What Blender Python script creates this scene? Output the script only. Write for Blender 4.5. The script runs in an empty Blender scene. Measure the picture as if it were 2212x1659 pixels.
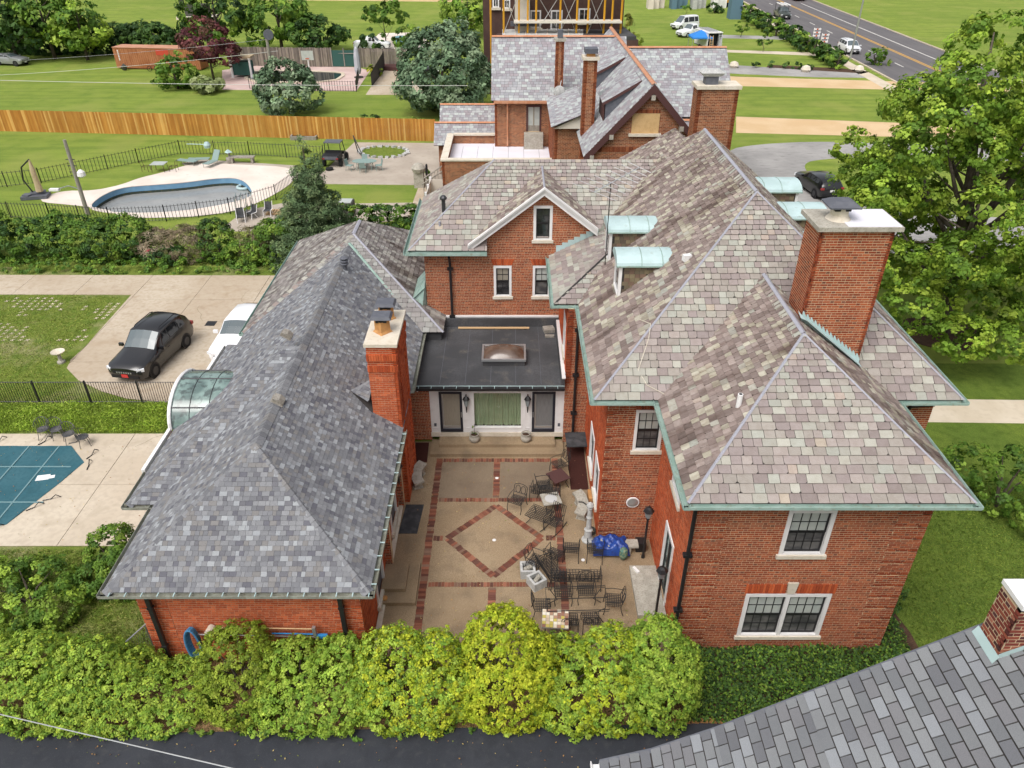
import bpy, bmesh, math, random
import numpy as np
from mathutils import Vector, Matrix

scene = bpy.context.scene
col = scene.collection
rnd = random.Random(7)
nrg = np.random.default_rng(11)
R = math.radians

# ------------------------------------------------------------------ camera
F_PX, CX, CY, HOR, CAM_H = 1630.0, 1106.0, 829.5, -220.0, 20.0   # measured on a 2212 px wide view
PITCH = math.atan((CY - HOR) / F_PX)
cam_d = bpy.data.cameras.new('camera'); cam = bpy.data.objects.new('camera', cam_d); col.objects.link(cam)
cam_d.sensor_fit = 'HORIZONTAL'; cam_d.sensor_width = 36.0
cam_d.lens = 36.0 * F_PX / 2212.0
cam_d.clip_start = 0.5; cam_d.clip_end = 3000
cam.location = (0, 0, CAM_H); cam.rotation_euler = (R(90) - PITCH, 0, 0)
scene.camera = cam

# ------------------------------------------------------------------ light
SUN_EL, SUN_AZ = 58.0, 212.0      # a soft, hazy sun behind the camera's left shoulder
world = bpy.data.worlds.new('World'); scene.world = world; world.use_nodes = True
wn = world.node_tree; wn.nodes.clear()
sky = wn.nodes.new('ShaderNodeTexSky'); sky.sky_type = 'NISHITA'; sky.sun_disc = False
sky.sun_elevation = R(SUN_EL); sky.sun_rotation = R(SUN_AZ)
sky.air_density = 1.2; sky.dust_density = 6.0; sky.ozone_density = 1.0
hs = wn.nodes.new('ShaderNodeHueSaturation'); hs.inputs['Saturation'].default_value = 0.30
bgn = wn.nodes.new('ShaderNodeBackground'); bgn.inputs['Strength'].default_value = 0.15
wo = wn.nodes.new('ShaderNodeOutputWorld')
wn.links.new(sky.outputs[0], hs.inputs['Color']); wn.links.new(hs.outputs[0], bgn.inputs['Color']); wn.links.new(bgn.outputs[0], wo.inputs[0])
sd = bpy.data.lights.new('sun', 'SUN'); sd.energy = 1.05; sd.angle = R(38); sd.color = (1.0, 0.975, 0.94)
sun = bpy.data.objects.new('sun', sd); col.objects.link(sun)
# direction towards the sun: Blender sky rotation is measured from +Y clockwise seen from above
saz = R(SUN_AZ); sdir = Vector((math.sin(saz) * math.cos(R(SUN_EL)), math.cos(saz) * math.cos(R(SUN_EL)), math.sin(R(SUN_EL))))
sun.rotation_euler = sdir.to_track_quat('Z', 'Y').to_euler()
vs = scene.view_settings
vs.view_transform = 'Standard'; vs.look = 'None'; vs.exposure = 0.24; vs.gamma = 1.0; vs.use_curve_mapping = False

# ------------------------------------------------------------------ measuring helper
_c, _s = math.cos(PITCH), math.sin(PITCH)
def ray(u, v):
    a = (u - CX) / F_PX; b = (v - CY) / F_PX
    return (a, _c - b * _s, -_s - b * _c)
def P(u, v, z=0.0):
    d = ray(u, v); t = (z - CAM_H) / d[2]
    return (d[0] * t, d[1] * t, z)
def PY(u, v, y):
    d = ray(u, v); t = y / d[1]
    return (d[0] * t, y, CAM_H + d[2] * t)

# ------------------------------------------------------------------ colours
def lin(r, g, b):
    def f(c):
        c /= 255.0
        return c / 12.92 if c <= 0.04045 else ((c + 0.055) / 1.055) ** 2.4
    return (f(r), f(g), f(b))
MATS = {}
def mat(name, base=(0.5, 0.5, 0.5), rough=0.8, metal=0.0, spec=0.3, attr=False, vary=(), bump=None, alpha=None, trans=0.0, transl=0.0, coat=0.0):
    """vary: list of (scale, colour2, amount, contrast lo, hi, stretch) noise layers in world space."""
    m = bpy.data.materials.new(name); m.use_nodes = True; MATS[name] = m
    nt = m.node_tree; N = nt.nodes; L = nt.links
    b = N['Principled BSDF']; out = N['Material Output']
    b.inputs['Roughness'].default_value = rough; b.inputs['Metallic'].default_value = metal
    b.inputs['Specular IOR Level'].default_value = spec
    if coat: b.inputs['Coat Weight'].default_value = coat; b.inputs['Coat Roughness'].default_value = 0.08
    if trans: b.inputs['Transmission Weight'].default_value = trans
    if attr:
        a = N.new('ShaderNodeAttribute'); a.attribute_name = 'col'; c = a.outputs['Color']
    else:
        rgb = N.new('ShaderNodeRGB'); rgb.outputs[0].default_value = (*base, 1); c = rgb.outputs[0]
    geo = None
    for lay in vary:
        sc, c2, amt, lo, hi = lay[:5]; st = lay[5] if len(lay) > 5 else (1, 1, 1); mode = lay[6] if len(lay) > 6 else 'MIX'
        if geo is None: geo = N.new('ShaderNodeNewGeometry')
        mp = N.new('ShaderNodeMapping'); mp.inputs['Scale'].default_value = st
        L.new(geo.outputs['Position'], mp.inputs['Vector'])
        nz = N.new('ShaderNodeTexNoise'); nz.inputs['Scale'].default_value = sc; nz.inputs['Detail'].default_value = 4.0
        L.new(mp.outputs[0], nz.inputs['Vector'])
        mr = N.new('ShaderNodeMapRange'); mr.inputs['From Min'].default_value = lo; mr.inputs['From Max'].default_value = hi
        mr.inputs['To Max'].default_value = amt
        L.new(nz.outputs['Fac'], mr.inputs['Value'])
        mx = N.new('ShaderNodeMix'); mx.data_type = 'RGBA'; mx.blend_type = mode
        L.new(mr.outputs[0], mx.inputs[0]); L.new(c, mx.inputs[6]); mx.inputs[7].default_value = (*c2, 1)
        c = mx.outputs[2]
    L.new(c, b.inputs['Base Color'])
    if bump:
        if geo is None: geo = N.new('ShaderNodeNewGeometry')
        nz = N.new('ShaderNodeTexNoise'); nz.inputs['Scale'].default_value = bump[0]; nz.inputs['Detail'].default_value = 3.0
        L.new(geo.outputs['Position'], nz.inputs['Vector'])
        bp = N.new('ShaderNodeBump'); bp.inputs['Strength'].default_value = bump[1]; bp.inputs['Distance'].default_value = bump[2] if len(bump) > 2 else 0.02
        L.new(nz.outputs['Fac'], bp.inputs['Height']); L.new(bp.outputs[0], b.inputs['Normal'])
    if transl:
        t = N.new('ShaderNodeBsdfTranslucent'); L.new(c, t.inputs['Color'])
        ms = N.new('ShaderNodeMixShader'); ms.inputs[0].default_value = transl
        L.new(b.outputs[0], ms.inputs[1]); L.new(t.outputs[0], ms.inputs[2]); L.new(ms.outputs[0], out.inputs[0])
    return m
BLK = (0.01, 0.01, 0.01)
# ground
mat('lawn', (0.215, 0.29, 0.048), 0.95, spec=0.1, vary=[(0.05, (0.275, 0.345, 0.060), 0.9, 0.4, 0.6), (0.55, (0.135, 0.215, 0.034), 0.8, 0.45, 0.7),
    (0.9, (0.14, 0.215, 0.034), 0.75, 0.47, 0.60, (0.06, 1, 1)), (0.14, (0.31, 0.33, 0.085), 0.6, 0.52, 0.66), (0.25, (0.30, 0.32, 0.10), 0.4, 0.58, 0.75), (3.0, (0.29, 0.30, 0.085), 0.55, 0.5, 0.75, (1, 2.2, 1)), (28, (0.10, 0.15, 0.025), 0.65, 0.42, 0.66), (90, (0.27, 0.32, 0.08), 0.5, 0.5, 0.7)], bump=(60, 0.6, 0.06))
mat('lawn_worn', (0.19, 0.235, 0.045), 0.95, spec=0.1, vary=[(0.30, (0.40, 0.345, 0.20), 0.85, 0.50, 0.64), (1.8, (0.11, 0.18, 0.028), 0.8, 0.45, 0.65),
    (7, (0.25, 0.25, 0.07), 0.6, 0.5, 0.7), (30, (0.05, 0.10, 0.012), 0.75, 0.42, 0.66), (80, (0.2, 0.26, 0.05), 0.5, 0.5, 0.7)], bump=(50, 0.6, 0.06))
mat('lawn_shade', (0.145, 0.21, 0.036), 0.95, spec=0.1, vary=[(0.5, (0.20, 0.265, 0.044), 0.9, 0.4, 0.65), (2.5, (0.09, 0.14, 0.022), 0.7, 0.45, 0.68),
    (9, (0.15, 0.17, 0.045), 0.5, 0.52, 0.72), (40, (0.03, 0.065, 0.01), 0.7, 0.42, 0.62)], bump=(50, 0.6, 0.06))  # darker copy of the lawn, tree shade put into its colour
mat('asphalt_black', (0.028, 0.031, 0.040), 0.75, spec=0.35, vary=[(0.6, (0.042, 0.045, 0.055), 0.8, 0.4, 0.7), (2.2, (0.022, 0.024, 0.031), 0.6, 0.5, 0.68), (4, (0.06, 0.06, 0.064), 0.5, 0.55, 0.75), (60, (0.11, 0.11, 0.11), 0.6, 0.62, 0.72)], bump=(150, 0.4, 0.006))
mat('asphalt_grey', (0.30, 0.29, 0.28), 0.9, spec=0.2, vary=[(0.25, (0.40, 0.385, 0.37), 0.9, 0.4, 0.62), (1.1, (0.19, 0.18, 0.175), 0.7, 0.52, 0.72, (1, 3, 1)), (25, (0.22, 0.21, 0.20), 0.4, 0.5, 0.7)])
mat('road_asphalt', (0.125, 0.118, 0.122), 0.85, spec=0.25, vary=[(0.3, (0.165, 0.155, 0.155), 0.8, 0.4, 0.65, (3, 0.3, 1)), (6, (0.09, 0.085, 0.085), 0.4, 0.5, 0.75)])
mat('drive_concrete', (0.45, 0.37, 0.28), 0.9, spec=0.2, vary=[(0.25, (0.53, 0.46, 0.365), 0.9, 0.4, 0.62), (0.9, (0.36, 0.265, 0.17), 0.6, 0.55, 0.75), (2.2, (0.33, 0.25, 0.175), 0.5, 0.54, 0.7), (5, (0.40, 0.315, 0.225), 0.5, 0.45, 0.65), (60, (0.38, 0.30, 0.22), 0.45, 0.5, 0.7)], bump=(90, 0.2, 0.005))
mat('deck_concrete', (0.52, 0.44, 0.34), 0.9, spec=0.2, vary=[(0.3, (0.60, 0.525, 0.42), 0.9, 0.4, 0.62), (1.2, (0.40, 0.33, 0.245), 0.7, 0.52, 0.72), (5, (0.45, 0.38, 0.30), 0.5, 0.45, 0.65), (60, (0.42, 0.36, 0.28), 0.4, 0.5, 0.7)])
mat('pale_concrete', (0.66, 0.57, 0.50), 0.9, spec=0.2, vary=[(0.4, (0.74, 0.66, 0.59), 0.9, 0.4, 0.62), (2, (0.52, 0.43, 0.37), 0.5, 0.58, 0.75)])
mat('rose_concrete', (0.50, 0.36, 0.33), 0.9, spec=0.2, vary=[(0.4, (0.60, 0.46, 0.42), 0.9, 0.4, 0.62), (2, (0.42, 0.29, 0.26), 0.5, 0.58, 0.75)])
mat('grey_concrete', (0.38, 0.325, 0.27), 0.9, spec=0.2, vary=[(0.4, (0.46, 0.40, 0.335), 0.9, 0.4, 0.62), (2.5, (0.30, 0.25, 0.20), 0.5, 0.55, 0.75)])
mat('aggregate', (0.31, 0.225, 0.14), 0.9, spec=0.2, vary=[(0.35, (0.41, 0.31, 0.20), 0.9, 0.4, 0.64), (1.2, (0.185, 0.14, 0.098), 0.7, 0.5, 0.72), (55, (0.16, 0.11, 0.06), 0.6, 0.42, 0.6), (75, (0.62, 0.52, 0.38), 0.8, 0.60, 0.72)], bump=(110, 0.5, 0.01))
mat('aggregate_dark', (0.215, 0.165, 0.118), 0.9, spec=0.2, vary=[(0.5, (0.275, 0.215, 0.152), 0.9, 0.4, 0.64), (1.6, (0.155, 0.118, 0.088), 0.6, 0.5, 0.72), (55, (0.13, 0.09, 0.055), 0.6, 0.42, 0.6), (75, (0.55, 0.46, 0.33), 0.7, 0.61, 0.73)], bump=(110, 0.5, 0.01))
mat('gravel_path', (0.58, 0.41, 0.235), 0.95, spec=0.1, vary=[(0.3, (0.64, 0.48, 0.30), 0.9, 0.4, 0.62), (30, (0.48, 0.33, 0.18), 0.5, 0.45, 0.65)])
mat('walk_concrete', (0.55, 0.47, 0.36), 0.9, spec=0.2, vary=[(0.5, (0.62, 0.54, 0.43), 0.9, 0.4, 0.62), (3, (0.46, 0.38, 0.28), 0.4, 0.5, 0.7)])
mat('soil', (0.075, 0.042, 0.026), 0.95, vary=[(4, (0.12, 0.065, 0.04), 0.8, 0.4, 0.65), (30, (0.04, 0.022, 0.014), 0.6, 0.45, 0.6)], bump=(40, 0.8, 0.04))
mat('leaf_litter', (0.20, 0.115, 0.055), 0.95, vary=[(8, (0.33, 0.20, 0.10), 0.9, 0.45, 0.6), (20, (0.07, 0.08, 0.02), 0.8, 0.5, 0.6)], bump=(40, 0.9, 0.04))
mat('line_white', (0.62, 0.60, 0.56), 0.8, vary=[(3, (0.30, 0.28, 0.27), 0.7, 0.5, 0.7)])
mat('line_yellow', (0.58, 0.32, 0.06), 0.8, vary=[(3, (0.30, 0.22, 0.14), 0.5, 0.5, 0.7)])
mat('crack', (0.16, 0.12, 0.08), 0.95, vary=[(6, (0.10, 0.13, 0.03), 0.8, 0.45, 0.6)])
# masonry and roofs (own colour of every piece in the attribute 'col')
mat('brick', attr=True, rough=0.88, spec=0.2, vary=[(0.45, (0.70, 0.60, 0.55), 0.55, 0.45, 0.72, (1, 1, 1), 'MULTIPLY'), (1.1, (0.62, 0.55, 0.52), 0.45, 0.52, 0.70, (1, 1, 0.16), 'MULTIPLY'), (0.8, (1.22, 1.12, 1.02), 0.3, 0.52, 0.7, (1, 1, 1), 'MULTIPLY'), (45, (0.55, 0.50, 0.48), 0.45, 0.42, 0.66, (1, 1, 1), 'MULTIPLY')], bump=(120, 0.35, 0.006))
mat('mortar', (0.58, 0.44, 0.28), 0.95, spec=0.1, vary=[(1.5, (0.42, 0.31, 0.20), 0.8, 0.45, 0.68), (30, (0.60, 0.50, 0.36), 0.5, 0.45, 0.65)])
mat('mortar_red', (0.48, 0.30, 0.19), 0.95, spec=0.1, vary=[(2.5, (0.56, 0.40, 0.27), 0.8, 0.5, 0.66), (30, (0.33, 0.15, 0.09), 0.5, 0.45, 0.65)])
mat('slate', attr=True, rough=0.72, spec=0.35, vary=[(6, (0.82, 0.79, 0.76), 0.5, 0.42, 0.65, (1, 1, 1), 'MULTIPLY'), (30, (1.10, 1.10, 1.07), 0.5, 0.5, 0.68, (1, 1, 1), 'MULTIPLY'), (70, (0.76, 0.74, 0.72), 0.4, 0.5, 0.65, (1, 1, 1), 'MULTIPLY')], bump=(24, 0.45, 0.012))
mat('slate_old', attr=True, rough=0.78, spec=0.25, vary=[(0.9, (0.40, 0.335, 0.305), 0.75, 0.52, 0.64, (0.26, 1.15, 0.26), 'MULTIPLY'), (3.2, (0.62, 0.56, 0.53), 0.55, 0.52, 0.66, (0.3, 1.6, 0.3), 'MULTIPLY'), (9, (0.78, 0.74, 0.70), 0.6, 0.42, 0.65, (1, 1, 1), 'MULTIPLY'), (30, (1.10, 1.10, 1.07), 0.5, 0.5, 0.68, (1, 1, 1), 'MULTIPLY'), (70, (0.74, 0.72, 0.70), 0.45, 0.5, 0.65, (1, 1, 1), 'MULTIPLY')], bump=(24, 0.5, 0.012))
mat('slate_new', attr=True, rough=0.7, spec=0.35, vary=[(5, (0.80, 0.78, 0.80), 0.5, 0.42, 0.65, (1, 1, 1), 'MULTIPLY'), (50, (0.82, 0.80, 0.80), 0.4, 0.5, 0.65, (1, 1, 1), 'MULTIPLY')], bump=(24, 0.3, 0.01))
mat('shingle', attr=True, rough=0.93, spec=0.12, vary=[(0.6, (0.86, 0.86, 0.88), 0.5, 0.45, 0.7, (1, 1, 1), 'MULTIPLY'), (160, (0.55, 0.55, 0.56), 0.5, 0.42, 0.6, (1, 1, 1), 'MULTIPLY'), (230, (1.5, 1.5, 1.5), 0.4, 0.56, 0.68, (1, 1, 1), 'MULTIPLY')], bump=(220, 0.6, 0.006))
mat('deck_dark', (0.045, 0.04, 0.038), 0.95)
mat('lead', (0.33, 0.33, 0.38), 0.6, vary=[(5, (0.30, 0.30, 0.34), 0.8, 0.45, 0.65), (30, (0.42, 0.42, 0.47), 0.5, 0.5, 0.65)])
mat('copper_green', (0.25, 0.355, 0.31), 0.7, spec=0.3, vary=[(2.5, (0.34, 0.44, 0.40), 0.9, 0.42, 0.62), (7, (0.24, 0.23, 0.17), 0.75, 0.56, 0.70), (40, (0.24, 0.37, 0.32), 0.5, 0.45, 0.65)])
mat('copper_pale', (0.40, 0.52, 0.52), 0.65, spec=0.3, vary=[(1.5, (0.47, 0.60, 0.61), 0.9, 0.42, 0.62), (6, (0.33, 0.40, 0.37), 0.6, 0.58, 0.72), (50, (0.36, 0.50, 0.49), 0.4, 0.5, 0.65)], bump=(5, 0.25, 0.02))
mat('copper_new', (0.55, 0.24, 0.125), 0.5, metal=0.25, vary=[(3, (0.62, 0.33, 0.21), 0.8, 0.42, 0.62)])
mat('gutter_metal', (0.20, 0.205, 0.17), 0.75, vary=[(3, (0.31, 0.33, 0.28), 0.8, 0.45, 0.65), (12, (0.15, 0.12, 0.08), 0.6, 0.5, 0.65)])
mat('membrane_black', (0.048, 0.049, 0.053), 0.75, spec=0.4, vary=[(0.5, (0.085, 0.086, 0.092), 0.9, 0.40, 0.62), (1.6, (0.15, 0.135, 0.115), 0.6, 0.56, 0.74), (14, (0.045, 0.045, 0.047), 0.5, 0.45, 0.6)], bump=(6, 0.3, 0.01))
mat('membrane_white', (0.72, 0.71, 0.77), 0.7, vary=[(0.7, (0.66, 0.64, 0.68), 0.7, 0.45, 0.65)])
mat('white_paint', (0.78, 0.765, 0.76), 0.55, vary=[(3, (0.66, 0.64, 0.63), 0.5, 0.5, 0.7)])
mat('limestone', (0.62, 0.555, 0.45), 0.85, vary=[(2, (0.70, 0.64, 0.55), 0.8, 0.42, 0.62), (9, (0.48, 0.41, 0.31), 0.5, 0.52, 0.7)])
mat('cast_stone', (0.36, 0.335, 0.285), 0.9, vary=[(4, (0.46, 0.43, 0.37), 0.8, 0.42, 0.62), (18, (0.22, 0.20, 0.165), 0.6, 0.5, 0.66)], bump=(40, 0.4, 0.01))
mat('grey_stone', (0.42, 0.42, 0.41), 0.9, vary=[(6, (0.55, 0.55, 0.53), 0.8, 0.42, 0.62), (20, (0.27, 0.27, 0.26), 0.5, 0.5, 0.66)])
mat('black_metal', (0.014, 0.014, 0.016), 0.45, spec=0.5, vary=[(8, (0.03, 0.028, 0.026), 0.5, 0.5, 0.7)])
mat('iron', (0.022, 0.021, 0.021), 0.6, spec=0.4, vary=[(9, (0.05, 0.04, 0.035), 0.5, 0.5, 0.68)])
mat('steel', (0.50, 0.51, 0.52), 0.35, metal=0.7)
mat('cap_grey', (0.10, 0.105, 0.125), 0.55, vary=[(4, (0.14, 0.145, 0.165), 0.6, 0.45, 0.65)])
mat('clay', (0.52, 0.27, 0.10), 0.85, vary=[(5, (0.38, 0.18, 0.07), 0.7, 0.45, 0.65)])
mat('navy_frame', (0.016, 0.018, 0.03), 0.45, spec=0.5)
mat('glass_dark', (0.018, 0.02, 0.022), 0.06, spec=0.9, vary=[(1.5, (0.06, 0.06, 0.062), 0.7, 0.45, 0.65)])
mat('glass_screen', (0.055, 0.055, 0.058), 0.35, spec=0.5, vary=[(2.0, (0.15, 0.145, 0.14), 0.8, 0.42, 0.62, (1, 1, 2))])
mat('glass_blind', (0.46, 0.49, 0.46), 0.25, spec=0.7, vary=[(2.5, (0.36, 0.40, 0.39), 0.6, 0.45, 0.65)])
mat('glass_green', (0.10, 0.15, 0.14), 0.12, spec=0.8, vary=[(1.2, (0.22, 0.31, 0.285), 0.9, 0.42, 0.58), (4, (0.04, 0.05, 0.05), 0.7, 0.5, 0.62)])
mat('glass_sky', (0.20, 0.24, 0.26), 0.05, spec=0.9, vary=[(0.8, (0.30, 0.35, 0.37), 0.7, 0.42, 0.62)])
mat('skylight_acrylic', (0.095, 0.058, 0.042), 0.12, spec=0.8, vary=[(2, (0.15, 0.105, 0.08), 0.8, 0.42, 0.62)])
mat('curtain_green', (0.23, 0.315, 0.185), 0.85, vary=[(2, (0.29, 0.375, 0.235), 0.7, 0.42, 0.62)])
mat('curtain_beige', (0.30, 0.27, 0.215), 0.9, vary=[(9, (0.24, 0.21, 0.17), 0.7, 0.45, 0.62, (6, 6, 0.3))])
mat('curtain_grey', (0.19, 0.19, 0.19), 0.9, vary=[(9, (0.14, 0.14, 0.14), 0.7, 0.45, 0.62, (6, 6, 0.3))])
mat('doormat', (0.045, 0.013, 0.010), 0.95, vary=[(40, (0.08, 0.03, 0.022), 0.6, 0.45, 0.65)])
mat('black_mat', (0.045, 0.046, 0.05), 0.9, vary=[(3, (0.09, 0.09, 0.095), 0.8, 0.45, 0.65)])
mat('plywood', (0.60, 0.40, 0.19), 0.8, vary=[(4, (0.50, 0.31, 0.13), 0.7, 0.45, 0.65), (25, (0.66, 0.47, 0.25), 0.5, 0.5, 0.65)])
mat('trim_maroon', (0.085, 0.038, 0.036), 0.7)
mat('stucco', (0.66, 0.61, 0.53), 0.9)
# wood, metal and other things
mat('fence_wood', attr=True, rough=0.85, vary=[(3, (0.80, 0.72, 0.62), 0.6, 0.45, 0.65, (1, 1, 0.25), 'MULTIPLY'), (0.25, (1.2, 1.15, 1.05), 0.6, 0.45, 0.6, (1, 1, 1), 'MULTIPLY')])
mat('timber_grey', attr=True, rough=0.9, vary=[(5, (0.70, 0.68, 0.64), 0.7, 0.45, 0.65, (1, 1, 0.3), 'MULTIPLY')])
mat('weathered', (0.27, 0.245, 0.21), 0.9, vary=[(5, (0.36, 0.335, 0.295), 0.8, 0.42, 0.62, (1, 1, 0.2)), (18, (0.16, 0.14, 0.115), 0.5, 0.5, 0.65)])
mat('bark', (0.085, 0.066, 0.05), 0.95, vary=[(9, (0.15, 0.125, 0.10), 0.9, 0.42, 0.62, (1, 1, 0.25))], bump=(30, 0.8, 0.02))
mat('leaf', attr=True, rough=0.6, spec=0.25, transl=0.28)
mat('needle', attr=True, rough=0.7, spec=0.15, transl=0.10)
mat('car_black', (0.008, 0.008, 0.010), 0.28, spec=0.5, coat=0.7)
mat('car_white', (0.80, 0.81, 0.83), 0.35, spec=0.5, coat=0.5)
mat('car_silver', (0.34, 0.35, 0.36), 0.35, metal=0.4, coat=0.5)
mat('car_dark', (0.045, 0.055, 0.05), 0.3, spec=0.5, coat=0.6)
mat('car_glass', (0.10, 0.125, 0.135), 0.06, spec=0.9)
mat('car_glass_dark', (0.012, 0.013, 0.015), 0.08, spec=0.8)
mat('rubber', (0.016, 0.016, 0.017), 0.85)
mat('rim', (0.06, 0.06, 0.065), 0.4, metal=0.5)
mat('lamp_white', (0.75, 0.77, 0.80), 0.2, spec=0.8)
mat('lamp_red', (0.30, 0.02, 0.02), 0.25, spec=0.7)
mat('lamp_amber', (0.70, 0.15, 0.02), 0.3)
mat('plate_red', (0.55, 0.05, 0.045), 0.5)
mat('plastic_black', (0.018, 0.018, 0.02), 0.55)
mat('container_rust', (0.36, 0.135, 0.055), 0.75, vary=[(0.4, (0.42, 0.18, 0.085), 0.8, 0.42, 0.62), (3, (0.28, 0.09, 0.035), 0.6, 0.5, 0.68, (1, 1, 0.3))])
mat('container_top', (0.50, 0.26, 0.17), 0.8, vary=[(0.8, (0.40, 0.18, 0.10), 0.7, 0.45, 0.65)])
mat('paint_red', (0.50, 0.065, 0.035), 0.7)
mat('cover_teal', (0.034, 0.115, 0.145), 0.75, spec=0.25, vary=[(1.8, (0.026, 0.085, 0.105), 0.7, 0.5, 0.68), (0.35, (0.06, 0.135, 0.15), 0.7, 0.52, 0.64), (0.6, (0.045, 0.13, 0.16), 0.9, 0.42, 0.62), (9, (0.022, 0.085, 0.11), 0.5, 0.45, 0.65)], bump=(3, 0.3, 0.02))
mat('strap_pale', (0.16, 0.27, 0.29), 0.8)
mat('pool_grey', (0.27, 0.275, 0.27), 0.12, spec=0.5, vary=[(0.5, (0.32, 0.325, 0.315), 0.8, 0.42, 0.62), (3, (0.22, 0.23, 0.225), 0.5, 0.52, 0.7)])
mat('pool_dark', (0.018, 0.035, 0.036), 0.08, spec=0.6)
mat('pool_blue', (0.14, 0.45, 0.55), 0.1, spec=0.5, vary=[(0.4, (0.25, 0.55, 0.62), 0.8, 0.45, 0.6)])
mat('coping_blue', (0.15, 0.30, 0.45), 0.6, vary=[(1.5, (0.20, 0.37, 0.52), 0.7, 0.42, 0.62)])
mat('pool_scum', (0.04, 0.055, 0.045), 0.6, vary=[(4, (0.09, 0.085, 0.04), 0.7, 0.5, 0.65)])
mat('hose_blue', (0.055, 0.19, 0.36), 0.6, vary=[(12, (0.10, 0.27, 0.45), 0.6, 0.45, 0.65)])
mat('blue_plastic', (0.03, 0.24, 0.55), 0.5)
mat('tarp_blue', (0.012, 0.045, 0.24), 0.35, spec=0.6, vary=[(5, (0.02, 0.075, 0.34), 0.8, 0.42, 0.62), (9, (0.006, 0.02, 0.11), 0.6, 0.52, 0.68)], bump=(9, 0.9, 0.05))
mat('bag_green', (0.07, 0.16, 0.13), 0.6, vary=[(12, (0.25, 0.27, 0.16), 0.8, 0.45, 0.58)])
mat('canopy_blue', (0.03, 0.21, 0.62), 0.6)
mat('teal_cloth', (0.035, 0.10, 0.085), 0.8)
mat('tan_cloth', (0.46, 0.36, 0.23), 0.85, vary=[(5, (0.36, 0.27, 0.16), 0.7, 0.45, 0.65)])
mat('grey_cloth', (0.42, 0.43, 0.47), 0.8)
mat('mesh_teal', (0.22, 0.30, 0.28), 0.7)
mat('scaffold_yellow', (0.60, 0.30, 0.02), 0.6)
mat('orange', (0.55, 0.10, 0.02), 0.6, vary=[(3, (0.35, 0.09, 0.03), 0.7, 0.45, 0.65)])
mat('wood_new', (0.55, 0.37, 0.20), 0.8)
mat('pink_bloom', (0.75, 0.10, 0.16), 0.7)
mat('mosaic', attr=True, rough=0.5)
mat('wire', (0.34, 0.34, 0.36), 0.5)
mat('wire_green', (0.52, 0.54, 0.50), 0.6)
mat('blue_container', (0.11, 0.19, 0.25), 0.7)
mat('dark_stone', (0.07, 0.07, 0.06), 0.9)

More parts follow.
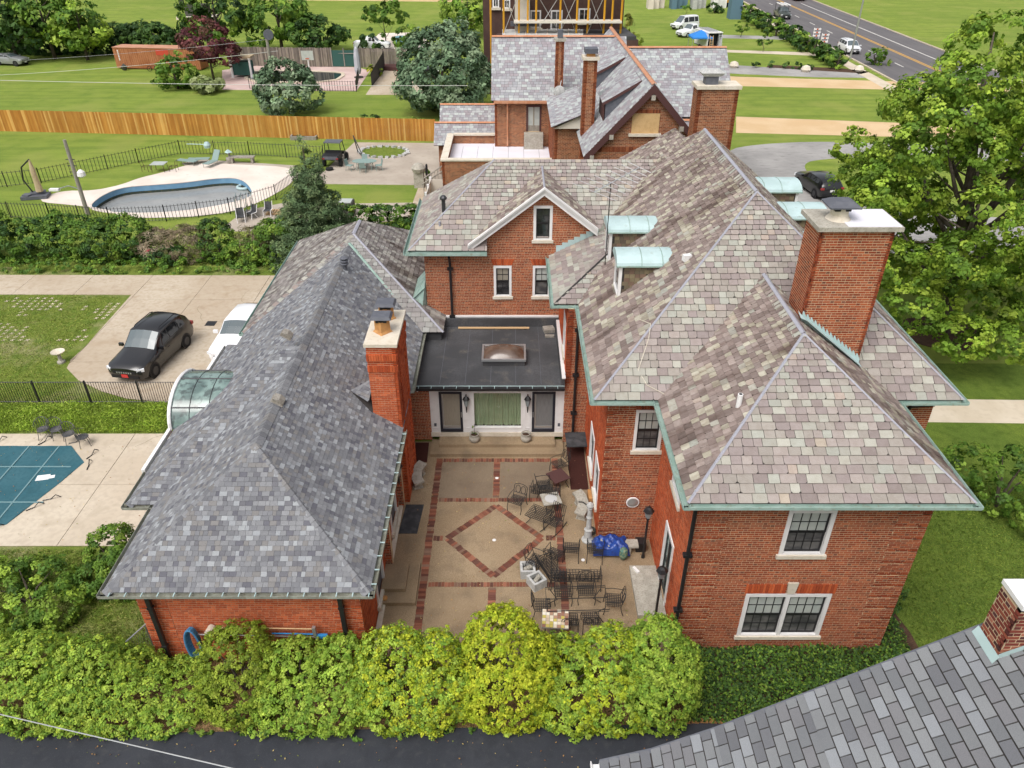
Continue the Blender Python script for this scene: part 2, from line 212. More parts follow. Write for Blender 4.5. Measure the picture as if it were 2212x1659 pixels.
# ------------------------------------------------------------------ mesh helpers
class MB:
    def __init__(s): s.v = []; s.f = []; s.c = []
    def add(s, vs, fs, c=None):
        o = len(s.v); s.v.extend(vs); s.f.extend([tuple(i + o for i in f) for f in fs])
        s.c.extend([c if c else (0.5, 0.5, 0.5)] * len(vs)); return s
    def box(s, x0, x1, y0, y1, z0, z1, c=None):
        return s.add([(x0, y0, z0), (x1, y0, z0), (x1, y1, z0), (x0, y1, z0), (x0, y0, z1), (x1, y0, z1), (x1, y1, z1), (x0, y1, z1)],
                     [(3, 2, 1, 0), (4, 5, 6, 7), (0, 1, 5, 4), (1, 2, 6, 5), (2, 3, 7, 6), (3, 0, 4, 7)], c)
    def rbox(s, ctr, sx, sy, sz, rz=0.0, rx=0.0, ry=0.0, c=None):
        m = Matrix.Translation(ctr) @ Matrix.Rotation(rz, 4, 'Z') @ Matrix.Rotation(ry, 4, 'Y') @ Matrix.Rotation(rx, 4, 'X')
        pts = [m @ Vector((a * sx / 2, b * sy / 2, d * sz / 2)) for d in (-1, 1) for a, b in ((-1, -1), (1, -1), (1, 1), (-1, 1))]
        return s.add([tuple(p) for p in pts], [(3, 2, 1, 0), (4, 5, 6, 7), (0, 1, 5, 4), (1, 2, 6, 5), (2, 3, 7, 6), (3, 0, 4, 7)], c)
    def tube(s, pts, r, n=6, c=None, closed=False, caps=True):
        pts = [Vector(p) for p in pts]; rs = r if isinstance(r, (list, tuple)) else [r] * len(pts)
        k = len(pts); vs = []; prev = None
        for i, p in enumerate(pts):
            if closed: t = pts[(i + 1) % k] - pts[i - 1]
            else: t = pts[min(i + 1, k - 1)] - pts[max(i - 1, 0)]
            if t.length < 1e-9: t = Vector((0, 0, 1))
            t.normalize()
            if prev is None:
                a = t.cross(Vector((0, 0, 1)) if abs(t.z) < 0.9 else Vector((1, 0, 0))).normalized()
            else:
                a = (prev - t * prev.dot(t))
                a = a.normalized() if a.length > 1e-6 else t.orthogonal().normalized()
            prev = a; b = t.cross(a)
            for j in range(n):
                an = 2 * math.pi * j / n
                vs.append(tuple(p + (a * math.cos(an) + b * math.sin(an)) * rs[i]))
        fs = []
        for i in range(k if closed else k - 1):
            for j in range(n):
                i2 = (i + 1) % k
                fs.append((i * n + j, i * n + (j + 1) % n, i2 * n + (j + 1) % n, i2 * n + j))
        if caps and not closed:
            fs.append(tuple(range(n))[::-1]); fs.append(tuple((k - 1) * n + j for j in range(n)))
        return s.add(vs, fs, c)
    def lathe(s, prof, n=16, ctr=(0, 0, 0), c=None, cap=True):
        vs = []; 
        for r, z in prof:
            for j in range(n):
                an = 2 * math.pi * j / n; vs.append((ctr[0] + r * math.cos(an), ctr[1] + r * math.sin(an), ctr[2] + z))
        fs = [(i * n + j, i * n + (j + 1) % n, (i + 1) * n + (j + 1) % n, (i + 1) * n + j) for i in range(len(prof) - 1) for j in range(n)]
        if cap: fs.append(tuple(range(n))[::-1]); fs.append(tuple((len(prof) - 1) * n + j for j in range(n)))
        return s.add(vs, fs, c)
    def prism(s, poly, z0, z1, c=None):
        n = len(poly); a = sum(poly[i][0] * poly[(i + 1) % n][1] - poly[(i + 1) % n][0] * poly[i][1] for i in range(n))
        if a < 0: poly = poly[::-1]
        vs = [(p[0], p[1], z0) for p in poly] + [(p[0], p[1], z1) for p in poly]
        fs = [tuple(range(n))[::-1], tuple(range(n, 2 * n))] + [(i, (i + 1) % n, n + (i + 1) % n, n + i) for i in range(n)]
        return s.add(vs, fs, c)
    def quad(s, a, b, c_, d, c=None): return s.add([tuple(a), tuple(b), tuple(c_), tuple(d)], [(0, 1, 2, 3)], c)
    def mesh(s, name, off=(0, 0, 0)):
        m = bpy.data.meshes.new(name)
        v = s.v if tuple(off) == (0, 0, 0) else [(a[0] - off[0], a[1] - off[1], a[2] - off[2]) for a in s.v]
        m.from_pydata(v, [], s.f)
        at = m.attributes.new('col', 'FLOAT_COLOR', 'POINT')
        at.data.foreach_set('color', np.array([(c[0], c[1], c[2], 1.0) for c in s.c], dtype=np.float32).ravel())
        m.update(); return m
    def build(s, name, m, parent=None, smooth=False, stuff=False, local=False):
        """local=False: coordinates are world ones; they are made relative to the (unrotated) parent chain."""
        off = (0, 0, 0)
        if parent is not None and not local: off = wloc(parent)
        me = s.mesh(name, off)
        me.materials.append(MATS[m] if isinstance(m, str) else m)
        if smooth:
            me.polygons.foreach_set('use_smooth', [True] * len(me.polygons))
        o = bpy.data.objects.new(name, me); col.objects.link(o)
        if parent is not None: o.parent = parent
        if stuff: o['kind'] = 'stuff'
        return o
def wloc(o):
    p = Vector(o.location)
    while o.parent is not None: o = o.parent; p += Vector(o.location)
    return tuple(p)
def tag(o, label, cat, group=None):
    o['label'] = label; o['category'] = cat
    if group: o['group'] = group
    return o
def thing(name, label, cat, loc=(0, 0, 0), rz=0.0, group=None):
    o = bpy.data.objects.new(name, None); col.objects.link(o); o.location = loc; o.rotation_euler = (0, 0, rz)
    o.empty_display_size = 0.2
    return tag(o, label, cat, group)
def struct(o): o['kind'] = 'structure'; return o
def copy_tree(o, parent=None):
    c = o.copy(); col.objects.link(c); c.parent = parent
    for ch in list(o.children): copy_tree(ch, c)
    return c
def place(o, loc, rz=0.0, label=None, group=None):
    c = copy_tree(o); c.location = loc; c.rotation_euler = (0, 0, rz)
    if label: c['label'] = label
    if group: c['group'] = group
    return c
def sheet(name, poly, z, m, parent=None):
    """a flat ground patch with a skirt so that it has thickness"""
    b = MB().prism([(p[0], p[1]) for p in poly], z - 0.05, z)
    o = b.build(name, m, parent)
    return o if parent is not None else struct(o)
def sheet_hole(name, outer, holes, z, m, kind=True):
    bm = bmesh.new(); es = []
    for lp in [outer] + list(holes):
        vs_ = [bm.verts.new((p[0], p[1], z)) for p in lp]
        es += [bm.edges.new((vs_[i - 1], vs_[i])) for i in range(len(vs_))]
    bmesh.ops.triangle_fill(bm, use_beauty=True, use_dissolve=False, edges=es, normal=(0, 0, 1))
    for f in bm.faces:
        if f.normal.z < 0: f.normal_flip()
    me = bpy.data.meshes.new(name); bm.to_mesh(me); bm.free(); me.materials.append(MATS[m])
    o = bpy.data.objects.new(name, me); col.objects.link(o); return struct(o)
def pix(pts, z=0.0): return [P(u, v, z) for u, v in pts]
def smooth_poly(pts, it=2):
    for _ in range(it):
        q = []
        for i in range(len(pts)):
            a, b = pts[i], pts[(i + 1) % len(pts)]
            q.append((a[0] * .75 + b[0] * .25, a[1] * .75 + b[1] * .25)); q.append((a[0] * .25 + b[0] * .75, a[1] * .25 + b[1] * .75))
        pts = q
    return pts
def clip_rect(poly, a0, a1, b0, b1):
    for ax, lim, sg in ((0, a0, 1), (0, a1, -1), (1, b0, 1), (1, b1, -1)):
        if not poly: return poly
        out = []
        for i in range(len(poly)):
            p, q = poly[i - 1], poly[i]
            dp = (p[ax] - lim) * sg; dq = (q[ax] - lim) * sg
            if dp >= 0:
                if dq >= 0: out.append(q)
                else: t = dp / (dp - dq); out.append((p[0] + (q[0] - p[0]) * t, p[1] + (q[1] - p[1]) * t))
            elif dq >= 0:
                t = dp / (dp - dq); out.append((p[0] + (q[0] - p[0]) * t, p[1] + (q[1] - p[1]) * t)); out.append(q)
        poly = out
    return poly
def parea(p): return abs(sum(p[i - 1][0] * p[i][1] - p[i][0] * p[i - 1][1] for i in range(len(p)))) / 2
class Pieces:
    """collects small pieces (bricks, slates, shingles); emits the largest in view as objects, the rest as one part"""
    def __init__(s): s.items = []; s.par = None
    def add(s, vs, fs, c):
        n = len(vs); ctr = (sum(v[0] for v in vs) / n, sum(v[1] for v in vs) / n, sum(v[2] for v in vs) / n)
        s.items.append((ctr, vs, fs, c, s.par))
    def emit(s, name, m, parent, key, limit=290, rest=None):
        it = sorted(s.items, key=lambda i: -key(i)); groups = {}
        for k, (ctr, vs, fs, c, par) in enumerate(it):
            par = par or parent
            if k >= limit: groups.setdefault(par.name, (par, []))[1].append((vs, fs, c)); continue
            off = wloc(par); b = MB(); b.add([(v[0] - ctr[0], v[1] - ctr[1], v[2] - ctr[2]) for v in vs], fs, c)
            me = b.mesh(name); me.materials.append(MATS[m])
            o = bpy.data.objects.new(name, me); col.objects.link(o); o.parent = par
            o.location = (ctr[0] - off[0], ctr[1] - off[1], ctr[2] - off[2])
        for par, lst in groups.values():
            b = MB()
            for vs, fs, c in lst: b.add(vs, fs, c)
            b.build(rest or name + '_field', m, par, stuff=True)
def near_key(item):
    c = item[0]; d2 = c[0] ** 2 + c[1] ** 2 + (c[2] - CAM_H) ** 2
    u_ok = abs(c[0]) / max(1, (c[1] * _c - (c[2] - CAM_H) * _s)) < 0.68
    return (1 if u_ok else 0.01) / d2

def frame_of(poly, eave):
    o = Vector(poly[0]); u = Vector(eave).normalized()
    n = Vector((0, 0, 0))
    for i in range(len(poly)):
        a, b = Vector(poly[i]) - o, Vector(poly[(i + 1) % len(poly)]) - o; n += a.cross(b)
    n.normalize()
    if n.z < 0: n = -n
    v = n.cross(u).normalized()
    if v.z < 0: v = -v; u = -u
    return o, u, v, n
def roof_face(pc, poly, eave, expo, width, thick, colf, lift=0.01, jit=0.012, owner=None, gap=0.007, rgap=0.006, stag=False):
    """lays tiles on a planar roof face. expo(t), width(t): sizes for height share t; colf(pos) -> colour"""
    o, u, v, n = frame_of(poly, eave)
    p2 = [((Vector(p) - o).dot(u), (Vector(p) - o).dot(v)) for p in poly]
    if owner is not None:
        deck = MB(); pts = [tuple(Vector(p) - n * 0.004) for p in poly] + [tuple(Vector(p) - n * 0.05) for p in poly]; k = len(poly)
        deck.add(pts, [tuple(range(k)), tuple(range(k, 2 * k))[::-1]] + [(i, (i + 1) % k, k + (i + 1) % k, k + i) for i in range(k)])
        pc.par = deck.build('roof_slope', 'deck_dark', owner)
    a_lo, a_hi = min(p[0] for p in p2), max(p[0] for p in p2); b_lo, b_hi = min(p[1] for p in p2), max(p[1] for p in p2)
    b = b_lo; row = 0
    while b < b_hi - 0.02:
        t = (b - b_lo) / (b_hi - b_lo); e = expo(t)
        a = a_lo - rnd.random() * width(t)[1] if not stag else a_lo - .01 - (row % 2) * .5 * width(t)[0] - rnd.random() * .02
        while a < a_hi:
            w = rnd.uniform(*width(t)); a1 = a + w
            q = clip_rect(p2, max(a, a_lo - 1) + gap, a1 - gap, max(b - rnd.random() * jit, b_lo - 1), b + e - rgap)
            if len(q) > 2 and parea(q) > 0.0025:
                qq = []
                for pt in q:
                    if not qq or (abs(pt[0] - qq[-1][0]) + abs(pt[1] - qq[-1][1])) > 1e-4: qq.append(pt)
                if len(qq) > 2 and (abs(qq[0][0] - qq[-1][0]) + abs(qq[0][1] - qq[-1][1])) < 1e-4: qq.pop()
                if thick > .02 and len(qq) == 4 and parea(qq) > .02:     # chipped lower corners of old slates
                    q2_ = []
                    for i_, v_ in enumerate(qq):
                        if v_[1] < b + .3 * e and rnd.random() < .45:
                            c_ = rnd.uniform(.015, .055)
                            for nb_ in (qq[i_ - 1], qq[(i_ + 1) % 4]):
                                dx_, dy_ = nb_[0] - v_[0], nb_[1] - v_[1]; l_ = math.hypot(dx_, dy_) or 1; q2_.append((v_[0] + dx_ / l_ * min(c_, l_ * .4), v_[1] + dy_ / l_ * min(c_, l_ * .4)))
                        else: q2_.append(v_)
                    qq = q2_
                if len(qq) > 2:
                    tw = rnd.uniform(-1, 1) * thick * 0.25; k = len(qq); th = thick * rnd.uniform(0.75, 1.3)
                    top = []; bot = []
                    for (pa, pb) in qq:
                        h = lift + th * (1 - (pb - b) / e) + tw * ((pa - a) / w - 0.5)
                        base = o + u * pa + v * pb
                        top.append(tuple(base + n * h)); bot.append(tuple(base + n * (lift * 0.2)))
                    ar = sum(qq[i - 1][0] * qq[i][1] - qq[i][0] * qq[i - 1][1] for i in range(k))
                    fs = [tuple(range(k))] + [(i, k + i, k + (i + 1) % k, (i + 1) % k) for i in range(k)]
                    pc.add(top + bot, fs, colf(top[0]))
            a = a1
        b += e; row += 1
    return o, u, v, n
def cap_line(mb, p, q, w=0.16, h=0.05, up=0.03):
    """a folded metal strip along a ridge or hip"""
    p, q = Vector(p), Vector(q); t = (q - p).normalized(); sd_ = t.cross(Vector((0, 0, 1))).normalized(); nn = sd_.cross(t).normalized()
    if nn.z < 0: nn = -nn
    a = [p + nn * up, q + nn * up]
    vs = []
    for e in a: vs += [tuple(e - sd_ * w - nn * h), tuple(e + nn * h * 0.6), tuple(e + sd_ * w - nn * h)]
    mb.add(vs, [(0, 1, 4, 3), (1, 2, 5, 4)])
def cap_tiles(pc, p, q, ln, w, colf, drop=0.5, th=0.03):
    """overlapping ridge or hip shingles, each folded over the edge"""
    p, q = Vector(p), Vector(q); L = (q - p).length; t = (q - p).normalized(); sd_ = t.cross(Vector((0, 0, 1))).normalized(); nn = sd_.cross(t).normalized()
    if nn.z < 0: nn = -nn
    k = max(1, int(L / ln))
    for i in range(k):
        a = p + t * (L * i / k); b = p + t * (L * (i + 1.15) / k); h0, h1 = 0.016 + th, 0.016
        vs = [tuple(a - sd_ * w + nn * (h0 - drop * w)), tuple(a + nn * h0), tuple(a + sd_ * w + nn * (h0 - drop * w)),
              tuple(b - sd_ * w + nn * (h1 - drop * w)), tuple(b + nn * h1), tuple(b + sd_ * w + nn * (h1 - drop * w)),
              tuple(a - sd_ * w + nn * (-drop * w)), tuple(a), tuple(a + sd_ * w + nn * (-drop * w))]
        pc.add(vs, [(0, 1, 4, 3), (1, 2, 5, 4), (6, 7, 1, 0), (7, 8, 2, 1)], colf(tuple(a)))

def wall(pc, owner, o, ud, nd, poly, openings, colf, course=0.08, st=0.215, hd=0.105, joint=0.011, vj=0.019, proud=0.0035, thick=0.25, skip=None, bond='flemish', mm='mortar'):
    """brick wall: poly and openings in wall coordinates (a along ud, b up); pieces go to pc, mortar backing to mort"""
    o, ud, nd = Vector(o), Vector(ud), Vector(nd); up = Vector((0, 0, 1))
    W = lambda a, b, d=0.0: tuple(o + ud * a + up * b + nd * d)
    mort = MB()
    # mortar backing in bands around the openings
    bl = sorted({min(p[1] for p in poly), max(p[1] for p in poly), *[x for op in openings for x in op[2:4]]})
    al, ah = min(p[0] for p in poly), max(p[0] for p in poly)
    bands = list(zip(bl[:-1], bl[1:]))
    if skip:
        bands = []; r_, z_ = 0, bl[0]
        while z_ < bl[-1] - .02:
            if not skip(r_): bands.append((z_ - (vj * .5 if r_ and not skip(r_ - 1) else 0), min(z_ + course, bl[-1]) - vj))
            z_ += course; r_ += 1
    for b0, b1 in bands:
        if b1 - b0 < 1e-4: continue
        spans = [(al, ah)]
        for op in openings:
            if op[2] < b1 - 1e-4 and op[3] > b0 + 1e-4:
                ns = []
                for s0, s1 in spans:
                    if op[1] <= s0 or op[0] >= s1: ns.append((s0, s1)); continue
                    if op[0] > s0: ns.append((s0, op[0]))
                    if op[1] < s1: ns.append((op[1], s1))
                spans = ns
        for s0, s1 in spans:
            q = clip_rect(list(poly), s0, s1, b0, b1)
            if len(q) > 2 and parea(q) > 1e-4:
                k = len(q); mort.add([W(a, b) for a, b in q] + [W(a, b, -thick) for a, b in q], [tuple(range(k)), tuple(range(k, 2 * k))[::-1]] + [(i, (i + 1) % k, k + (i + 1) % k, k + i) for i in range(k)])
    if owner is not None: pc.par = mort.build('wall', mm, owner)
    b = min(p[1] for p in poly); top = max(p[1] for p in poly); row = 0
    while b < top - 0.02:
        if skip and skip(row): b += course; row += 1; continue
        a = al - (0 if row % 2 == 0 else (st + hd + 2 * joint) / 2 if bond == 'flemish' else st / 2) - (.03 * math.sin(row * 2.1) if bond == 'flemish' else 0); k = 0
        while a < ah:
            w = (st if k % 2 == 0 else hd) if bond == 'flemish' else st
            if bond != 'flemish' and row % 6 == 5: w = hd
            segs = [(a, a + w)]
            bm = b + course / 2
            for op in openings:
                if op[2] <= bm <= op[3]:
                    ns = []
                    for s0, s1 in segs:
                        if op[1] <= s0 or op[0] >= s1: ns.append((s0, s1)); continue
                        if op[0] - s0 > 0.02: ns.append((s0, op[0]))
                        if s1 - op[1] > 0.02: ns.append((op[1], s1))
                    segs = ns
            for s0, s1 in segs:
                q = clip_rect(list(poly), s0, s1, b, b + course - vj)
                if len(q) > 2 and parea(q) > 0.0008:
                    n = len(q); pr = proud + rnd.uniform(-0.001, 0.002)
                    ar = sum(q[i - 1][0] * q[i][1] - q[i][0] * q[i - 1][1] for i in range(n))
                    vs = [W(x, y, pr) for x, y in q] + [W(x, y, -0.002) for x, y in q]
                    pc.add(vs, [tuple(range(n))] + [(i, n + i, n + (i + 1) % n, (i + 1) % n) for i in range(n)], colf(w))
            a += w + joint; k += 1
        b += course; row += 1
def pick(cols, jit=0.12):
    c = rnd.choice(cols); j = 1 + rnd.uniform(-jit, jit)
    return (c[0] * j, c[1] * j, c[2] * j)
def soldier_arch(pc, o, ud, nd, a0, a1, b0, b1, colf, flare=0.35, d=0.012, n=None):
    o, ud, nd = Vector(o), Vector(ud), Vector(nd); up = Vector((0, 0, 1)); n = n or int((a1 - a0) / 0.085); mid = (a0 + a1) / 2
    for i in range(n):
        x0 = a0 + (a1 - a0) * i / n + 0.006; x1 = a0 + (a1 - a0) * (i + 1) / n - 0.006
        f0 = 1 + flare * (b1 - b0) / (a1 - a0) * 2; t0 = mid + (x0 - mid) * f0; t1 = mid + (x1 - mid) * f0
        W = lambda a, b, dd: tuple(o + ud * a + up * b + nd * dd)
        vs = [W(x0, b0, d), W(x1, b0, d), W(t1, b1, d), W(t0, b1, d), W(x0, b0, 0), W(x1, b0, 0), W(t1, b1, 0), W(t0, b1, 0)]
        pc.add(vs, [(0, 1, 2, 3), (0, 4, 5, 1), (1, 5, 6, 2), (2, 6, 7, 3), (3, 7, 4, 0)], colf(0.1))
class Loc:
    """builds boxes in wall coordinates: a along the wall, d out of the wall, b up"""
    def __init__(s, o, ud, nd): s.o, s.u, s.n = Vector(o), Vector(ud), Vector(nd)
    def pt(s, a, d, b): return tuple(s.o + s.u * a + s.n * d + Vector((0, 0, b)))
    def box(s, mb, a0, a1, d0, d1, b0, b1, c=None):
        return mb.add([s.pt(a0, d1, b0), s.pt(a1, d1, b0), s.pt(a1, d0, b0), s.pt(a0, d0, b0), s.pt(a0, d1, b1), s.pt(a1, d1, b1), s.pt(a1, d0, b1), s.pt(a0, d0, b1)],
                      [(3, 2, 1, 0), (4, 5, 6, 7), (0, 1, 5, 4), (1, 2, 6, 5), (2, 3, 7, 6), (3, 0, 4, 7)], c)
def sash_window(parent, L, a0, a1, b0, b1, grid=(4, 2), casing=0.12, sill=True, upper='glass_blind', lower='glass_screen', name='window', units=1, sash_m='black_metal', case_m='white_paint', both=True):
    """double hung window: casing (the part), with sash, panes, sill as sub-parts"""
    mb = MB(); d0, d1 = -0.10, 0.035
    L.box(mb, a0, a0 + casing, d0, d1, b0, b1); L.box(mb, a1 - casing, a1, d0, d1, b0, b1)
    L.box(mb, a0 + casing, a1 - casing, d0, d1, b1 - casing, b1); L.box(mb, a0 + casing, a1 - casing, d0, d1 - 0.003, b0, b0 + 0.05)
    wu = (a1 - a0 - 2 * casing - (units - 1) * casing) / units
    for k in range(1, units):
        x = a0 + casing + k * (wu + casing) - casing; L.box(mb, x, x + casing, d0, d1 - 0.002, b0 + 0.05, b1 - casing)
    w = mb.build(name, case_m, parent)
    if sill:
        s = MB(); L.box(s, a0 - 0.06, a1 + 0.06, -0.1, 0.085, b0 - 0.13, b0 - 0.002); s.build('sill', 'limestone', w)
    for k in range(units):
        x0 = a0 + casing + k * (wu + casing); x1 = x0 + wu; z0, z1 = b0 + 0.05, b1 - casing; zm = (z0 + z1) / 2; fr = 0.055
        s = MB()
        for (za, zb, dd) in ((zm, z1, -0.035), (z0, zm, -0.06)):
            L.box(s, x0, x0 + fr, dd - 0.03, dd, za, zb); L.box(s, x1 - fr, x1, dd - 0.03, dd, za, zb)
            L.box(s, x0 + fr, x1 - fr, dd - 0.03, dd, za, za + fr); L.box(s, x0 + fr, x1 - fr, dd - 0.03, dd, zb - fr, zb)
            if za == zm or both:
                gx, gz = grid
                for i in range(1, gx):
                    xx = x0 + fr + (x1 - x0 - 2 * fr) * i / gx; L.box(s, xx - 0.011, xx + 0.011, dd - 0.022, dd - 0.004, za + fr, zb - fr)
                for i in range(1, gz):
                    zz = za + fr + (zb - za - 2 * fr) * i / gz; L.box(s, x0 + fr, x1 - fr, dd - 0.020, dd - 0.005, zz - 0.011, zz + 0.011)
        s.build('sash', sash_m, w)
        gx, gz = grid
        for (za, zb, dd, gm) in ((zm, z1, -0.055, upper), (z0, zm, -0.08, lower)):
            nx, nz = (gx, gz) if (za == zm or both) else (1, 1)
            for i in range(nx):
                for j in range(nz):
                    pa0 = x0 + fr + (x1 - x0 - 2 * fr) * i / nx; pa1 = x0 + fr + (x1 - x0 - 2 * fr) * (i + 1) / nx
                    pb0 = za + fr + (zb - za - 2 * fr) * j / nz; pb1 = za + fr + (zb - za - 2 * fr) * (j + 1) / nz
                    q = MB(); L.box(q, pa0 + .001, pa1 - .001, dd - 0.006, dd, pb0 + .001, pb1 - .001); q.build('pane', gm, w)
    # dark room behind the glass
    bk = MB(); L.box(bk, a0 + 0.02, a1 - 0.02, -0.16, -0.13, b0 + 0.02, b1 - 0.02); bk.build('backing', 'plastic_black', w)
    return w

# ================================================================== GROUND
def xy(pts): return [(p[0], p[1]) for p in pts]
deckp = smooth_poly(xy(pix([(72, 436), (130, 412), (200, 413), (262, 400), (300, 385), (345, 375), (420, 352), (520, 356), (640, 362), (640, 392), (560, 440), (470, 466), (330, 472), (262, 470), (235, 452), (160, 444)])), 2)
poolp = smooth_poly(xy(pix([(188, 452), (215, 425), (262, 405), (330, 400), (400, 395), (470, 385), (520, 385), (545, 408), (545, 428), (470, 446), (380, 459), (262, 462)])), 3)
def inset(poly, d):
    cx = sum(p[0] for p in poly) / len(poly); cy = sum(p[1] for p in poly) / len(poly); out = []
    n = len(poly); ar = sum(poly[i - 1][0] * poly[i][1] - poly[i][0] * poly[i - 1][1] for i in range(n)); sg = 1 if ar > 0 else -1
    for i in range(n):
        a, b = Vector(poly[i - 1]), Vector(poly[(i + 1) % n]); t = (b - a); t.normalize() if t.length else None
        out.append((poly[i][0] - t.y * sg * d, poly[i][1] + t.x * sg * d))
    return out
def ring(mb, outer, inner, z0, z1):
    n = len(outer)
    for i in range(n):
        j = (i + 1) % n
        a, b, c_, d = outer[i], outer[j], inner[j], inner[i]
        mb.add([(a[0], a[1], z1), (b[0], b[1], z1), (c_[0], c_[1], z1), (d[0], d[1], z1), (c_[0], c_[1], z0), (d[0], d[1], z0), (a[0], a[1], z0), (b[0], b[1], z0)],
               [(0, 1, 2, 3), (3, 2, 4, 5), (1, 0, 6, 7)])
sheet_hole('ground', [(-900, -300), (900, -300), (900, 1500), (-900, 1500)], [poolp], 0.0, 'lawn')
sheet('front_driveway', [(-40, -10), (16, -10), (16, 12.6), (9.6, 12.75), (6.3, 13.15), (4.2, 12.95), (-10, 12.7), (-40, 12.75)], 0.012, 'asphalt_black')
sheet('verge_soil', [(-40, 12.5), (6.2, 12.6), (6.2, 15.5), (-40, 15.5)], 0.006, 'leaf_litter')
sheet('ivy_bed', [(5.0, 12.9), (11.9, 12.9), (12.9, 14.5), (12.9, 16.2), (12.3, 19), (11.4, 19), (11.4, 15.8), (5.0, 15.8)], 0.009, 'soil')
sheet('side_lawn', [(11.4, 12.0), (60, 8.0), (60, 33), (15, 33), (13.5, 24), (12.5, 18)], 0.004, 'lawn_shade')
sheet('yard_lawn', [(-45, 13.0), (-11, 13.0), (-11, 45), (-45, 45)], 0.003, 'lawn_worn')
# concrete cast in panels: each panel its own piece, joints recessed
def slabs(name, poly, z, xs, ys, m, gap=0.012, joint='crack', th=0.02):
    base = sheet(name, poly, z - th, joint)
    p2 = [(p[0], p[1]) for p in poly]
    for x0, x1 in zip(xs[:-1], xs[1:]):
        for y0, y1 in zip(ys[:-1], ys[1:]):
            q = clip_rect(p2, x0 + gap, x1 - gap, y0 + gap, y1 - gap)
            if len(q) > 2 and parea(q) > 0.05:
                b = MB(); dz = rnd.uniform(-0.003, 0.003)
                b.prism(q, z - th - 0.004, z + dz); o = b.build('slab', m, base)
    return base
slabs('concrete_driveway', [(-60, 43.9), (-10, 43.6), (-10, 27.5), (-13, 28.7), (-15.7, 29.3), (-18.3, 29.75), (-19.8, 30.4), (-21.4, 31.4), (-22.5, 32.5), (-22.7, 33.3), (-22.6, 34.6), (-22.8, 40.9), (-60, 41.1)],
      0.035, [-60, -48.5, -37.4, -33.7, -30, -26.3, -22.6, -18.9, -15.2, -9], [27, 29.6, 33.1, 36.6, 40.2, 44.2], 'drive_concrete')
slabs('pool_deck', [(-45, 26.9), (-12.3, 26.95), (-12.3, 20.3), (-14.3, 20.06), (-45, 20.0)], 0.035, [-46, -28, -24.4, -20.6, -16.7, -12], [19.8, 23.5, 27], 'deck_concrete')
# garage-side turf pavers showing through the lawn
tp = MB()
for i in range(26):
    for j in range(16):
        x = -31.5 + i * 0.42 + rnd.uniform(-.03, .03); y = 35.4 + j * 0.36
        dd = (math.sin(x * 1.3) + math.cos(y * 1.7 + x * .4) + rnd.uniform(-.7, .7))
        if dd > 0.62 and y < 40.6 and x < -22.9 - (40.6 - y) * 0.02:
            tp.rbox((x, y, 0.005), 0.26, 0.045, 0.05, R(38)); tp.rbox((x, y, 0.004), 0.045, 0.24, 0.05, R(38))
tpo = tp.build('turf_pavers', 'walk_concrete'); tpo['kind'] = 'stuff'; tag(tpo, 'pale concrete turf paver grid showing through the worn lawn', 'pavers')
tag(struct(MB().rbox((*P(456, 700)[:2], 0.034), 0.55, 0.55, 0.02).build('drain_grate', 'black_metal')), 'square drain', 'drain')

# the courtyard
patio = sheet('courtyard', [(-4.45, 14.9), (5.1, 14.9), (5.1, 20.4), (3.15, 20.4), (3.15, 26.4), (-4.45, 26.4)], 0.012, 'aggregate')
def panel(pts, z=0.02, m='aggregate_dark'):
    MB().prism(pts, 0.008, z).build('panel', m, patio)
panel([(-2.93, 22.70), (-.78, 22.70), (-.78, 24.95), (-2.93, 24.95)]); panel([(-.48, 22.70), (1.65, 22.70), (1.65, 24.95), (-.48, 24.95)])
panel([(-2.88, 15.0), (-.82, 15.0), (-.82, 18.1), (-2.88, 18.1)], m='aggregate'); panel([(-.54, 15.0), (1.62, 15.0), (1.62, 18.1), (-.54, 18.1)], m='aggregate')
panel([(-.62, 22.05), (.97, 20.45), (-.66, 18.74), (-2.26, 20.42)], 0.021, 'aggregate')
panel([(-4.4, 19.15), (-3.25, 19.15), (-3.25, 20.6), (-4.4, 20.6)], 0.024, 'aggregate')
pbr = Pieces()
PAV = [lin(140, 90, 72), lin(122, 76, 62), lin(150, 100, 80), lin(112, 74, 64), lin(134, 106, 90), lin(104, 72, 62)]
def brick_strip(p, q, w, pitch=0.112):
    p, q = Vector((*p, 0)), Vector((*q, 0)); L = (q - p).length; t = (q - p) / L; s_ = Vector((-t.y, t.x, 0)); n = int(L / pitch)
    for i in range(n):
        c0 = p + t * (i * L / n + 0.005); c1 = p + t * ((i + 1) * L / n - 0.005); h = 0.024 + rnd.uniform(-.003, .005); o_ = rnd.uniform(-.012, .012)
        vs = []
        for z in (0.012, h):
            for e in (c0 - s_ * (w / 2) + s_ * o_, c1 - s_ * (w / 2) + s_ * o_, c1 + s_ * (w / 2) + s_ * o_, c0 + s_ * (w / 2) + s_ * o_): vs.append((e.x, e.y, z))
        pbr.add(vs, [(4, 5, 6, 7), (0, 1, 5, 4), (1, 2, 6, 5), (2, 3, 7, 6), (3, 0, 4, 7)], pick(PAV, 0.2))
brick_strip((-3.08, 15.0), (-3.06, 25.2), .26); brick_strip((1.78, 15.0), (1.80, 25.2), .26)
brick_strip((-2.9, 25.08), (1.6, 25.08), .22); brick_strip((-2.9, 22.58), (1.6, 22.58), .2); brick_strip((-2.9, 18.21), (1.6, 18.21), .2)
brick_strip((-.63, 22.72), (-.63, 24.95), .26); brick_strip((-.68, 15.0), (-.68, 18.08), .26)
D0, D1, D2, D3 = (-.62, 22.24), (1.10, 20.47), (-.66, 18.6), (-2.40, 20.45)
for a, b in ((D0, D1), (D1, D2), (D2, D3), (D3, D0)): brick_strip(a, b, .25)
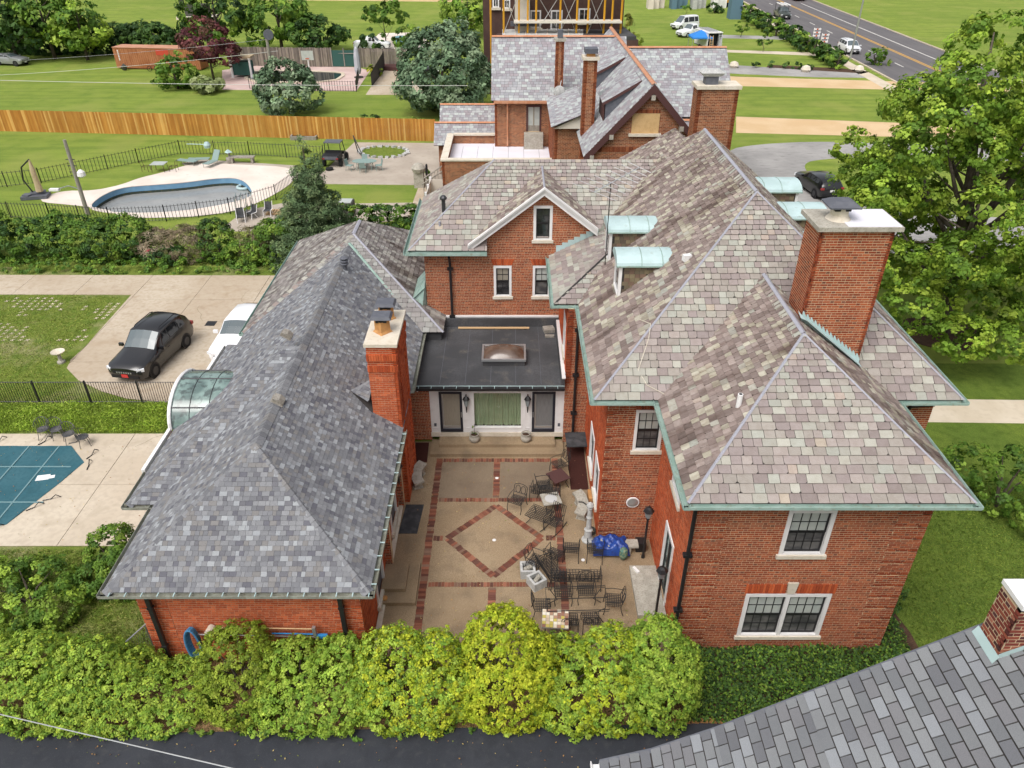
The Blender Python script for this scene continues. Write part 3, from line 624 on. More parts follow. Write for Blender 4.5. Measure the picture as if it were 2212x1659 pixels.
brick_strip((-2.92, 20.45), (-2.56, 20.45), .25); brick_strip((1.26, 20.47), (1.62, 20.47), .25)
pbr.emit('brick', 'brick', patio, near_key, 290)
for x, y in ((-.62, 23.9), (-.66, 20.35), (2.55, 19.35)):
    MB().lathe([(.055, .02), (.07, .034), (.03, .04)], 12, (x, y, 0)).build('ground_light', 'white_paint', patio)

# far lawns, yards and paths
sheet('path', xy(pix([(1590, 252), (2400, 283), (2400, 307), (1590, 287)])), 0.012, 'gravel_path')
sheet('path', xy(pix([(1480, 160), (1600, 166), (2000, 178), (2400, 190), (2400, 205), (1600, 186), (1480, 180)])), 0.012, 'gravel_path')
loop = smooth_poly(xy(pix([(1560, 325), (1640, 311), (1780, 305), (2000, 312), (2260, 330), (2260, 352), (1900, 336), (1760, 345), (1735, 355), (1745, 375), (1800, 440), (2100, 470), (2500, 480), (2500, 560), (2000, 560), (1700, 520), (1560, 400)])), 2)
sheet('carriage_drive', loop, 0.010, 'asphalt_grey')
sheet('front_walk', xy(pix([(1985, 862), (2300, 866), (2300, 916), (1985, 912)])), 0.02, 'walk_concrete')
RXE = lambda y: 50.3 + .04 * (y - 119)
def strip_y(o0, o1, y0, y1): return [(RXE(y0) + o0, y0), (RXE(y0) + o1, y0), (RXE(y1) + o1, y1), (RXE(y1) + o0, y1)]
sheet('road', strip_y(0, 16.4, -50, 600), 0.010, 'road_asphalt')
for o0 in (8.45, 8.85): sheet('road_line', strip_y(o0, o0 + .22, -50, 600), 0.015, 'line_yellow')
for k in range(26): sheet('road_mark', strip_y(4.95, 5.15, 40 + k * 10.5, 43.2 + k * 10.5), 0.015, 'line_white')
sheet('road_line', strip_y(12.1, 12.35, 84, 190), 0.015, 'line_white')
for o0 in (-.25, 16.4): struct(MB().prism(strip_y(o0, o0 + .25, -50, 600), -.05, .14).build('kerb', 'walk_concrete'))
sheet('sidewalk', strip_y(-3.0, -1.2, -50, 300), 0.014, 'walk_concrete')
sheet('path', xy(pix([(1480, 137), (1590, 141), (1720, 150), (1850, 158), (1870, 168), (1760, 167), (1600, 160), (1480, 152)])), 0.017, 'asphalt_grey')
sheet('path', xy(pix([(1500, 133), (1560, 140), (1600, 147), (1500, 140)])), 0.013, 'asphalt_grey')
sheet('path', xy(pix([(1545, 75), (1740, 80), (1740, 87), (1545, 82)])), 0.013, 'asphalt_grey')
sheet('path', xy(pix([(1545, 107), (1800, 115), (1800, 122), (1545, 112)])), 0.013, 'walk_concrete')
sheet('flower_bed', xy(pix([(1660, 140), (1820, 148), (1880, 155), (1860, 160), (1760, 155), (1655, 147)])), 0.014, 'soil')
# neighbour's pool garden on the left
sheet_hole('pool_terrace', deckp, [poolp], 0.03, 'pale_concrete')
sheet('terrace_edge', xy(pix([(395, 352), (440, 345), (640, 358), (640, 372), (560, 360), (450, 352), (400, 360)])), 0.02, 'grey_concrete')
np_ = thing('swimming_pool', 'kidney shaped pool of grey murky water with a blue liner edge', 'pool', (poolp[0][0], poolp[0][1], 0))
def band(poly, z0, z1):
    m_ = MB(); n = len(poly)
    for i in range(n): a_, b_ = poly[i - 1], poly[i]; m_.quad((a_[0], a_[1], z0), (b_[0], b_[1], z0), (b_[0], b_[1], z1), (a_[0], a_[1], z1))
    return m_
band(poolp, -.42, .05).build('liner', 'coping_blue', np_); band(inset(poolp, .01), -.8, -.42).build('scum_band', 'pool_scum', np_)
r1 = MB(); ring(r1, inset(poolp, -.16), inset(poolp, .02), 0.0, .05); r1.build('coping', 'pale_concrete', np_)
wp_ = inset(poolp, .0); MB().prism(wp_, -.9, -.62).build('water', 'pool_grey', np_)
tubept = [(P(525, 391)[0] + .55 * math.cos(a), P(525, 391)[1] + .55 * math.sin(a), -.5) for a in np.linspace(0, 2 * math.pi, 16, endpoint=False)]
tag(MB().tube(tubept, .12, 6, closed=True).build('swim_ring', 'copper_pale'), 'pale blue float ring at the end of the grey pool', 'float ring')
sheet('neighbour_patio', xy(pix([(700, 371), (765, 308), (1000, 310), (1000, 420), (905, 400), (640, 397), (640, 372)])), 0.022, 'grey_concrete')
sheet('gravel_pad', xy(pix([(470, 500), (530, 455), (620, 437), (760, 440), (890, 438), (890, 470), (700, 500)])), 0.016, 'grey_concrete')
sheet('neighbour_walk', xy(pix([(905, 402), (925, 402), (905, 470), (880, 470)])), 0.024, 'drive_concrete')
sheet('island_bed', smooth_poly(xy(pix([(775, 330), (800, 316), (860, 316), (885, 322), (862, 340), (800, 343)])), 2), 0.05, 'lawn_worn')
# second far garden: dark pool on rose paving, drive
sheet('rose_terrace', xy(pix([(480, 152), (565, 140), (765, 145), (800, 152), (770, 197), (480, 194)])), 0.02, 'rose_concrete')
sheet('far_drive', xy(pix([(815, 150), (880, 150), (920, 205), (790, 205), (810, 175)])), 0.022, 'drive_concrete')
dp = thing('swimming_pool', 'far dark green pool set in rose paving beside basketball hoop', 'pool', P(640, 165))
dpp = smooth_poly(xy(pix([(525, 157), (570, 152), (720, 155), (752, 160), (725, 178), (600, 180), (530, 176)])), 1)
r3 = MB(); ring(r3, dpp, inset(dpp, .5), .02, .12); r3.build('coping', 'walk_concrete', dp); MB().prism(inset(dpp, .4), 0, .06).build('water', 'pool_dark', dp)
sheet('far_terrace', xy(pix([(795, 95), (820, 72), (905, 70), (930, 95), (900, 110), (800, 112)])), 0.02, 'pale_concrete')
bp_ = thing('swimming_pool', 'far turquoise pool half hidden by saplings', 'pool', P(860, 90))
bpp = smooth_poly(xy(pix([(838, 78), (895, 76), (888, 100), (850, 104)])), 2)
r4 = MB(); ring(r4, bpp, inset(bpp, .5), .02, .12); r4.build('coping', 'pale_concrete', bp_); MB().prism(inset(bpp, .4), 0, .06).build('water', 'pool_blue', bp_)
sheet('far_path', xy(pix([(560, 0), (1000, 4), (1000, -2), (560, -4)])), 0.01, 'gravel_path')

# ================================================================== FOLIAGE
def leaf_object(name, C, Nn, S, colr, parent, m='leaf', asp=0.55, off=None):
    n = len(C)
    Nn = Nn / np.maximum(np.linalg.norm(Nn, axis=1, keepdims=True), 1e-6)
    r_ = nrg.normal(size=(n, 3)); T = np.cross(Nn, r_); T /= np.maximum(np.linalg.norm(T, axis=1, keepdims=True), 1e-6); B = np.cross(Nn, T)
    s = S[:, None]
    V = np.empty((n, 4, 3)); V[:, 0] = C - T * s; V[:, 1] = C + B * s * asp; V[:, 2] = C + T * s; V[:, 3] = C - B * s * asp
    V[:, 1] += Nn * s * 0.15; V[:, 3] += Nn * s * 0.15
    if off is None: off = wloc(parent) if parent is not None else (0, 0, 0)
    V -= np.array(off)
    me = bpy.data.meshes.new(name)
    me.vertices.add(n * 4); me.vertices.foreach_set('co', V.astype(np.float32).ravel())
    me.loops.add(n * 4); me.loops.foreach_set('vertex_index', np.arange(n * 4, dtype=np.int32))
    me.polygons.add(n); me.polygons.foreach_set('loop_start', np.arange(0, n * 4, 4, dtype=np.int32)); me.polygons.foreach_set('loop_total', np.full(n, 4, dtype=np.int32))
    at = me.attributes.new('col', 'FLOAT_COLOR', 'POINT')
    cc = np.ones((n, 4, 4), dtype=np.float32); cc[:, :, :3] = colr[:, None, :]
    at.data.foreach_set('color', cc.ravel())
    me.update(calc_edges=True); me.validate()
    me.materials.append(MATS[m]); o = bpy.data.objects.new(name, me); col.objects.link(o)
    if parent is not None: o.parent = parent
    o['kind'] = 'stuff'
    return o
def clumps(blobs, per_m2, r_c, seed=0, zmin=0.05, inner=0.25, bottom=True):
    """clump centres spread over the surfaces of ellipsoids; returns (centre, outward, radius)"""
    rg = np.random.default_rng(seed); C = []; O = []
    B = np.array(blobs, float)
    for b in B:
        c, r = b[:3], b[3:6]; area = 4 * math.pi * ((r[0] * r[1]) ** 1.6 / 3 + (r[0] * r[2]) ** 1.6 / 3 + (r[1] * r[2]) ** 1.6 / 3) ** (1 / 1.6)
        n = max(3, int(area * per_m2)); d = rg.normal(size=(n, 3)); d /= np.linalg.norm(d, axis=1, keepdims=True)
        if not bottom: d[:, 2] = np.abs(d[:, 2]) * 0.9 + d[:, 2] * 0.1
        q = c + d * r * (1 - inner * rg.random((n, 1)) ** 2) * (1 + 0.06 * rg.normal(size=(n, 1)))
        nn = d / r; nn /= np.linalg.norm(nn, axis=1, keepdims=True)
        keep = q[:, 2] > zmin
        for b2 in B:
            if b2 is b: continue
            keep &= (((q - b2[:3]) / (b2[3:6] * 0.86)) ** 2).sum(1) > 1
        C.append(q[keep]); O.append(nn[keep])
    C = np.concatenate(C); O = np.concatenate(O); return C, O, r_c * rg.uniform(0.6, 1.35, len(C))
def foliage(name, parent, blobs, pal, per_m2=6, r_c=0.3, leaves=40, size=0.06, seed=0, m='leaf', asp=0.6, inner=0.25, flat=0.7, jitc=0.16, zmin=0.05, droop=0.0, hi=None):
    rg = np.random.default_rng(seed + 99)
    C, O, Rr = clumps(blobs, per_m2, r_c, seed, zmin, inner); k = len(C)
    if k == 0: return
    pal = np.array(pal); cc = pal[rg.integers(0, len(pal), k)] * (1 + rg.normal(0, jitc, (k, 1))).clip(0.45, 1.7)
    n = k * leaves; idx = np.repeat(np.arange(k), leaves)
    d = rg.normal(size=(n, 3)); d /= np.linalg.norm(d, axis=1, keepdims=True)
    oo = O[idx]; dt = (d * oo).sum(1, keepdims=True); d = np.where(dt < -0.2, d - 2 * dt * oo, d)
    pos = C[idx] + d * (Rr[idx, None]) * (rg.random((n, 1)) ** 0.4) * np.array([1, 1, flat])
    pos[:, 2] -= droop * rg.random(n) * Rr[idx]
    nn = d * 0.8 + oo * 0.5 + rg.normal(0, 0.45, (n, 3)); nn[:, 2] += 0.45
    cl = cc[idx] * (1 + rg.normal(0, 0.14, (n, 1))).clip(0.5, 1.6)
    if hi is not None:      # young shoots of another colour
        mk = rg.random(n) < hi[1]; cl[mk] = np.array(hi[0]) * (1 + rg.normal(0, 0.12, (mk.sum(), 1)))
    ok = pos[:, 2] > 0.02
    return leaf_object(name, pos[ok], nn[ok], (size * rg.uniform(0.45, 1.5, n))[ok], cl[ok], parent, m, asp)
G_BRIGHT = [lin(156, 182, 70), lin(140, 170, 64), lin(166, 188, 76), lin(122, 156, 58)]
G_YELLOW = [lin(180, 188, 52), lin(164, 180, 48), lin(148, 170, 46)]
G_MID = [lin(108, 140, 52), lin(90, 125, 46), lin(126, 152, 58), lin(80, 112, 44)]
G_DARK = [lin(72, 102, 48), lin(58, 88, 42), lin(86, 116, 54), lin(50, 76, 38)]
G_BLUE = [lin(118, 140, 108), lin(98, 122, 92), lin(134, 152, 120), lin(80, 102, 76)]
G_BOX = [lin(138, 158, 52), lin(120, 142, 46), lin(152, 168, 60)]
def bark_tree(parent, base, h, r, limbs, seed=0):
    rg = random.Random(seed); mb = MB(); b = Vector(base)
    pts = [b, b + Vector((rg.uniform(-.1, .1), rg.uniform(-.1, .1), h * .35)), b + Vector((rg.uniform(-.25, .25), rg.uniform(-.2, .2), h * .7)), b + Vector((rg.uniform(-.3, .3), rg.uniform(-.3, .3), h))]
    mb.tube(pts, [r, r * .75, r * .5, r * .15], 8)
    for i in range(limbs):
        t = 0.22 + 0.7 * i / max(1, limbs); p0 = b + (pts[3] - b) * t; an = i * 2.4 + rg.random(); ln = h * rg.uniform(.28, .5) * (1.15 - t * .6)
        d = Vector((math.cos(an), math.sin(an), rg.uniform(.25, .8)))
        mid = p0 + d * ln * .5 + Vector((0, 0, ln * .06)); end = p0 + d * ln + Vector((0, 0, ln * .2))
        mb.tube([p0, mid, end], [r * (.5 - t * .3), r * .24, r * .06], 6)
    return mb.build('trunk', 'bark', parent, smooth=True)
def broad_tree(label, base, h, blobs, pal, r=0.15, limbs=7, per_m2=2.0, r_c=0.5, leaves=34, size=0.12, seed=0, name='broadleaf_tree', cat='tree', group=None, m='leaf', flat=.75, inner=.5, **k):
    t = thing(name, label, cat, (base[0], base[1], 0), group=group)
    bark_tree(t, (base[0], base[1], 0), h * .9, r, limbs, seed)
    foliage('crown', t, blobs, pal, per_m2, r_c, leaves, size, seed, m, inner=inner, flat=flat, **k)
    return t
def shrub(label, blobs, pal, seed=0, name='shrub', cat='shrub', group=None, per_m2=7, r_c=.26, leaves=40, size=.055, stem=True, **k):
    b0 = blobs[0]
    t = thing(name, label, cat, (b0[0], b0[1], 0), group=group)
    if stem:
        mb = MB()
        for i in range(5):
            a = i * 1.26 + seed; mb.tube([(b0[0], b0[1], 0), (b0[0] + .3 * math.cos(a), b0[1] + .3 * math.sin(a), b0[2]), (b0[0] + .6 * b0[3] * math.cos(a), b0[1] + .6 * b0[4] * math.sin(a), b0[2] + b0[5] * .5)], [.05, .035, .012], 5)
        mb.build('stem', 'bark', t)
    foliage('foliage', t, blobs, pal, per_m2, r_c, leaves, size, seed, **k)
    return t

# hairline cracks in the concrete
rk2 = random.Random(3)
for k in (0, 2, 4, 5, 7, 10, 12):
    x, y = (rk2.uniform(-22, -13.5), rk2.uniform(31, 43)) if k < 9 else (rk2.uniform(-18, -13), rk2.uniform(20.5, 26.5)); a = rk2.uniform(0, 6.28); pts = [(x, y)]
    for j in range(rk2.randint(4, 8)): a += rk2.uniform(-.6, .6); pts.append((pts[-1][0] + .42 * math.cos(a), pts[-1][1] + .42 * math.sin(a)))
    w_ = .006
    if not (-22.4 < pts[-1][0] < -12.5): continue
    b = MB()
    for (xa, ya), (xb, yb) in zip(pts[:-1], pts[1:]): n_ = Vector((-(yb - ya), xb - xa)).normalized() * w_; b.quad((xa - n_.x, ya - n_.y, .0405), (xb - n_.x, yb - n_.y, .0405), (xb + n_.x, yb + n_.y, .0405), (xa + n_.x, ya + n_.y, .0405))
    b.build('crack', 'crack', bpy.data.objects['concrete_driveway' if k < 9 else 'pool_deck'])

# ================================================================== THE BRICK MANSION
BR = [lin(168, 88, 58), lin(156, 78, 52), lin(176, 97, 64), lin(146, 72, 50), lin(162, 92, 66)]
BRD = [lin(124, 74, 60), lin(132, 70, 52), lin(146, 82, 62)]
def brick_c(w): return pick(BR if w > 0.15 else BR + BRD, 0.13)
BRO = [lin(192, 94, 56), lin(180, 84, 50), lin(202, 104, 64), lin(170, 80, 50)]
def brick_o(w): return pick(BRO, 0.12)
BRT = [lin(150, 88, 58), lin(136, 76, 50), lin(160, 98, 66), lin(120, 66, 46)]
def brick_t(w): return pick(BRT, 0.15)
SL = [lin(150, 139, 136), lin(143, 132, 130), lin(156, 146, 141), lin(138, 127, 124), lin(150, 143, 136), lin(154, 147, 140)]
SLG = [lin(164, 161, 151), lin(170, 168, 158), lin(158, 156, 147), lin(162, 163, 154)]
SLO = [lin(172, 160, 146), lin(166, 152, 142)]
def slate_c(p):
    r = rnd.random(); k = math.sin(p[0] * 1.7 + p[1] * .9) * .06
    return pick(SL, 0.08) if r < .70 + k else (pick(SLG, 0.08) if r < .97 else pick(SLO, 0.06))
SLW = [lin(148, 135, 130), lin(140, 126, 121), lin(132, 118, 113), lin(155, 142, 136), lin(124, 111, 106)]
SLWG = [lin(172, 166, 150), lin(163, 157, 142), lin(180, 175, 160)]
def slate_w(p):
    """weathered slope with lichen-pale slates among brown ones"""
    r = rnd.random()
    return pick(SLW, 0.13) if r < .70 else (pick(SLWG, 0.1) if r < .93 else pick(SLG + SLO, 0.08))
ex_s = lambda t: 0.275 - 0.105 * t
wd_s = lambda t: (0.27 - 0.10 * t, 0.47 - 0.19 * t)
ex_m = lambda t: 0.27 - 0.10 * t
wd_m = lambda t: (0.22 - 0.07 * t, 0.38 - 0.14 * t)

man = thing('brick_mansion', 'red brick mansion with pink and green slate roofs around a courtyard', 'house', (8.4, 22, 0))
slates = Pieces(); slates_w = Pieces()
def rf(poly, eave, weathered=False, ex=ex_s, wd=wd_s, th=0.03):
    roof_face(slates_w if weathered else slates, poly, eave, ex, wd, th, slate_w if weathered else slate_c, owner=man)
EZ = 6.6
X1, X2 = 2.62, 14.33; Y0, Y1 = 19.86, 39.7; RX, RZ = 8.47, 11.45; RY0, RY1 = 25.55, 33.95
rf([(X1, Y0, EZ), (X2, Y0, EZ), (RX, RY0, RZ)], (1, 0, 0))
rf([(X1, Y1, EZ), (X1, Y0, EZ), (RX, RY0, RZ), (RX, RY1, RZ)], (0, -1, 0), True, ex_m, wd_m)
rf([(X2, Y0, EZ), (X2, Y1, EZ), (RX, RY1, RZ), (RX, RY0, RZ)], (0, 1, 0), True, ex_m, wd_m)
rf([(X2, Y1, EZ), (X1, Y1, EZ), (RX, RY1, RZ)], (-1, 0, 0))
# wing towards the street corner
WX1, WX2, WY0, WRX, WRZ, WRY = 4.64, 12.21, 15.0, 8.42, 9.42, 19.09
rf([(WX1, WY0, EZ), (WX2, WY0, EZ), (WRX, WRY, WRZ)], (1, 0, 0))
rf([(WX1, 19.95, EZ), (WX1, WY0, EZ), (WRX, WRY, WRZ), (WRX, 23.3, WRZ)], (0, -1, 0), True, ex_m, wd_m)
rf([(WX2, WY0, EZ), (WX2, 19.95, EZ), (WRX, 23.3, WRZ), (WRX, WRY, WRZ)], (0, 1, 0), True, ex_m, wd_m)
# rear wing with its ridge towards the left, and its front gable
BX1, BY0, BZ, BRX, BRY, BRZ = -4.55, 30.95, 7.0, -0.785, 34.5, 9.97
bz1 = BZ + (BRZ - BZ) / (BRY - BY0) * .5
rf([(BX1, BY0, BZ), (-1.1, BY0, BZ), (-1.1, BY0 + .5, bz1), (6.2, BY0 + .5, bz1), (7.0, BRY, BRZ), (BRX, BRY, BRZ)], (1, 0, 0))
rf([(BX1, 38.05, BZ), (BX1, BY0, BZ), (BRX, BRY, BRZ)], (0, -1, 0), False, ex_m, wd_m)
rf([(6.0, 38.05, BZ), (BX1, 38.05, BZ), (BRX, BRY, BRZ), (7.0, BRY, BRZ)], (-1, 0, 0))
GX, GZ, GS, GY = 1.37, 9.72, 0.77, 30.98
gl, gr_ = -1.85, 3.66
rf([(gl, GY, GZ - GS * (GX - gl)), (GX, GY, GZ), (GX, 34.25, GZ), (gl, 31.3, GZ - GS * (GX - gl))], (0, -1, 0), True, ex_m, wd_m)
rf([(GX, GY, GZ), (gr_, GY, GZ - GS * (gr_ - GX)), (gr_, 32.2, GZ - GS * (gr_ - GX)), (GX, 34.25, GZ)], (0, 1, 0), True, ex_m, wd_m)
# low stair roof tucked between gable and main slope
rf([(1.65, 31.35, EZ), (1.65, 26.58, EZ), (4.09, 29.02, 7.82), (4.09, 31.35, 7.82)], (0, -1, 0), False)
rf([(1.65, 26.58, EZ), (2.62, 26.58, EZ), (4.09, 29.02, 7.82)], (1, 0, 0))
# small rear hip seen behind the main slope
rf([(4.3, 33, 8.0), (7.7, 34.2, 10.83), (7.7, 36.6, 10.83), (4.3, 39.0, 8.0)], (0, -1, 0), True, ex_m, wd_m)
rf([(11.1, 39.0, 8.0), (7.7, 36.6, 10.83), (7.7, 34.2, 10.83), (11.1, 33, 8.0)], (0, 1, 0), True, ex_m, wd_m)
mro = man
def slate_key(i):
    z = i[0]; k = near_key(i); return k if z[1] < 24 else k * 0.6
slates.emit('slate', 'slate', mro, slate_key, 200); slates_w.emit('slate', 'slate_old', mro, slate_key, 90)
# hips and ridges in lead
for p, q in (((X1, Y0, EZ), (RX, RY0, RZ)), ((X2, Y0, EZ), (RX, RY0, RZ)), ((WX1, WY0, EZ), (WRX, WRY, WRZ)), ((WX2, WY0, EZ), (WRX, WRY, WRZ)),
             ((BX1, BY0, BZ), (BRX, BRY, BRZ)), ((GX, GY, GZ), (GX, 34.25, GZ))): fl_ = MB(); cap_line(fl_, p, q, 0.042, 0.018, 0.045); fl_.build('hip_flashing', 'lead', man)
for p, q in (((RX, RY0, RZ), (RX, RY1, RZ)), ((WRX, WRY, WRZ), (WRX, 23.3, WRZ))): fl_ = MB(); cap_line(fl_, p, q, .08, .03, .05); fl_.build('ridge_flashing', 'lead', man)
vl = MB()
cap_line(vl, (1.65, 26.58, EZ + .0), (4.09, 29.02, 7.84), .05, .015, .03); vl.build('valley_flashing', 'iron', man)
# ridge and hip slates
rc = Pieces(); rc.par = None
for i in range(36):
    y = RY0 + (RY1 - RY0) * i / 36
    rc.add([(RX - .30, y + .02, RZ - .20), (RX - .03, y + .02, RZ + .045), (RX - .03, y + .21, RZ + .035), (RX - .30, y + .21, RZ - .215)], [(0, 1, 2, 3)], pick(SLG + SLW, .12))
for i in range(20):
    y = WRY + (23.1 - WRY) * i / 20
    rc.add([(WRX - .26, y + .02, WRZ - .14), (WRX - .03, y + .02, WRZ + .045), (WRX - .03, y + .19, WRZ + .035), (WRX - .26, y + .19, WRZ - .155)], [(0, 1, 2, 3)], pick(SLG + SLW, .12))
rc.emit('ridge_slate', 'slate', man, near_key, 100)

# walls
bricks = Pieces()
XA, XB = 5.1, 11.62
H = EZ - 0.12
wall(bricks, man, (XA, 15.6, 0), (1, 0, 0), (0, -1, 0), [(0, 0), (XB - XA, 0), (XB - XA, H), (0, H)], [(7.65 - XA, 8.97 - XA, 4.14, 5.86), (7.01 - XA, 9.58 - XA, .62, 2.5)], brick_c)
# brick quoins, five courses proud, one recessed
for a0 in (0.0, XB - XA - 0.92):
    wall(bricks, man, (XA + a0, 15.586, 0), (1, 0, 0), (0, -1, 0), [(0, 0), (.92, 0), (.92, H), (0, H)], [], brick_c, thick=.02, skip=lambda r: r % 6 == 5)
wall(bricks, man, (XA, 20.4, 0), (0, -1, 0), (-1, 0, 0), [(0, 0), (4.8, 0), (4.8, H), (0, H)], [(2.0, 3.25, 0.2, 2.85), (1.95, 3.15, 4.45, 5.5)], brick_o)
wall(bricks, man, (XB, 15.6, 0), (0, 1, 0), (1, 0, 0), [(0, 0), (4.8, 0), (4.8, H), (0, H)], [], brick_c, bond='common')
wall(bricks, man, (3.15, 20.4, 0), (1, 0, 0), (0, -1, 0), [(0, 0), (1.95, 0), (1.95, H), (0, H)], [(4.09 - 3.15, 5.03 - 3.15, 4.19, 5.86)], brick_c)
wall(bricks, man, (3.15, 20.386, 0), (1, 0, 0), (0, -1, 0), [(0, 0), (.62, 0), (.62, H), (0, H)], [], brick_c, thick=.02, skip=lambda r: r % 6 == 5)
wall(bricks, man, (3.15, 26.4, 0), (0, -1, 0), (-1, 0, 0), [(0, 0), (6.0, 0), (6.0, H), (0, H)], [(2.2, 3.5, .9, 2.7), (4.1, 5.3, .9, 2.7)], brick_o)
wall(bricks, man, (XB, 20.4, 0), (1, 0, 0), (0, -1, 0), [(0, 0), (2.2, 0), (2.2, H), (0, H)], [], brick_c)
wall(bricks, man, (2.2, 26.4, 0), (1, 0, 0), (0, -1, 0), [(0, 0), (.95, 0), (.95, H), (0, H)], [], brick_c)
wall(bricks, man, (2.2, 31.4, 3.0), (0, -1, 0), (-1, 0, 0), [(0, 0), (5.0, 0), (5.0, 3.5), (0, 3.5)], [(3.3, 4.3, .9, 2.6)], brick_o, bond='common')
GW = -3.92
gz0 = 3.1
wall(bricks, man, (GW, 31.4, gz0), (1, 0, 0), (0, -1, 0), [(0, 0), (7.6, 0), (7.6, 7.86 - gz0), (GX - GW, GZ - .12 - gz0), (-1.75 - GW, 7.2 - gz0), (-1.75 - GW, 6.92 - gz0), (0, 6.92 - gz0)],
     [(.93 - GW, 1.76 - GW, 7.34 - gz0, 8.9 - gz0), (-.83 - GW, -.02 - GW, 4.6 - gz0, 6.11 - gz0), (.94 - GW, 1.75 - GW, 4.6 - gz0, 6.11 - gz0)], brick_c)
wall(bricks, man, (GW, 37.6, 0), (0, -1, 0), (-1, 0, 0), [(0, 0), (6.2, 0), (6.2, 6.92), (0, 6.92)], [], brick_c, bond='common')
wall(bricks, man, (-4.45, 26.4, 0), (1, 0, 0), (0, -1, 0), [(0, .12), (.97, .12), (.97, 2.98), (0, 2.98)], [], brick_c)
# chimney stack
CXa, CXb, CYa, CYb = 8.86, 10.98, 20.53, 21.75
wall(bricks, man, (CXa, CYa, 6.9), (1, 0, 0), (0, -1, 0), [(0, 0), (CXb - CXa, 0), (CXb - CXa, 5.12), (0, 5.12)], [], brick_c, thick=.1)
wall(bricks, man, (CXa, CYb, 8.5), (0, -1, 0), (-1, 0, 0), [(0, 0), (CYb - CYa, 0), (CYb - CYa, 3.52), (0, 3.52)], [], brick_c, thick=.1)
wall(bricks, man, (CXb, CYa, 6.9), (0, 1, 0), (1, 0, 0), [(0, 0), (CYb - CYa, 0), (CYb - CYa, 5.12), (0, 5.12)], [], brick_c, thick=.1)
bricks.par = man
# flat arches
soldier_arch(bricks, (0, 15.585, 0), (1, 0, 0), (0, -1, 0), 7.65, 8.97, 5.88, 6.2, brick_c, d=.02)
soldier_arch(bricks, (0, 15.585, 0), (1, 0, 0), (0, -1, 0), 6.95, 8.15, 2.53, 2.9, lambda w: pick(BRO, .1), d=.02, flare=.0)
soldier_arch(bricks, (0, 15.585, 0), (1, 0, 0), (0, -1, 0), 8.50, 9.66, 2.53, 2.9, lambda w: pick(BRO, .1), d=.02, flare=.0)
soldier_arch(bricks, (0, 20.39, 0), (1, 0, 0), (0, -1, 0), 4.09, 5.03, 5.88, 6.2, brick_c, d=.02)
for c0 in (-.83, .94): soldier_arch(bricks, (0, 31.388, 0), (1, 0, 0), (0, -1, 0), c0 - .02, c0 + .83, 6.14, 6.44, lambda w: pick(BRO, .1), d=.02)
mw = bricks.par
for b_ in ((5.35, 11.4, 15.9, 20.3, .1, 6.2), (3.4, 13.5, 20.7, 39, .1, 6.4), (-3.6, 3.4, 31.7, 37.5, .1, 6.8)): MB().box(*b_).build('core', 'deck_dark', man)
bricks.emit('brick', 'brick', mw, near_key, 290)
# keystone, stone trims
Lw = Loc((0, 15.6, 0), (1, 0, 0), (0, -1, 0))
ks = MB(); ks.add([(8.21, 15.55, 2.53), (8.44, 15.55, 2.53), (8.49, 15.55, 2.98), (8.17, 15.55, 2.98), (8.21, 15.62, 2.53), (8.44, 15.62, 2.53), (8.49, 15.62, 2.98), (8.17, 15.62, 2.98)], [(0, 1, 2, 3), (0, 4, 5, 1), (1, 5, 6, 2), (2, 6, 7, 3), (3, 7, 4, 0)])
ks.build('keystone', 'limestone', man)
sash_window(man, Lw, 7.65, 8.97, 4.14, 5.86, (4, 2), .12)
sash_window(man, Lw, 7.01, 9.58, .62, 2.5, (4, 2), .12, units=2)
sash_window(man, Loc((0, 20.4, 0), (1, 0, 0), (0, -1, 0)), 4.09, 5.03, 4.19, 5.86, (3, 2), .1)
Lg = Loc((0, 31.4, 0), (1, 0, 0), (0, -1, 0))
sash_window(man, Lg, .93, 1.76, 7.34, 8.9, (2, 2), .12, upper='glass_dark', lower='glass_dark', both=False)
sash_window(man, Lg, -.83, -.02, 4.6, 6.11, (2, 2), .11, upper='curtain_beige', lower='glass_dark')
sash_window(man, Lg, .94, 1.75, 4.6, 6.11, (2, 2), .11, both=False)
Lm = Loc((3.15, 26.4, 0), (0, -1, 0), (-1, 0, 0))
sash_window(man, Lm, 2.2, 3.5, .9, 2.7, (3, 2), .1); sash_window(man, Lm, 4.1, 5.3, .9, 2.7, (3, 2), .1)
Lq = Loc((XA, 20.4, 0), (0, -1, 0), (-1, 0, 0))
sash_window(man, Lq, 1.95, 3.15, 4.45, 5.5, (3, 2), .1, upper='glass_dark', lower='glass_dark')
sash_window(man, Loc((2.2, 31.4, 3.0), (0, -1, 0), (-1, 0, 0)), 3.3, 4.3, .9, 2.6, (2, 2), .1)
# french door in the wing
fd = MB(); Lq.box(fd, 2.0, 2.12, -.1, .04, .15, 2.85); Lq.box(fd, 3.13, 3.25, -.1, .04, .15, 2.85); Lq.box(fd, 2.12, 3.13, -.1, .04, 2.73, 2.85)
fdo = fd.build('door', 'white_paint', man)
fs_ = MB()
for a0 in (2.13, 2.63):
    Lq.box(fs_, a0, a0 + .07, -.08, -.02, .2, 2.72); Lq.box(fs_, a0 + .42, a0 + .49, -.08, -.02, .2, 2.72); Lq.box(fs_, a0 + .07, a0 + .42, -.08, -.02, .2, .35); Lq.box(fs_, a0 + .07, a0 + .42, -.08, -.02, 2.6, 2.72); Lq.box(fs_, a0 + .07, a0 + .42, -.078, -.022, 1.4, 1.46)
fs_.build('door_frame', 'black_metal', fdo)
for a0 in (2.20, 2.70): g_ = MB(); Lq.box(g_, a0, a0 + .35, -.06, -.05, .3, 2.65); g_.build('pane', 'glass_green', fdo)
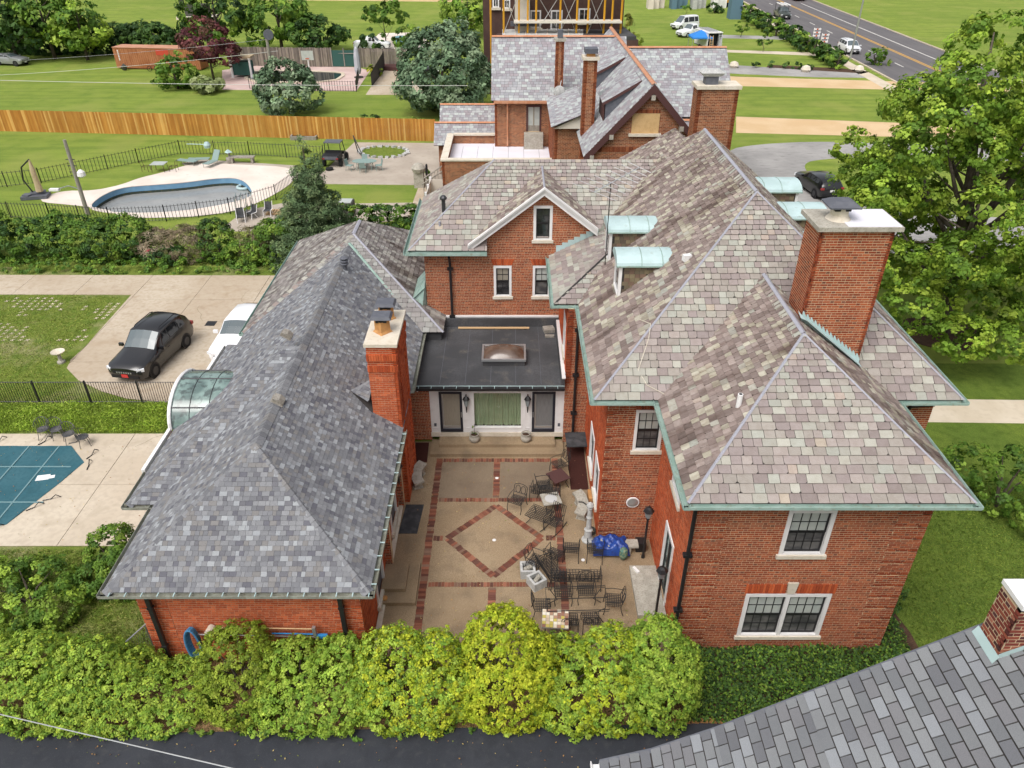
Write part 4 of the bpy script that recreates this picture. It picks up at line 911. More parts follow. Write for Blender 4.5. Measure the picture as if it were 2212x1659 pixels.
MB().box(4.15, 5.08, 16.75, 18.95, 0, .17).build('doorstep', 'cast_stone', man)
# gutters in green copper
def gutter(own, p, q, out, w=.14, h=.11, m='copper_green'):
    mb = MB()
    p, q, out = Vector(p), Vector(q), Vector(out); up = Vector((0, 0, 1))
    prof = [(-.05, .0), (-.02, -h), (w * .75, -h), (w, -.01), (w + .015, -.01), (w + .02, -h * .9), (w * .78, -h - .02), (-.03, -h - .02)]
    vs = [tuple(e + out * a + up * b) for e in (p, q) for a, b in prof]; k = len(prof)
    mb.add(vs, [(i, (i + 1) % k, k + (i + 1) % k, k + i) for i in range(k)] + [tuple(range(k)), tuple(range(k, 2 * k))[::-1]])
    return mb.build('gutter', m, own)
gutter(man, (WX1 - .12, WY0, EZ), (WX2 + .12, WY0, EZ), (0, -1, 0)); gutter(man, (WX1, WY0 - .14, EZ), (WX1, 19.9, EZ), (-1, 0, 0)); gutter(man, (WX2, WY0 - .14, EZ), (WX2, 19.8, EZ), (1, 0, 0))
gutter(man, (X1 - .12, Y0, EZ), (WX1 + .0, Y0, EZ), (0, -1, 0)); gutter(man, (X1, Y0 - .12, EZ), (X1, 26.6, EZ), (-1, 0, 0))
gutter(man, (X2, Y0 - .12, EZ), (X2, 39, EZ), (1, 0, 0)); gutter(man, (WX2, Y0, EZ), (X2 + .12, Y0, EZ), (0, -1, 0))
gutter(man, (1.65, 26.45, EZ), (1.65, 31.35, EZ), (-1, 0, 0)); gutter(man, (1.55, 26.58, EZ), (2.6, 26.58, EZ), (0, -1, 0))
gutter(man, (BX1 - .1, BY0, BZ), (-1.1, BY0, BZ), (0, -1, 0), .2, .16); gutter(man, (BX1, BY0 - .1, BZ), (BX1, 38, BZ), (-1, 0, 0), .2, .16)
for b_ in ((WX1 + .02, WX2 - .02, WY0 + .02, 19.8, EZ - .19, EZ - .14), (X1 + .02, X2 - .02, Y0 + .02, 39.5, EZ - .191, EZ - .141), (1.68, 2.7, 26.6, 31.3, EZ - .192, EZ - .142), (BX1 + .03, -1.2, BY0 + .03, 38, BZ - .22, BZ - .17)):
    MB().box(*b_).build('soffit', 'plastic_black', man)
# gable rake boards
for s_, xe in ((-1, gl - .08), (1, gr_ + .05)):
    rk = MB(); ze = GZ - GS * abs(xe - GX); dx, dz = xe - GX, ze - GZ; L_ = math.hypot(dx, dz); nx, nz = -dz / L_ * s_, dx / L_ * s_
    for (d0, d1, y0, y1) in ((.03, .10, 30.9, 31.02), (-.06, .028, 30.96, 31.05), (-.22, -.062, 31.02, 31.36)):
        a = [(GX + nx * k * s_ * 0, GZ + k) for k in (d0, d1)]
        vs = []
        for y in (y0, y1): vs += [(GX, y, GZ + d0 * 1.2), (GX, y, GZ + d1 * 1.2), (xe, y, ze + d1 * 1.2), (xe, y, ze + d0 * 1.2)]
        rk.add(vs, [(0, 1, 2, 3), (7, 6, 5, 4), (0, 4, 5, 1), (1, 5, 6, 2), (2, 6, 7, 3), (3, 7, 4, 0)])
    rk.build('rake_board', 'white_paint', man)
# copper pan and stepped flashing beside the gable, stepped flashing of the chimney
sfm = MB()
def onpl(u, v):
    m_ = (RZ - EZ) / (RX - X1); d = ray(u, v); t = (EZ - m_ * X1 + .06 - CAM_H) / (d[2] - m_ * d[0]); return (d[0] * t, d[1] * t, CAM_H + d[2] * t)
sfm.add([onpl(1272, 453), onpl(1306, 455), onpl(1306, 500), onpl(1290, 506), onpl(1284, 490)], [(0, 1, 2, 3, 4)]); sfm.build('flashing', 'gutter_metal', man); sfm = MB()
for i in range(7):
    x0 = 1.95 + i * .26; z0 = 6.6 + .5 * (x0 - 1.65) + .04; sfm.box(x0, x0 + .27, 31.36, 31.385 + i * .0006, z0 - .05, z0 + .30)
sfm.build('flashing', 'copper_pale', man)
cf = MB()
for i in range(15):
    x0 = 8.86 + i * .142; zz = 6.6 + .744 * (12.21 - x0); y_ = 20.51 - i * .0005; cf.add([(x0, y_, zz - .22), (x0 + .15, y_, zz - .22), (x0 + .15, y_, zz + .12), (x0 + .03, y_, zz + .34), (x0, y_, zz + .34)], [(0, 1, 2, 3, 4)])
cf.add([(8.7, 20.2, 9.36), (8.9, 20.2, 9.27), (11.0, 20.2, 7.60), (11.0, 20.51, 7.62), (8.85, 20.51, 9.30), (8.7, 20.51, 9.45)], [(0, 1, 2, 3, 4, 5)])
cf.build('flashing', 'copper_pale', man)
ch = MB(); ch.box(CXa - .16, CXb + .16, CYa - .16, CYb + .16, 12.02, 12.15); cho = ch.build('chimney_slab', 'cast_stone', man)
MB().box(CXa + .7, CXb + .12, CYa - .1, CYb + .1, 12.152, 12.162).build('slab_sheet', 'membrane_white', cho)
MB().lathe([(.36, 12.15), (.26, 12.28), (.24, 12.5)], 18, (9.5, 21.1, 0)).build('flue_collar', 'limestone', cho)
MB().rbox((9.5, 21.1, 12.50), .46, .46, .12).build('flue_screen', 'plastic_black', cho)
cc_ = MB(); cc_.add([(9.05, 20.7, 12.56), (9.95, 20.7, 12.56), (9.95, 21.5, 12.56), (9.05, 21.5, 12.56), (9.05, 20.7, 12.60), (9.95, 20.7, 12.60), (9.95, 21.5, 12.60), (9.05, 21.5, 12.60), (9.25, 20.88, 12.72), (9.75, 20.88, 12.72), (9.75, 21.32, 12.72), (9.25, 21.32, 12.72)],
    [(3, 2, 1, 0), (0, 1, 5, 4), (1, 2, 6, 5), (2, 3, 7, 6), (3, 0, 4, 7), (4, 5, 9, 8), (5, 6, 10, 9), (6, 7, 11, 10), (7, 4, 8, 11), (8, 9, 10, 11)]); cc_.build('chimney_cap', 'cap_grey', cho)
# dormers: slate cheeks, white face, barrel copper roof
def dormer(sign, yc, hw, zt, xe, nm='dormer'):
    """sign -1: on the left slope, +1: on the right one"""
    m = (RZ - EZ) / (RX - X1); slope = lambda x: EZ + m * (abs(x - (X1 if sign < 0 else X2)))
    xf = 3.9 if sign < 0 else 12.6; zb = slope(xf) - .05; d = -1 if sign < 0 else 1
    xin = X1 + (zt - EZ) / m + .25 if sign < 0 else X2 - (zt - EZ) / m - .25
    face = MB(); L = Loc((xf, yc, 0), (0, -d, 0) if sign > 0 else (0, -1, 0), (d, 0, 0)); L = Loc((xf, yc, 0), (0, 1, 0) if d > 0 else (0, -1, 0), (d, 0, 0))
    L.box(face, -hw, -hw + .14, -.08, .03, zb, zt - .30); L.box(face, hw - .14, hw, -.08, .03, zb, zt - .30); L.box(face, -hw, hw, -.08, .035, zt - .30, zt - .12); L.box(face, -hw + .14, hw - .14, -.08, .05, zb, zb + .12)
    fo = face.build(nm, 'white_paint', man)
    s_ = MB(); L.box(s_, -hw + .14, hw - .14, -.05, -.02, zb + .12, zt - .30); s_.build('sash', 'navy_frame', fo)
    for k in range(2): q = MB(); L.box(q, -hw + .2, hw - .2, -.03, -.012, zb + .18 + k * .52, zb + .64 + k * .5); q.build('pane', 'glass_dark', fo)
    # cheeks
    chk = MB(); pc = Pieces(); pc.par = None
    for sy in (-1, 1):
        y = yc + sy * (hw - .04)
        xc_ = (X1 + (zt - .2 - EZ) / m) if sign < 0 else (X2 - (zt - .2 - EZ) / m); chk = MB(); chk.add([(xf, y, zb), (xc_, y, zt - .2), (xf, y, zt - .2)], [(0, 1, 2)]); chk.build('cheek', 'deck_dark', fo)
    z = zb - .1
    while z < zt - .25:
        x = 0.1 + rnd.random() * .1
        while x < abs(xin - xf):
            w = rnd.uniform(.16, .24); xm = xf - d * (x + w / 2)
            if slope(xm) - .12 < z:
                for sy in (-1, 1):
                    y = yc + sy * (hw - .03 + .012)
                    xa, xb = xf - d * x, xf - d * (x + w - .008); yy = yc + sy * (hw - .025); pc.add([(xa, y, z), (xb, y, z), (xb, yy, min(z + .15, zt - .2)), (xa, yy, min(z + .15, zt - .2)), (xa, yy - sy * .015, z), (xb, yy - sy * .015, z)], [(0, 1, 2, 3), (0, 4, 5, 1)], pick([lin(112, 102, 84), lin(98, 86, 74), lin(128, 116, 92), lin(120, 98, 84)], .12))
            x += w
        z += .15
    pc.emit('slate', 'slate', fo, near_key, 40)
    # barrel roof
    br = MB(); n = 10; rows = [xf + d * .14, xf - d * .75, xf - d * 1.5, xin - d * .1, xin - d * .45]
    for i, x in enumerate(rows):
        for j in range(n + 1):
            a = math.pi * j / n; k = .05 if i < 4 else .16; r = hw + .09 - (.05 if i == 4 else 0)
            br.v.append((x, yc + r * math.cos(a), zt - .2 + (.34 - (k - .05)) * math.sin(a))); br.c.append((1, 1, 1))
    for i in range(len(rows) - 1):
        for j in range(n): a = i * (n + 1) + j; br.f.append((a, a + 1, a + n + 2, a + n + 1))
    br.f.append(tuple(range(n + 1))); 
    bo = br.build('dormer_roof', 'copper_pale', man, smooth=False)
    sm = MB()
    for x in rows[1:3]:
        sm.tube([(x, yc + (hw + .095) * math.cos(a), zt - .2 + .35 * math.sin(a)) for a in np.linspace(0, math.pi, 11)], .014, 4)
    sm.box(min(xf + d * .16, xin), max(xf + d * .16, xin), yc - hw - .12, yc - hw - .03, zt - .24, zt - .19); sm.build('seam', 'copper_green', bo)
dormer(-1, 28.95, .62, 9.12, 0); dormer(-1, 25.7, .62, 9.12, 0)
for yc in (33.2, 29.9, 26.6): dormer(1, yc, .72, 9.35, 0)
# downpipes
dpm = MB()
def pipe(mb, pts, r=.06): mb.tube(pts, r, 8)
def downpipe(pts, collars=()):
    b = MB(); b.tube(pts, .058, 8)
    for c in collars: b.rbox(c, .26, .16, .1)
    b.build('downpipe', 'black_metal', man)
downpipe([(4.95, 15.35, 6.3), (5.02, 15.48, 6.0), (5.02, 15.48, 0.1)], [(5.02, 15.5, 4.2), (5.02, 15.5, 1.9)])
downpipe([(-2.78, 31.0, 6.7), (-2.78, 31.28, 6.3), (-2.78, 31.28, 3.15)], [(-2.78, 31.3, 6.0), (-2.78, 31.3, 3.6)])
downpipe([(2.62, 26.35, 6.4), (2.62, 26.28, 6.1), (2.62, 26.28, .1)], [(2.62, 26.3, 5.6), (2.62, 26.3, 3.5), (2.62, 26.3, 1.6)])
downpipe([(13.5, 19.9, 6.4), (12.9, 20.1, 6.2), (12.6, 20.3, 5.6), (12.6, 20.3, .1)], [(12.6, 20.3, 5.4)])
# vent pipes and the aerial
def onmain(x): return EZ + (RZ - EZ) / (RX - X1) * (x - X1)
vp = thing('vent_pipe', 'white vent pipe standing on the brown weathered slope of the front wing', 'vent', (6.4, 17.6, 7.95)); MB().lathe([(.075, -.15), (.075, .38)], 12, (6.4, 17.6, 7.95)).build('pipe', 'white_paint', vp); MB().lathe([(.05, .385), (.04, .386)], 12, (6.4, 17.6, 7.95)).build('bore', 'plastic_black', vp)
tag(MB().lathe([(.085, -.2), (.085, .5), (.16, .52), (.16, .6), (.09, .68)], 10, (-3.05, 32.6, 8.25)).build('flue_pipe', 'rim'), 'rusty capped flue pipe on the left hip of the rear slate wing', 'flue')
tag(MB().lathe([(.05, -.1), (.05, .25)], 10, (-3.2, 31.9, 7.75)).build('vent_pipe', 'lead'), 'small grey vent pipe low on the rear slate wing', 'vent')
tag(MB().rbox((6.05, 24.3, 9.55), .28, .2, .22, .3).build('roof_vent', 'white_paint'), 'little white hooded vent beside the copper dormer', 'vent')
ant = thing('tv_aerial', 'tall thin television aerial rising beside the first copper dormer', 'aerial', (3.75, 28.2, 7.5))
MB().tube([(3.75, 28.2, 7.3), (3.75, 28.2, 10.9)], .02, 6).build('mast', 'iron', ant)
an_ = MB(); an_.tube([(3.1, 27.8, 10.7), (4.9, 28.9, 11.3)], .02, 5)
for i in range(9):
    t = i / 8; x, y, z = 3.1 + 1.8 * t, 27.8 + 1.1 * t, 10.7 + .6 * t; l = .95 - .45 * t; an_.tube([(x - l * .8, y + l * .75, z + .1), (x + l * .8, y - l * .75, z - .1)], .009, 4)
an_.build('element', 'steel', ant)
cb = MB(); cb.tube([(4.3, 22.6, onmain(4.3) + .05), (4.55, 21.9, onmain(4.55) + .05), (4.4, 21.2, onmain(4.4) + .05), (4.05, 20.6, 7.25), (4.3, 20.2, 6.95), (5.0, 19.9, 6.7)], .012, 5); tag(cb.build('roof_cable', 'limestone'), 'loose pale cable snaking over the slates', 'cable')

# ------------------------------------------------------------------ the flat roofed link with the white garden front
lk = thing('garden_room', 'flat black roofed link with white garden front and green curtains', 'building', (-.9, 26.4, 0))
FZ = 3.12
MB().box(-4.0, 2.16, 26.05, 31.36, FZ - .25, FZ).build('roof', 'membrane_black', lk)
cu = MB(); cu.box(-3.2, 2.17, 31.16, 31.37, FZ + .002, FZ + .42); cu.box(2.02, 2.17, 26.1, 31.15, FZ + .002, FZ + .34); cu.add([(-4.0, 29.9, FZ + .4), (-3.2, 29.9, FZ + .4), (-3.2, 31.15, FZ + .45), (-4.0, 31.15, FZ + .6), (-4.0, 29.9, FZ + .002), (-3.2, 29.9, FZ + .002), (-3.2, 31.15, FZ + .002), (-4.0, 31.15, FZ + .002)], [(0, 1, 2, 3), (0, 4, 5, 1), (1, 5, 6, 2), (3, 7, 4, 0)])
cu.build('upstand', 'membrane_black', lk)
tr = MB(); tr.box(-3.2, 2.17, 31.30, 31.385, FZ + .425, FZ + .50); tr.box(2.05, 2.195, 26.05, 31.1, FZ + .345, FZ + .41); tr.build('coping_strip', 'white_paint', lk)
gutter(lk, (-4.0, 26.05, FZ - .02), (2.17, 26.05, FZ - .02), (0, -1, 0), .13, .11, 'black_metal')
gh = MB()
for i in range(12): gh.box(-3.85 + i * .52, -3.83 + i * .52, 25.9, 26.05, FZ - .03, FZ - .01)
gh.box(-4.0, 2.17, 26.04, 26.055, FZ - .01, FZ + .02); gh.build('gutter_strap', 'copper_pale', lk)
for i in range(5):
    MB().box(-3.0 + i * 1.05, -2.985 + i * 1.05, 26.2, 31.1, FZ, FZ + .006).build('seam', 'cap_grey', lk)
sk = thing('skylight', 'brown domed acrylic skylight on the black flat roof', 'skylight', (-.35, 28.6, FZ))
k0 = MB(); k0.box(-1.25, .55, 27.65, 28.9, FZ + .002, FZ + .26); k0.build('kerb', 'membrane_black', sk)
k1 = MB(); 
for x0, x1, y0, y1 in ((-1.3, .6, 27.6, 27.68), (-1.3, .6, 28.87, 28.95), (-1.3, -1.22, 27.68, 28.87), (.52, .6, 27.68, 28.87)): k1.box(x0, x1, y0, y1, FZ + .24, FZ + .34)
k1.build('frame', 'steel', sk)
dm = MB(); n1 = 12
for i in range(n1 + 1):
    for j in range(n1 + 1):
        a, b = i / n1, j / n1; h = .30 * (1 - (2 * a - 1) ** 4) * (1 - (2 * b - 1) ** 4) * (1 - .35 * ((2 * a - 1) ** 2 + (2 * b - 1) ** 2))
        dm.v.append((-1.22 + 1.74 * a, 27.68 + 1.19 * b, FZ + .30 + h)); dm.c.append((1, 1, 1))
for i in range(n1):
    for j in range(n1): q = i * (n1 + 1) + j; dm.f.append((q, q + n1 + 1, q + n1 + 2, q + 1))
dm.build('dome', 'skylight_acrylic', sk, smooth=True)
tag(MB().rbox((-.85, 30.95, FZ + .06), 3.3, .12, .05).build('timber_plank', 'wood_new'), 'long plank lying at the back of the black roof', 'plank')
tag(MB().rbox((1.7, 30.75, FZ + .09), .5, .45, .16, .2).rbox((1.72, 30.2, FZ + .05), .42, .18, .08).build('tile_pile', 'weathered'), 'small pile of leftover boards in the roof corner', 'debris')
# white garden front
Lf = Loc((0, 26.4, 0), (1, 0, 0), (0, -1, 0))
wf = MB(); a0, a1 = -3.48, 2.2
for x0, x1, z0, z1 in ((a0, -3.08, .52, 2.95), (-2.11, -1.67, .52, 2.95), (.44, .85, .52, 2.95), (1.83, a1, .52, 2.95), (-3.08, -2.11, 2.62, 2.95), (.85, 1.83, 2.62, 2.95), (-1.67, .44, 2.62, 2.95), (-1.67, .44, .52, .72)): Lf.box(wf, x0, x1, -.2, .0, z0, z1)
Lf.box(wf, a0, a1, -.2, .045, 2.955, 3.05)
wfo = wf.build('garden_front', 'white_paint', lk)
mo = MB()
for x0, x1, z0, z1 in ((-3.44, -3.14, .75, 2.72), (-2.03, -1.78, .75, 2.85), (.56, .78, .75, 2.85), (1.90, 2.14, .75, 2.72), (-1.73, .50, 2.64, 2.70)):
    for b in ((x0, x1, z0, z0 + .02), (x0, x1, z1 - .02, z1), (x0, x0 + .02, z0 + .02, z1 - .02), (x1 - .02, x1, z0 + .02, z1 - .02)): Lf.box(mo, b[0], b[1], .002, .018, b[2], b[3])
mo.build('moulding', 'white_paint', wfo)
for xc in (-2.6, 1.34):
    sw = MB()
    for s_ in (-1, 1): sw.tube([(xc, 26.38, 2.74), (xc + s_ * .12, 26.38, 2.82), (xc + s_ * .24, 26.38, 2.74), (xc + s_ * .30, 26.38, 2.78)], .016, 5)
    sw.lathe([(.05, 2.72), (.08, 2.8), (.04, 2.88)], 8, (xc, 26.38, 0)); sw.build('carved_swag', 'white_paint', wfo)
ba = MB(); Lf.box(ba, a0 - .02, a1 + .02, -.2, .03, .3, .515); ba.build('base', 'limestone', lk)
for x0, x1, cm in ((-3.08, -2.11, 'curtain_beige'), (.85, 1.83, 'curtain_grey')):
    dr = MB()
    for b in ((x0, x0 + .1, .56, 2.62), (x1 - .1, x1, .56, 2.62), (x0 + .1, x1 - .1, .56, .7), (x0 + .1, x1 - .1, 2.52, 2.62)): Lf.box(dr, b[0], b[1], -.1, .03, b[2], b[3])
    d_ = dr.build('door', 'navy_frame', lk)
    pn = MB(); Lf.box(pn, x0 + .1, x1 - .1, -.06, -.045, .82, 2.52); pn.build('pane', cm, d_)
    sl_ = MB(); Lf.box(sl_, x0 + .1, x1 - .1, -.055, -.02, .7, .84); Lf.box(sl_, x0 + .10, x0 + .17, -.055, -.03, .84, 2.52); sl_.build('inner_sash', 'steel', d_)
    hx = x1 - .05 if x0 < 0 else x0 + .05
    hd_ = MB(); Lf.box(hd_, hx - .015, hx + .015, .03, .07, 1.35, 1.6); hd_.build('handle', 'steel', d_)
pw = MB()
for b in ((-1.67, -1.61, .72, 2.62), (.38, .44, .72, 2.62), (-1.61, .38, .72, .78), (-1.61, .38, 2.56, 2.62)): Lf.box(pw, b[0], b[1], -.12, .02, b[2], b[3])
pwo = pw.build('picture_window', 'white_paint', lk)
ct = MB(); n1 = 90
for i in range(n1 + 1):
    x = -1.61 + 1.99 * i / n1; d = .03 * math.sin(i * 1.15) + .02 * math.sin(i * .47)
    for z in (.80 + .03 * math.sin(i * .8), 2.56): ct.v.append((x, 26.56 + d, z)); ct.c.append((1, 1, 1))
for i in range(n1): ct.f.append((2 * i, 2 * i + 2, 2 * i + 3, 2 * i + 1))
ct.build('curtain', 'curtain_green', pwo, smooth=True)
bx = MB(); Lf.box(bx, -1.66, .43, -.45, -.4, .7, 2.6); Lf.box(bx, -1.66, .43, -.4, -.2, .62, .70); bx.build('backing', 'deck_dark', pwo)
gp_ = MB(); Lf.box(gp_, -1.61, .38, -.075, -.07, .78, 2.56)
mg = mat('pane_clear', (0.9, 0.95, 0.93), 0.02, spec=0.5)
nt = mg.node_tree; tb = nt.nodes.new('ShaderNodeBsdfTransparent'); gb = nt.nodes.new('ShaderNodeBsdfGlossy'); gb.inputs['Roughness'].default_value = .03; mxs = nt.nodes.new('ShaderNodeMixShader'); mxs.inputs[0].default_value = .07
nt.links.new(tb.outputs[0], mxs.inputs[1]); nt.links.new(gb.outputs[0], mxs.inputs[2]); nt.links.new(mxs.outputs[0], nt.nodes['Material Output'].inputs[0])
gp_.build('pane', 'pane_clear', pwo)
for xc in (-3.3, 2.02): e = MB(); Lf.box(e, xc - .05, xc + .05, .0, .03, .85, 1.0); e.build('socket', 'cap_grey', wfo)
# broad steps
st = thing('garden_steps', 'two broad aggregate steps below the white garden front', 'steps', (-.6, 25.8, 0))
MB().box(-3.48, 2.2, 25.32, 26.36, 0.0, .16).build('lower_step', 'aggregate', st); MB().box(-3.14, 1.84, 25.78, 26.355, .16, .32).build('upper_step', 'aggregate', st)
# wall lanterns either side
def lantern(label, p, group, s=1.0):
    t = thing('wall_lantern', label, 'lantern', p, group=group)
    b = MB(); x, y, z = p
    b.lathe([(.02 * s, -.5 * s), (.035 * s, -.3 * s)], 6, p); b.lathe([(.16 * s, .16 * s), (.10 * s, .26 * s), (.03 * s, .34 * s), (.02 * s, .42 * s)], 6, p); b.lathe([(.05 * s, -.18 * s), (.03 * s, -.3 * s)], 6, p); b.tube([(x, y + .16 * s, z - .4 * s), (x, y + .06 * s, z - .35 * s), p], .018 * s, 5)
    b.build('bracket', 'black_metal', t); MB().lathe([(.06 * s, -.17 * s), (.13 * s, .15 * s)], 6, p).build('lantern_glass', 'glass_sky', t); return t
lantern('black wall lantern on the white front beside the beige curtained door', (-1.92, 26.2, 2.2), 'lanterns on the white garden front')
lantern('black wall lantern on the white front beside the grey curtained door', (.66, 26.2, 2.2), 'lanterns on the white garden front')
tag(MB().lathe([(.03, -.05), (.05, .0), (.03, .12)], 8, (-3.95, 26.32, 2.72)).build('floodlight', 'white_paint'), 'little white floodlight under the black gutter', 'floodlight')

# ================================================================== GREY SHINGLED COACH HOUSE
SH = [lin(131, 132, 135), lin(124, 125, 129), lin(138, 139, 142), lin(117, 118, 122), lin(130, 128, 127)]
SHL = [lin(158, 161, 164), lin(150, 153, 157)]
SHD = [lin(104, 104, 111), lin(110, 110, 115)]
def shing(p):
    r = rnd.random(); return pick(SH, .07) if r < .70 else (pick(SHL, .06) if r < .84 else pick(SHD, .06))
ex_g = lambda t: .145
wd_g = lambda t: (.10, .24)
gar = thing('coach_house', 'orange brick coach house under a grey shingle hip roof', 'building', (-7.8, 22, 0))
shp = Pieces()
def gf(poly, eave): roof_face(shp, poly, eave, ex_g, wd_g, .010, shing, lift=.006, jit=.004, owner=gar, gap=.003, rgap=.004)
gz = 3.6; gx0, gx1, gy0 = -11.5, -4.0, 14.65; rx, rz = -7.75, 6.14
gf([(gx0, gy0, gz), (gx1, gy0, gz), (rx, 18.2, rz)], (1, 0, 0))
gf([(gx1, gy0, gz), (gx1, 29.9, gz), (rx, 33.9, rz), (rx, 18.2, rz)], (0, 1, 0))
gf([(gx0, 24.0, gz), (gx0, gy0, gz), (rx, 18.2, rz), (rx, 24.0, rz)], (0, -1, 0))
FL, RL, TT, T2 = (-12.4, 18.3, gz), (-12.4, 28.6, gz), (-8.35, 24.0, rz + .02), (-7.75, 24.0, rz + .02)
gf([FL, (-7.75, 18.3, gz), T2, TT], (1, 0, 0))
gf([RL, FL, TT], (0, -1, 0))
gf([(-7.75, 28.6, gz), RL, TT, T2], (-1, 0, 0))
gf([(-12.0, 30.0, gz), (-12.0, 24.0, gz), (rx, 24.0, rz), (rx, 33.9, rz)], (0, -1, 0))
# cricket behind the chimney
gf([(-5.9, 23.0, 4.9), (-5.05, 22.4, 4.35), (-5.05, 23.6, 4.95)], (1, -.7, 0))
go = gar; shp.par = gar
for p, q in (((gx0, gy0, gz), (rx, 18.2, rz)), ((gx1, gy0, gz), (rx, 18.2, rz)), ((rx, 18.2, rz), (rx, 33.6, rz)), (FL, TT), (RL, TT), (TT, T2)):
    cap_tiles(shp, p, q, .20, .19, lambda c: pick(SH, .09), drop=.66, th=.022)
shp.emit('shingle', 'shingle', go, near_key, 295)
def desat(c): l_ = .3 * c[0] + .55 * c[1] + .15 * c[2]; return tuple((v * .4 + l_ * .6) * .9 for v in c)
# older slate block at the back with the pink slates
sl2 = Pieces(); sl3 = Pieces()
sb = thing('slate_block', 'older pink slate hip roof block behind the grey shingled roof', 'building', (-7.6, 35, 0))
sx0, sx1, sy0, sy1 = -12.1, -3.1, 29.75, 40.6; q0, q1 = (-7.6, 34.3, 6.47), (-7.6, 36.1, 6.47)
roof_face(sl2, [(sx0, sy0, gz), (sx1, sy0, gz), q0], (1, 0, 0), ex_m, wd_s, .022, lambda p: desat(slate_c(p)), owner=sb)
roof_face(sl3, [(sx0, sy1, gz), (sx0, sy0, gz), q0, q1], (0, -1, 0), ex_m, wd_m, .022, lambda p: desat(slate_w(p)), owner=sb)
roof_face(sl3, [(sx1, sy0, gz), (sx1, sy1, gz), q1, q0], (0, 1, 0), ex_m, wd_m, .022, lambda p: desat(slate_w(p)), owner=sb)
roof_face(sl2, [(sx1, sy1, gz), (sx0, sy1, gz), q1], (-1, 0, 0), ex_m, wd_m, .022, lambda p: desat(slate_c(p)), owner=sb)
sl2.par = sb; cap_tiles(sl2, (sx0, sy0, gz), q0, .3, .14, lambda c: pick(SLW + SLG, .1), drop=.5)
sdo = sb; sl2.emit('slate', 'slate', sdo, near_key, 140); sl3.emit('slate', 'slate_old', sdo, near_key, 150)
sfl = MB(); cap_line(sfl, (sx1 + .02, sy0, gz), q0, .06, .02, .035); sfl.build('hip_flashing', 'lead', sb); sfl = MB(); cap_line(sfl, q0, q1, .09, .03, .04); sfl.build('ridge_flashing', 'lead', sb)
sfv = MB(); cap_line(sfv, (-4.0, 29.95, gz + .02), (rx, 33.8, rz + .05), .08, .02, .05); sfv.build('valley_flashing', 'copper_green', sdo)
sb_b = Pieces()
wall(sb_b, sb, (-11.6, 40.1, 0), (0, -1, 0), (-1, 0, 0), [(0, 0), (9.9, 0), (9.9, 3.5), (0, 3.5)], [], brick_o, bond='common', mm='mortar_red')
wall(sb_b, sb, (-11.6, 30.2, 0), (1, 0, 0), (0, -1, 0), [(0, 0), (1.2, 0), (1.2, 3.5), (0, 3.5)], [], brick_o, bond='common', mm='mortar_red')
sb_b.emit('brick', 'brick', sb, near_key, 20)
MB().box(-11.3, -4.2, 30.5, 39.8, .1, 3.4).build('core', 'deck_dark', sb)
gutter(sb, (sx0, sy0 - .1, gz), (sx0, sy1, gz), (-1, 0, 0), .14, .12); gutter(sb, (sx0 - .1, sy0, gz), (-11.9, sy0, gz), (0, -1, 0), .14, .12)
sp_ = MB()   # copper apron where the slate slope meets the mansion wall
z_at = lambda y, x: gz + (x - sx1) / (-4.5) * 2.87
sp_.add([(-4.55, 31.2, 4.55), (-4.55, 33.4, 4.55), (-3.97, 33.4, 5.2), (-3.97, 31.2, 5.1)], [(0, 1, 2, 3)]); sp_.build('flashing', 'copper_green', sb); sp_ = MB(); sp_.add([(-4.5, 31.3, 4.52), (-3.94, 31.36, 5.5), (-3.94, 31.36, 4.1), (-4.1, 31.1, 4.25)], [(0, 1, 2, 3)])
sp_.build('flashing', 'copper_green', sb)
# walls
gb = Pieces()
wx0, wx1, wy0 = -11.0, -4.45, 15.15
wall(gb, gar, (wx0, wy0, 0), (1, 0, 0), (0, -1, 0), [(0, 0), (wx1 - wx0, 0), (wx1 - wx0, 3.5), (0, 3.5)], [], brick_o, course=.082, mm='mortar_red')
for a in (0, wx1 - wx0 - .85): wall(gb, gar, (wx0 + a, wy0 - .014, 0), (1, 0, 0), (0, -1, 0), [(0, 0), (.85, 0), (.85, 3.5), (0, 3.5)], [], brick_o, course=.082, thick=.02, mm='mortar_red', skip=lambda r: r % 6 == 5)
wall(gb, gar, (wx1, wy0, 0), (0, 1, 0), (1, 0, 0), [(0, 0), (11.25, 0), (11.25, 3.5), (0, 3.5)], [(1.9, 3.2, .3, 2.6), (5.3, 6.6, .3, 2.6)], brick_o, course=.082, mm='mortar_red')
for y in (18.95, 22.2): wall(gb, gar, (wx1 + .0, y, 0), (1, 0, 0), (0, -1, 0), [(0, 0), (.24, 0), (.24, 3.45), (0, 3.45)], [], lambda w: pick(BRD + BRO, .12), thick=.25)
wall(gb, gar, (wx0, 29.8, 0), (0, -1, 0), (-1, 0, 0), [(0, 0), (14.65, 0), (14.65, 3.5), (0, 3.5)], [], brick_o, bond='common', mm='mortar_red')
wall(gb, gar, (-11.9, 18.8, 0), (1, 0, 0), (0, -1, 0), [(0, 0), (.9, 0), (.9, 3.5), (0, 3.5)], [], brick_o)
wall(gb, gar, (-11.9, 28.2, 0), (0, -1, 0), (-1, 0, 0), [(0, 0), (9.4, 0), (9.4, 3.5), (0, 3.5)], [], brick_o, bond='common', mm='mortar_red')
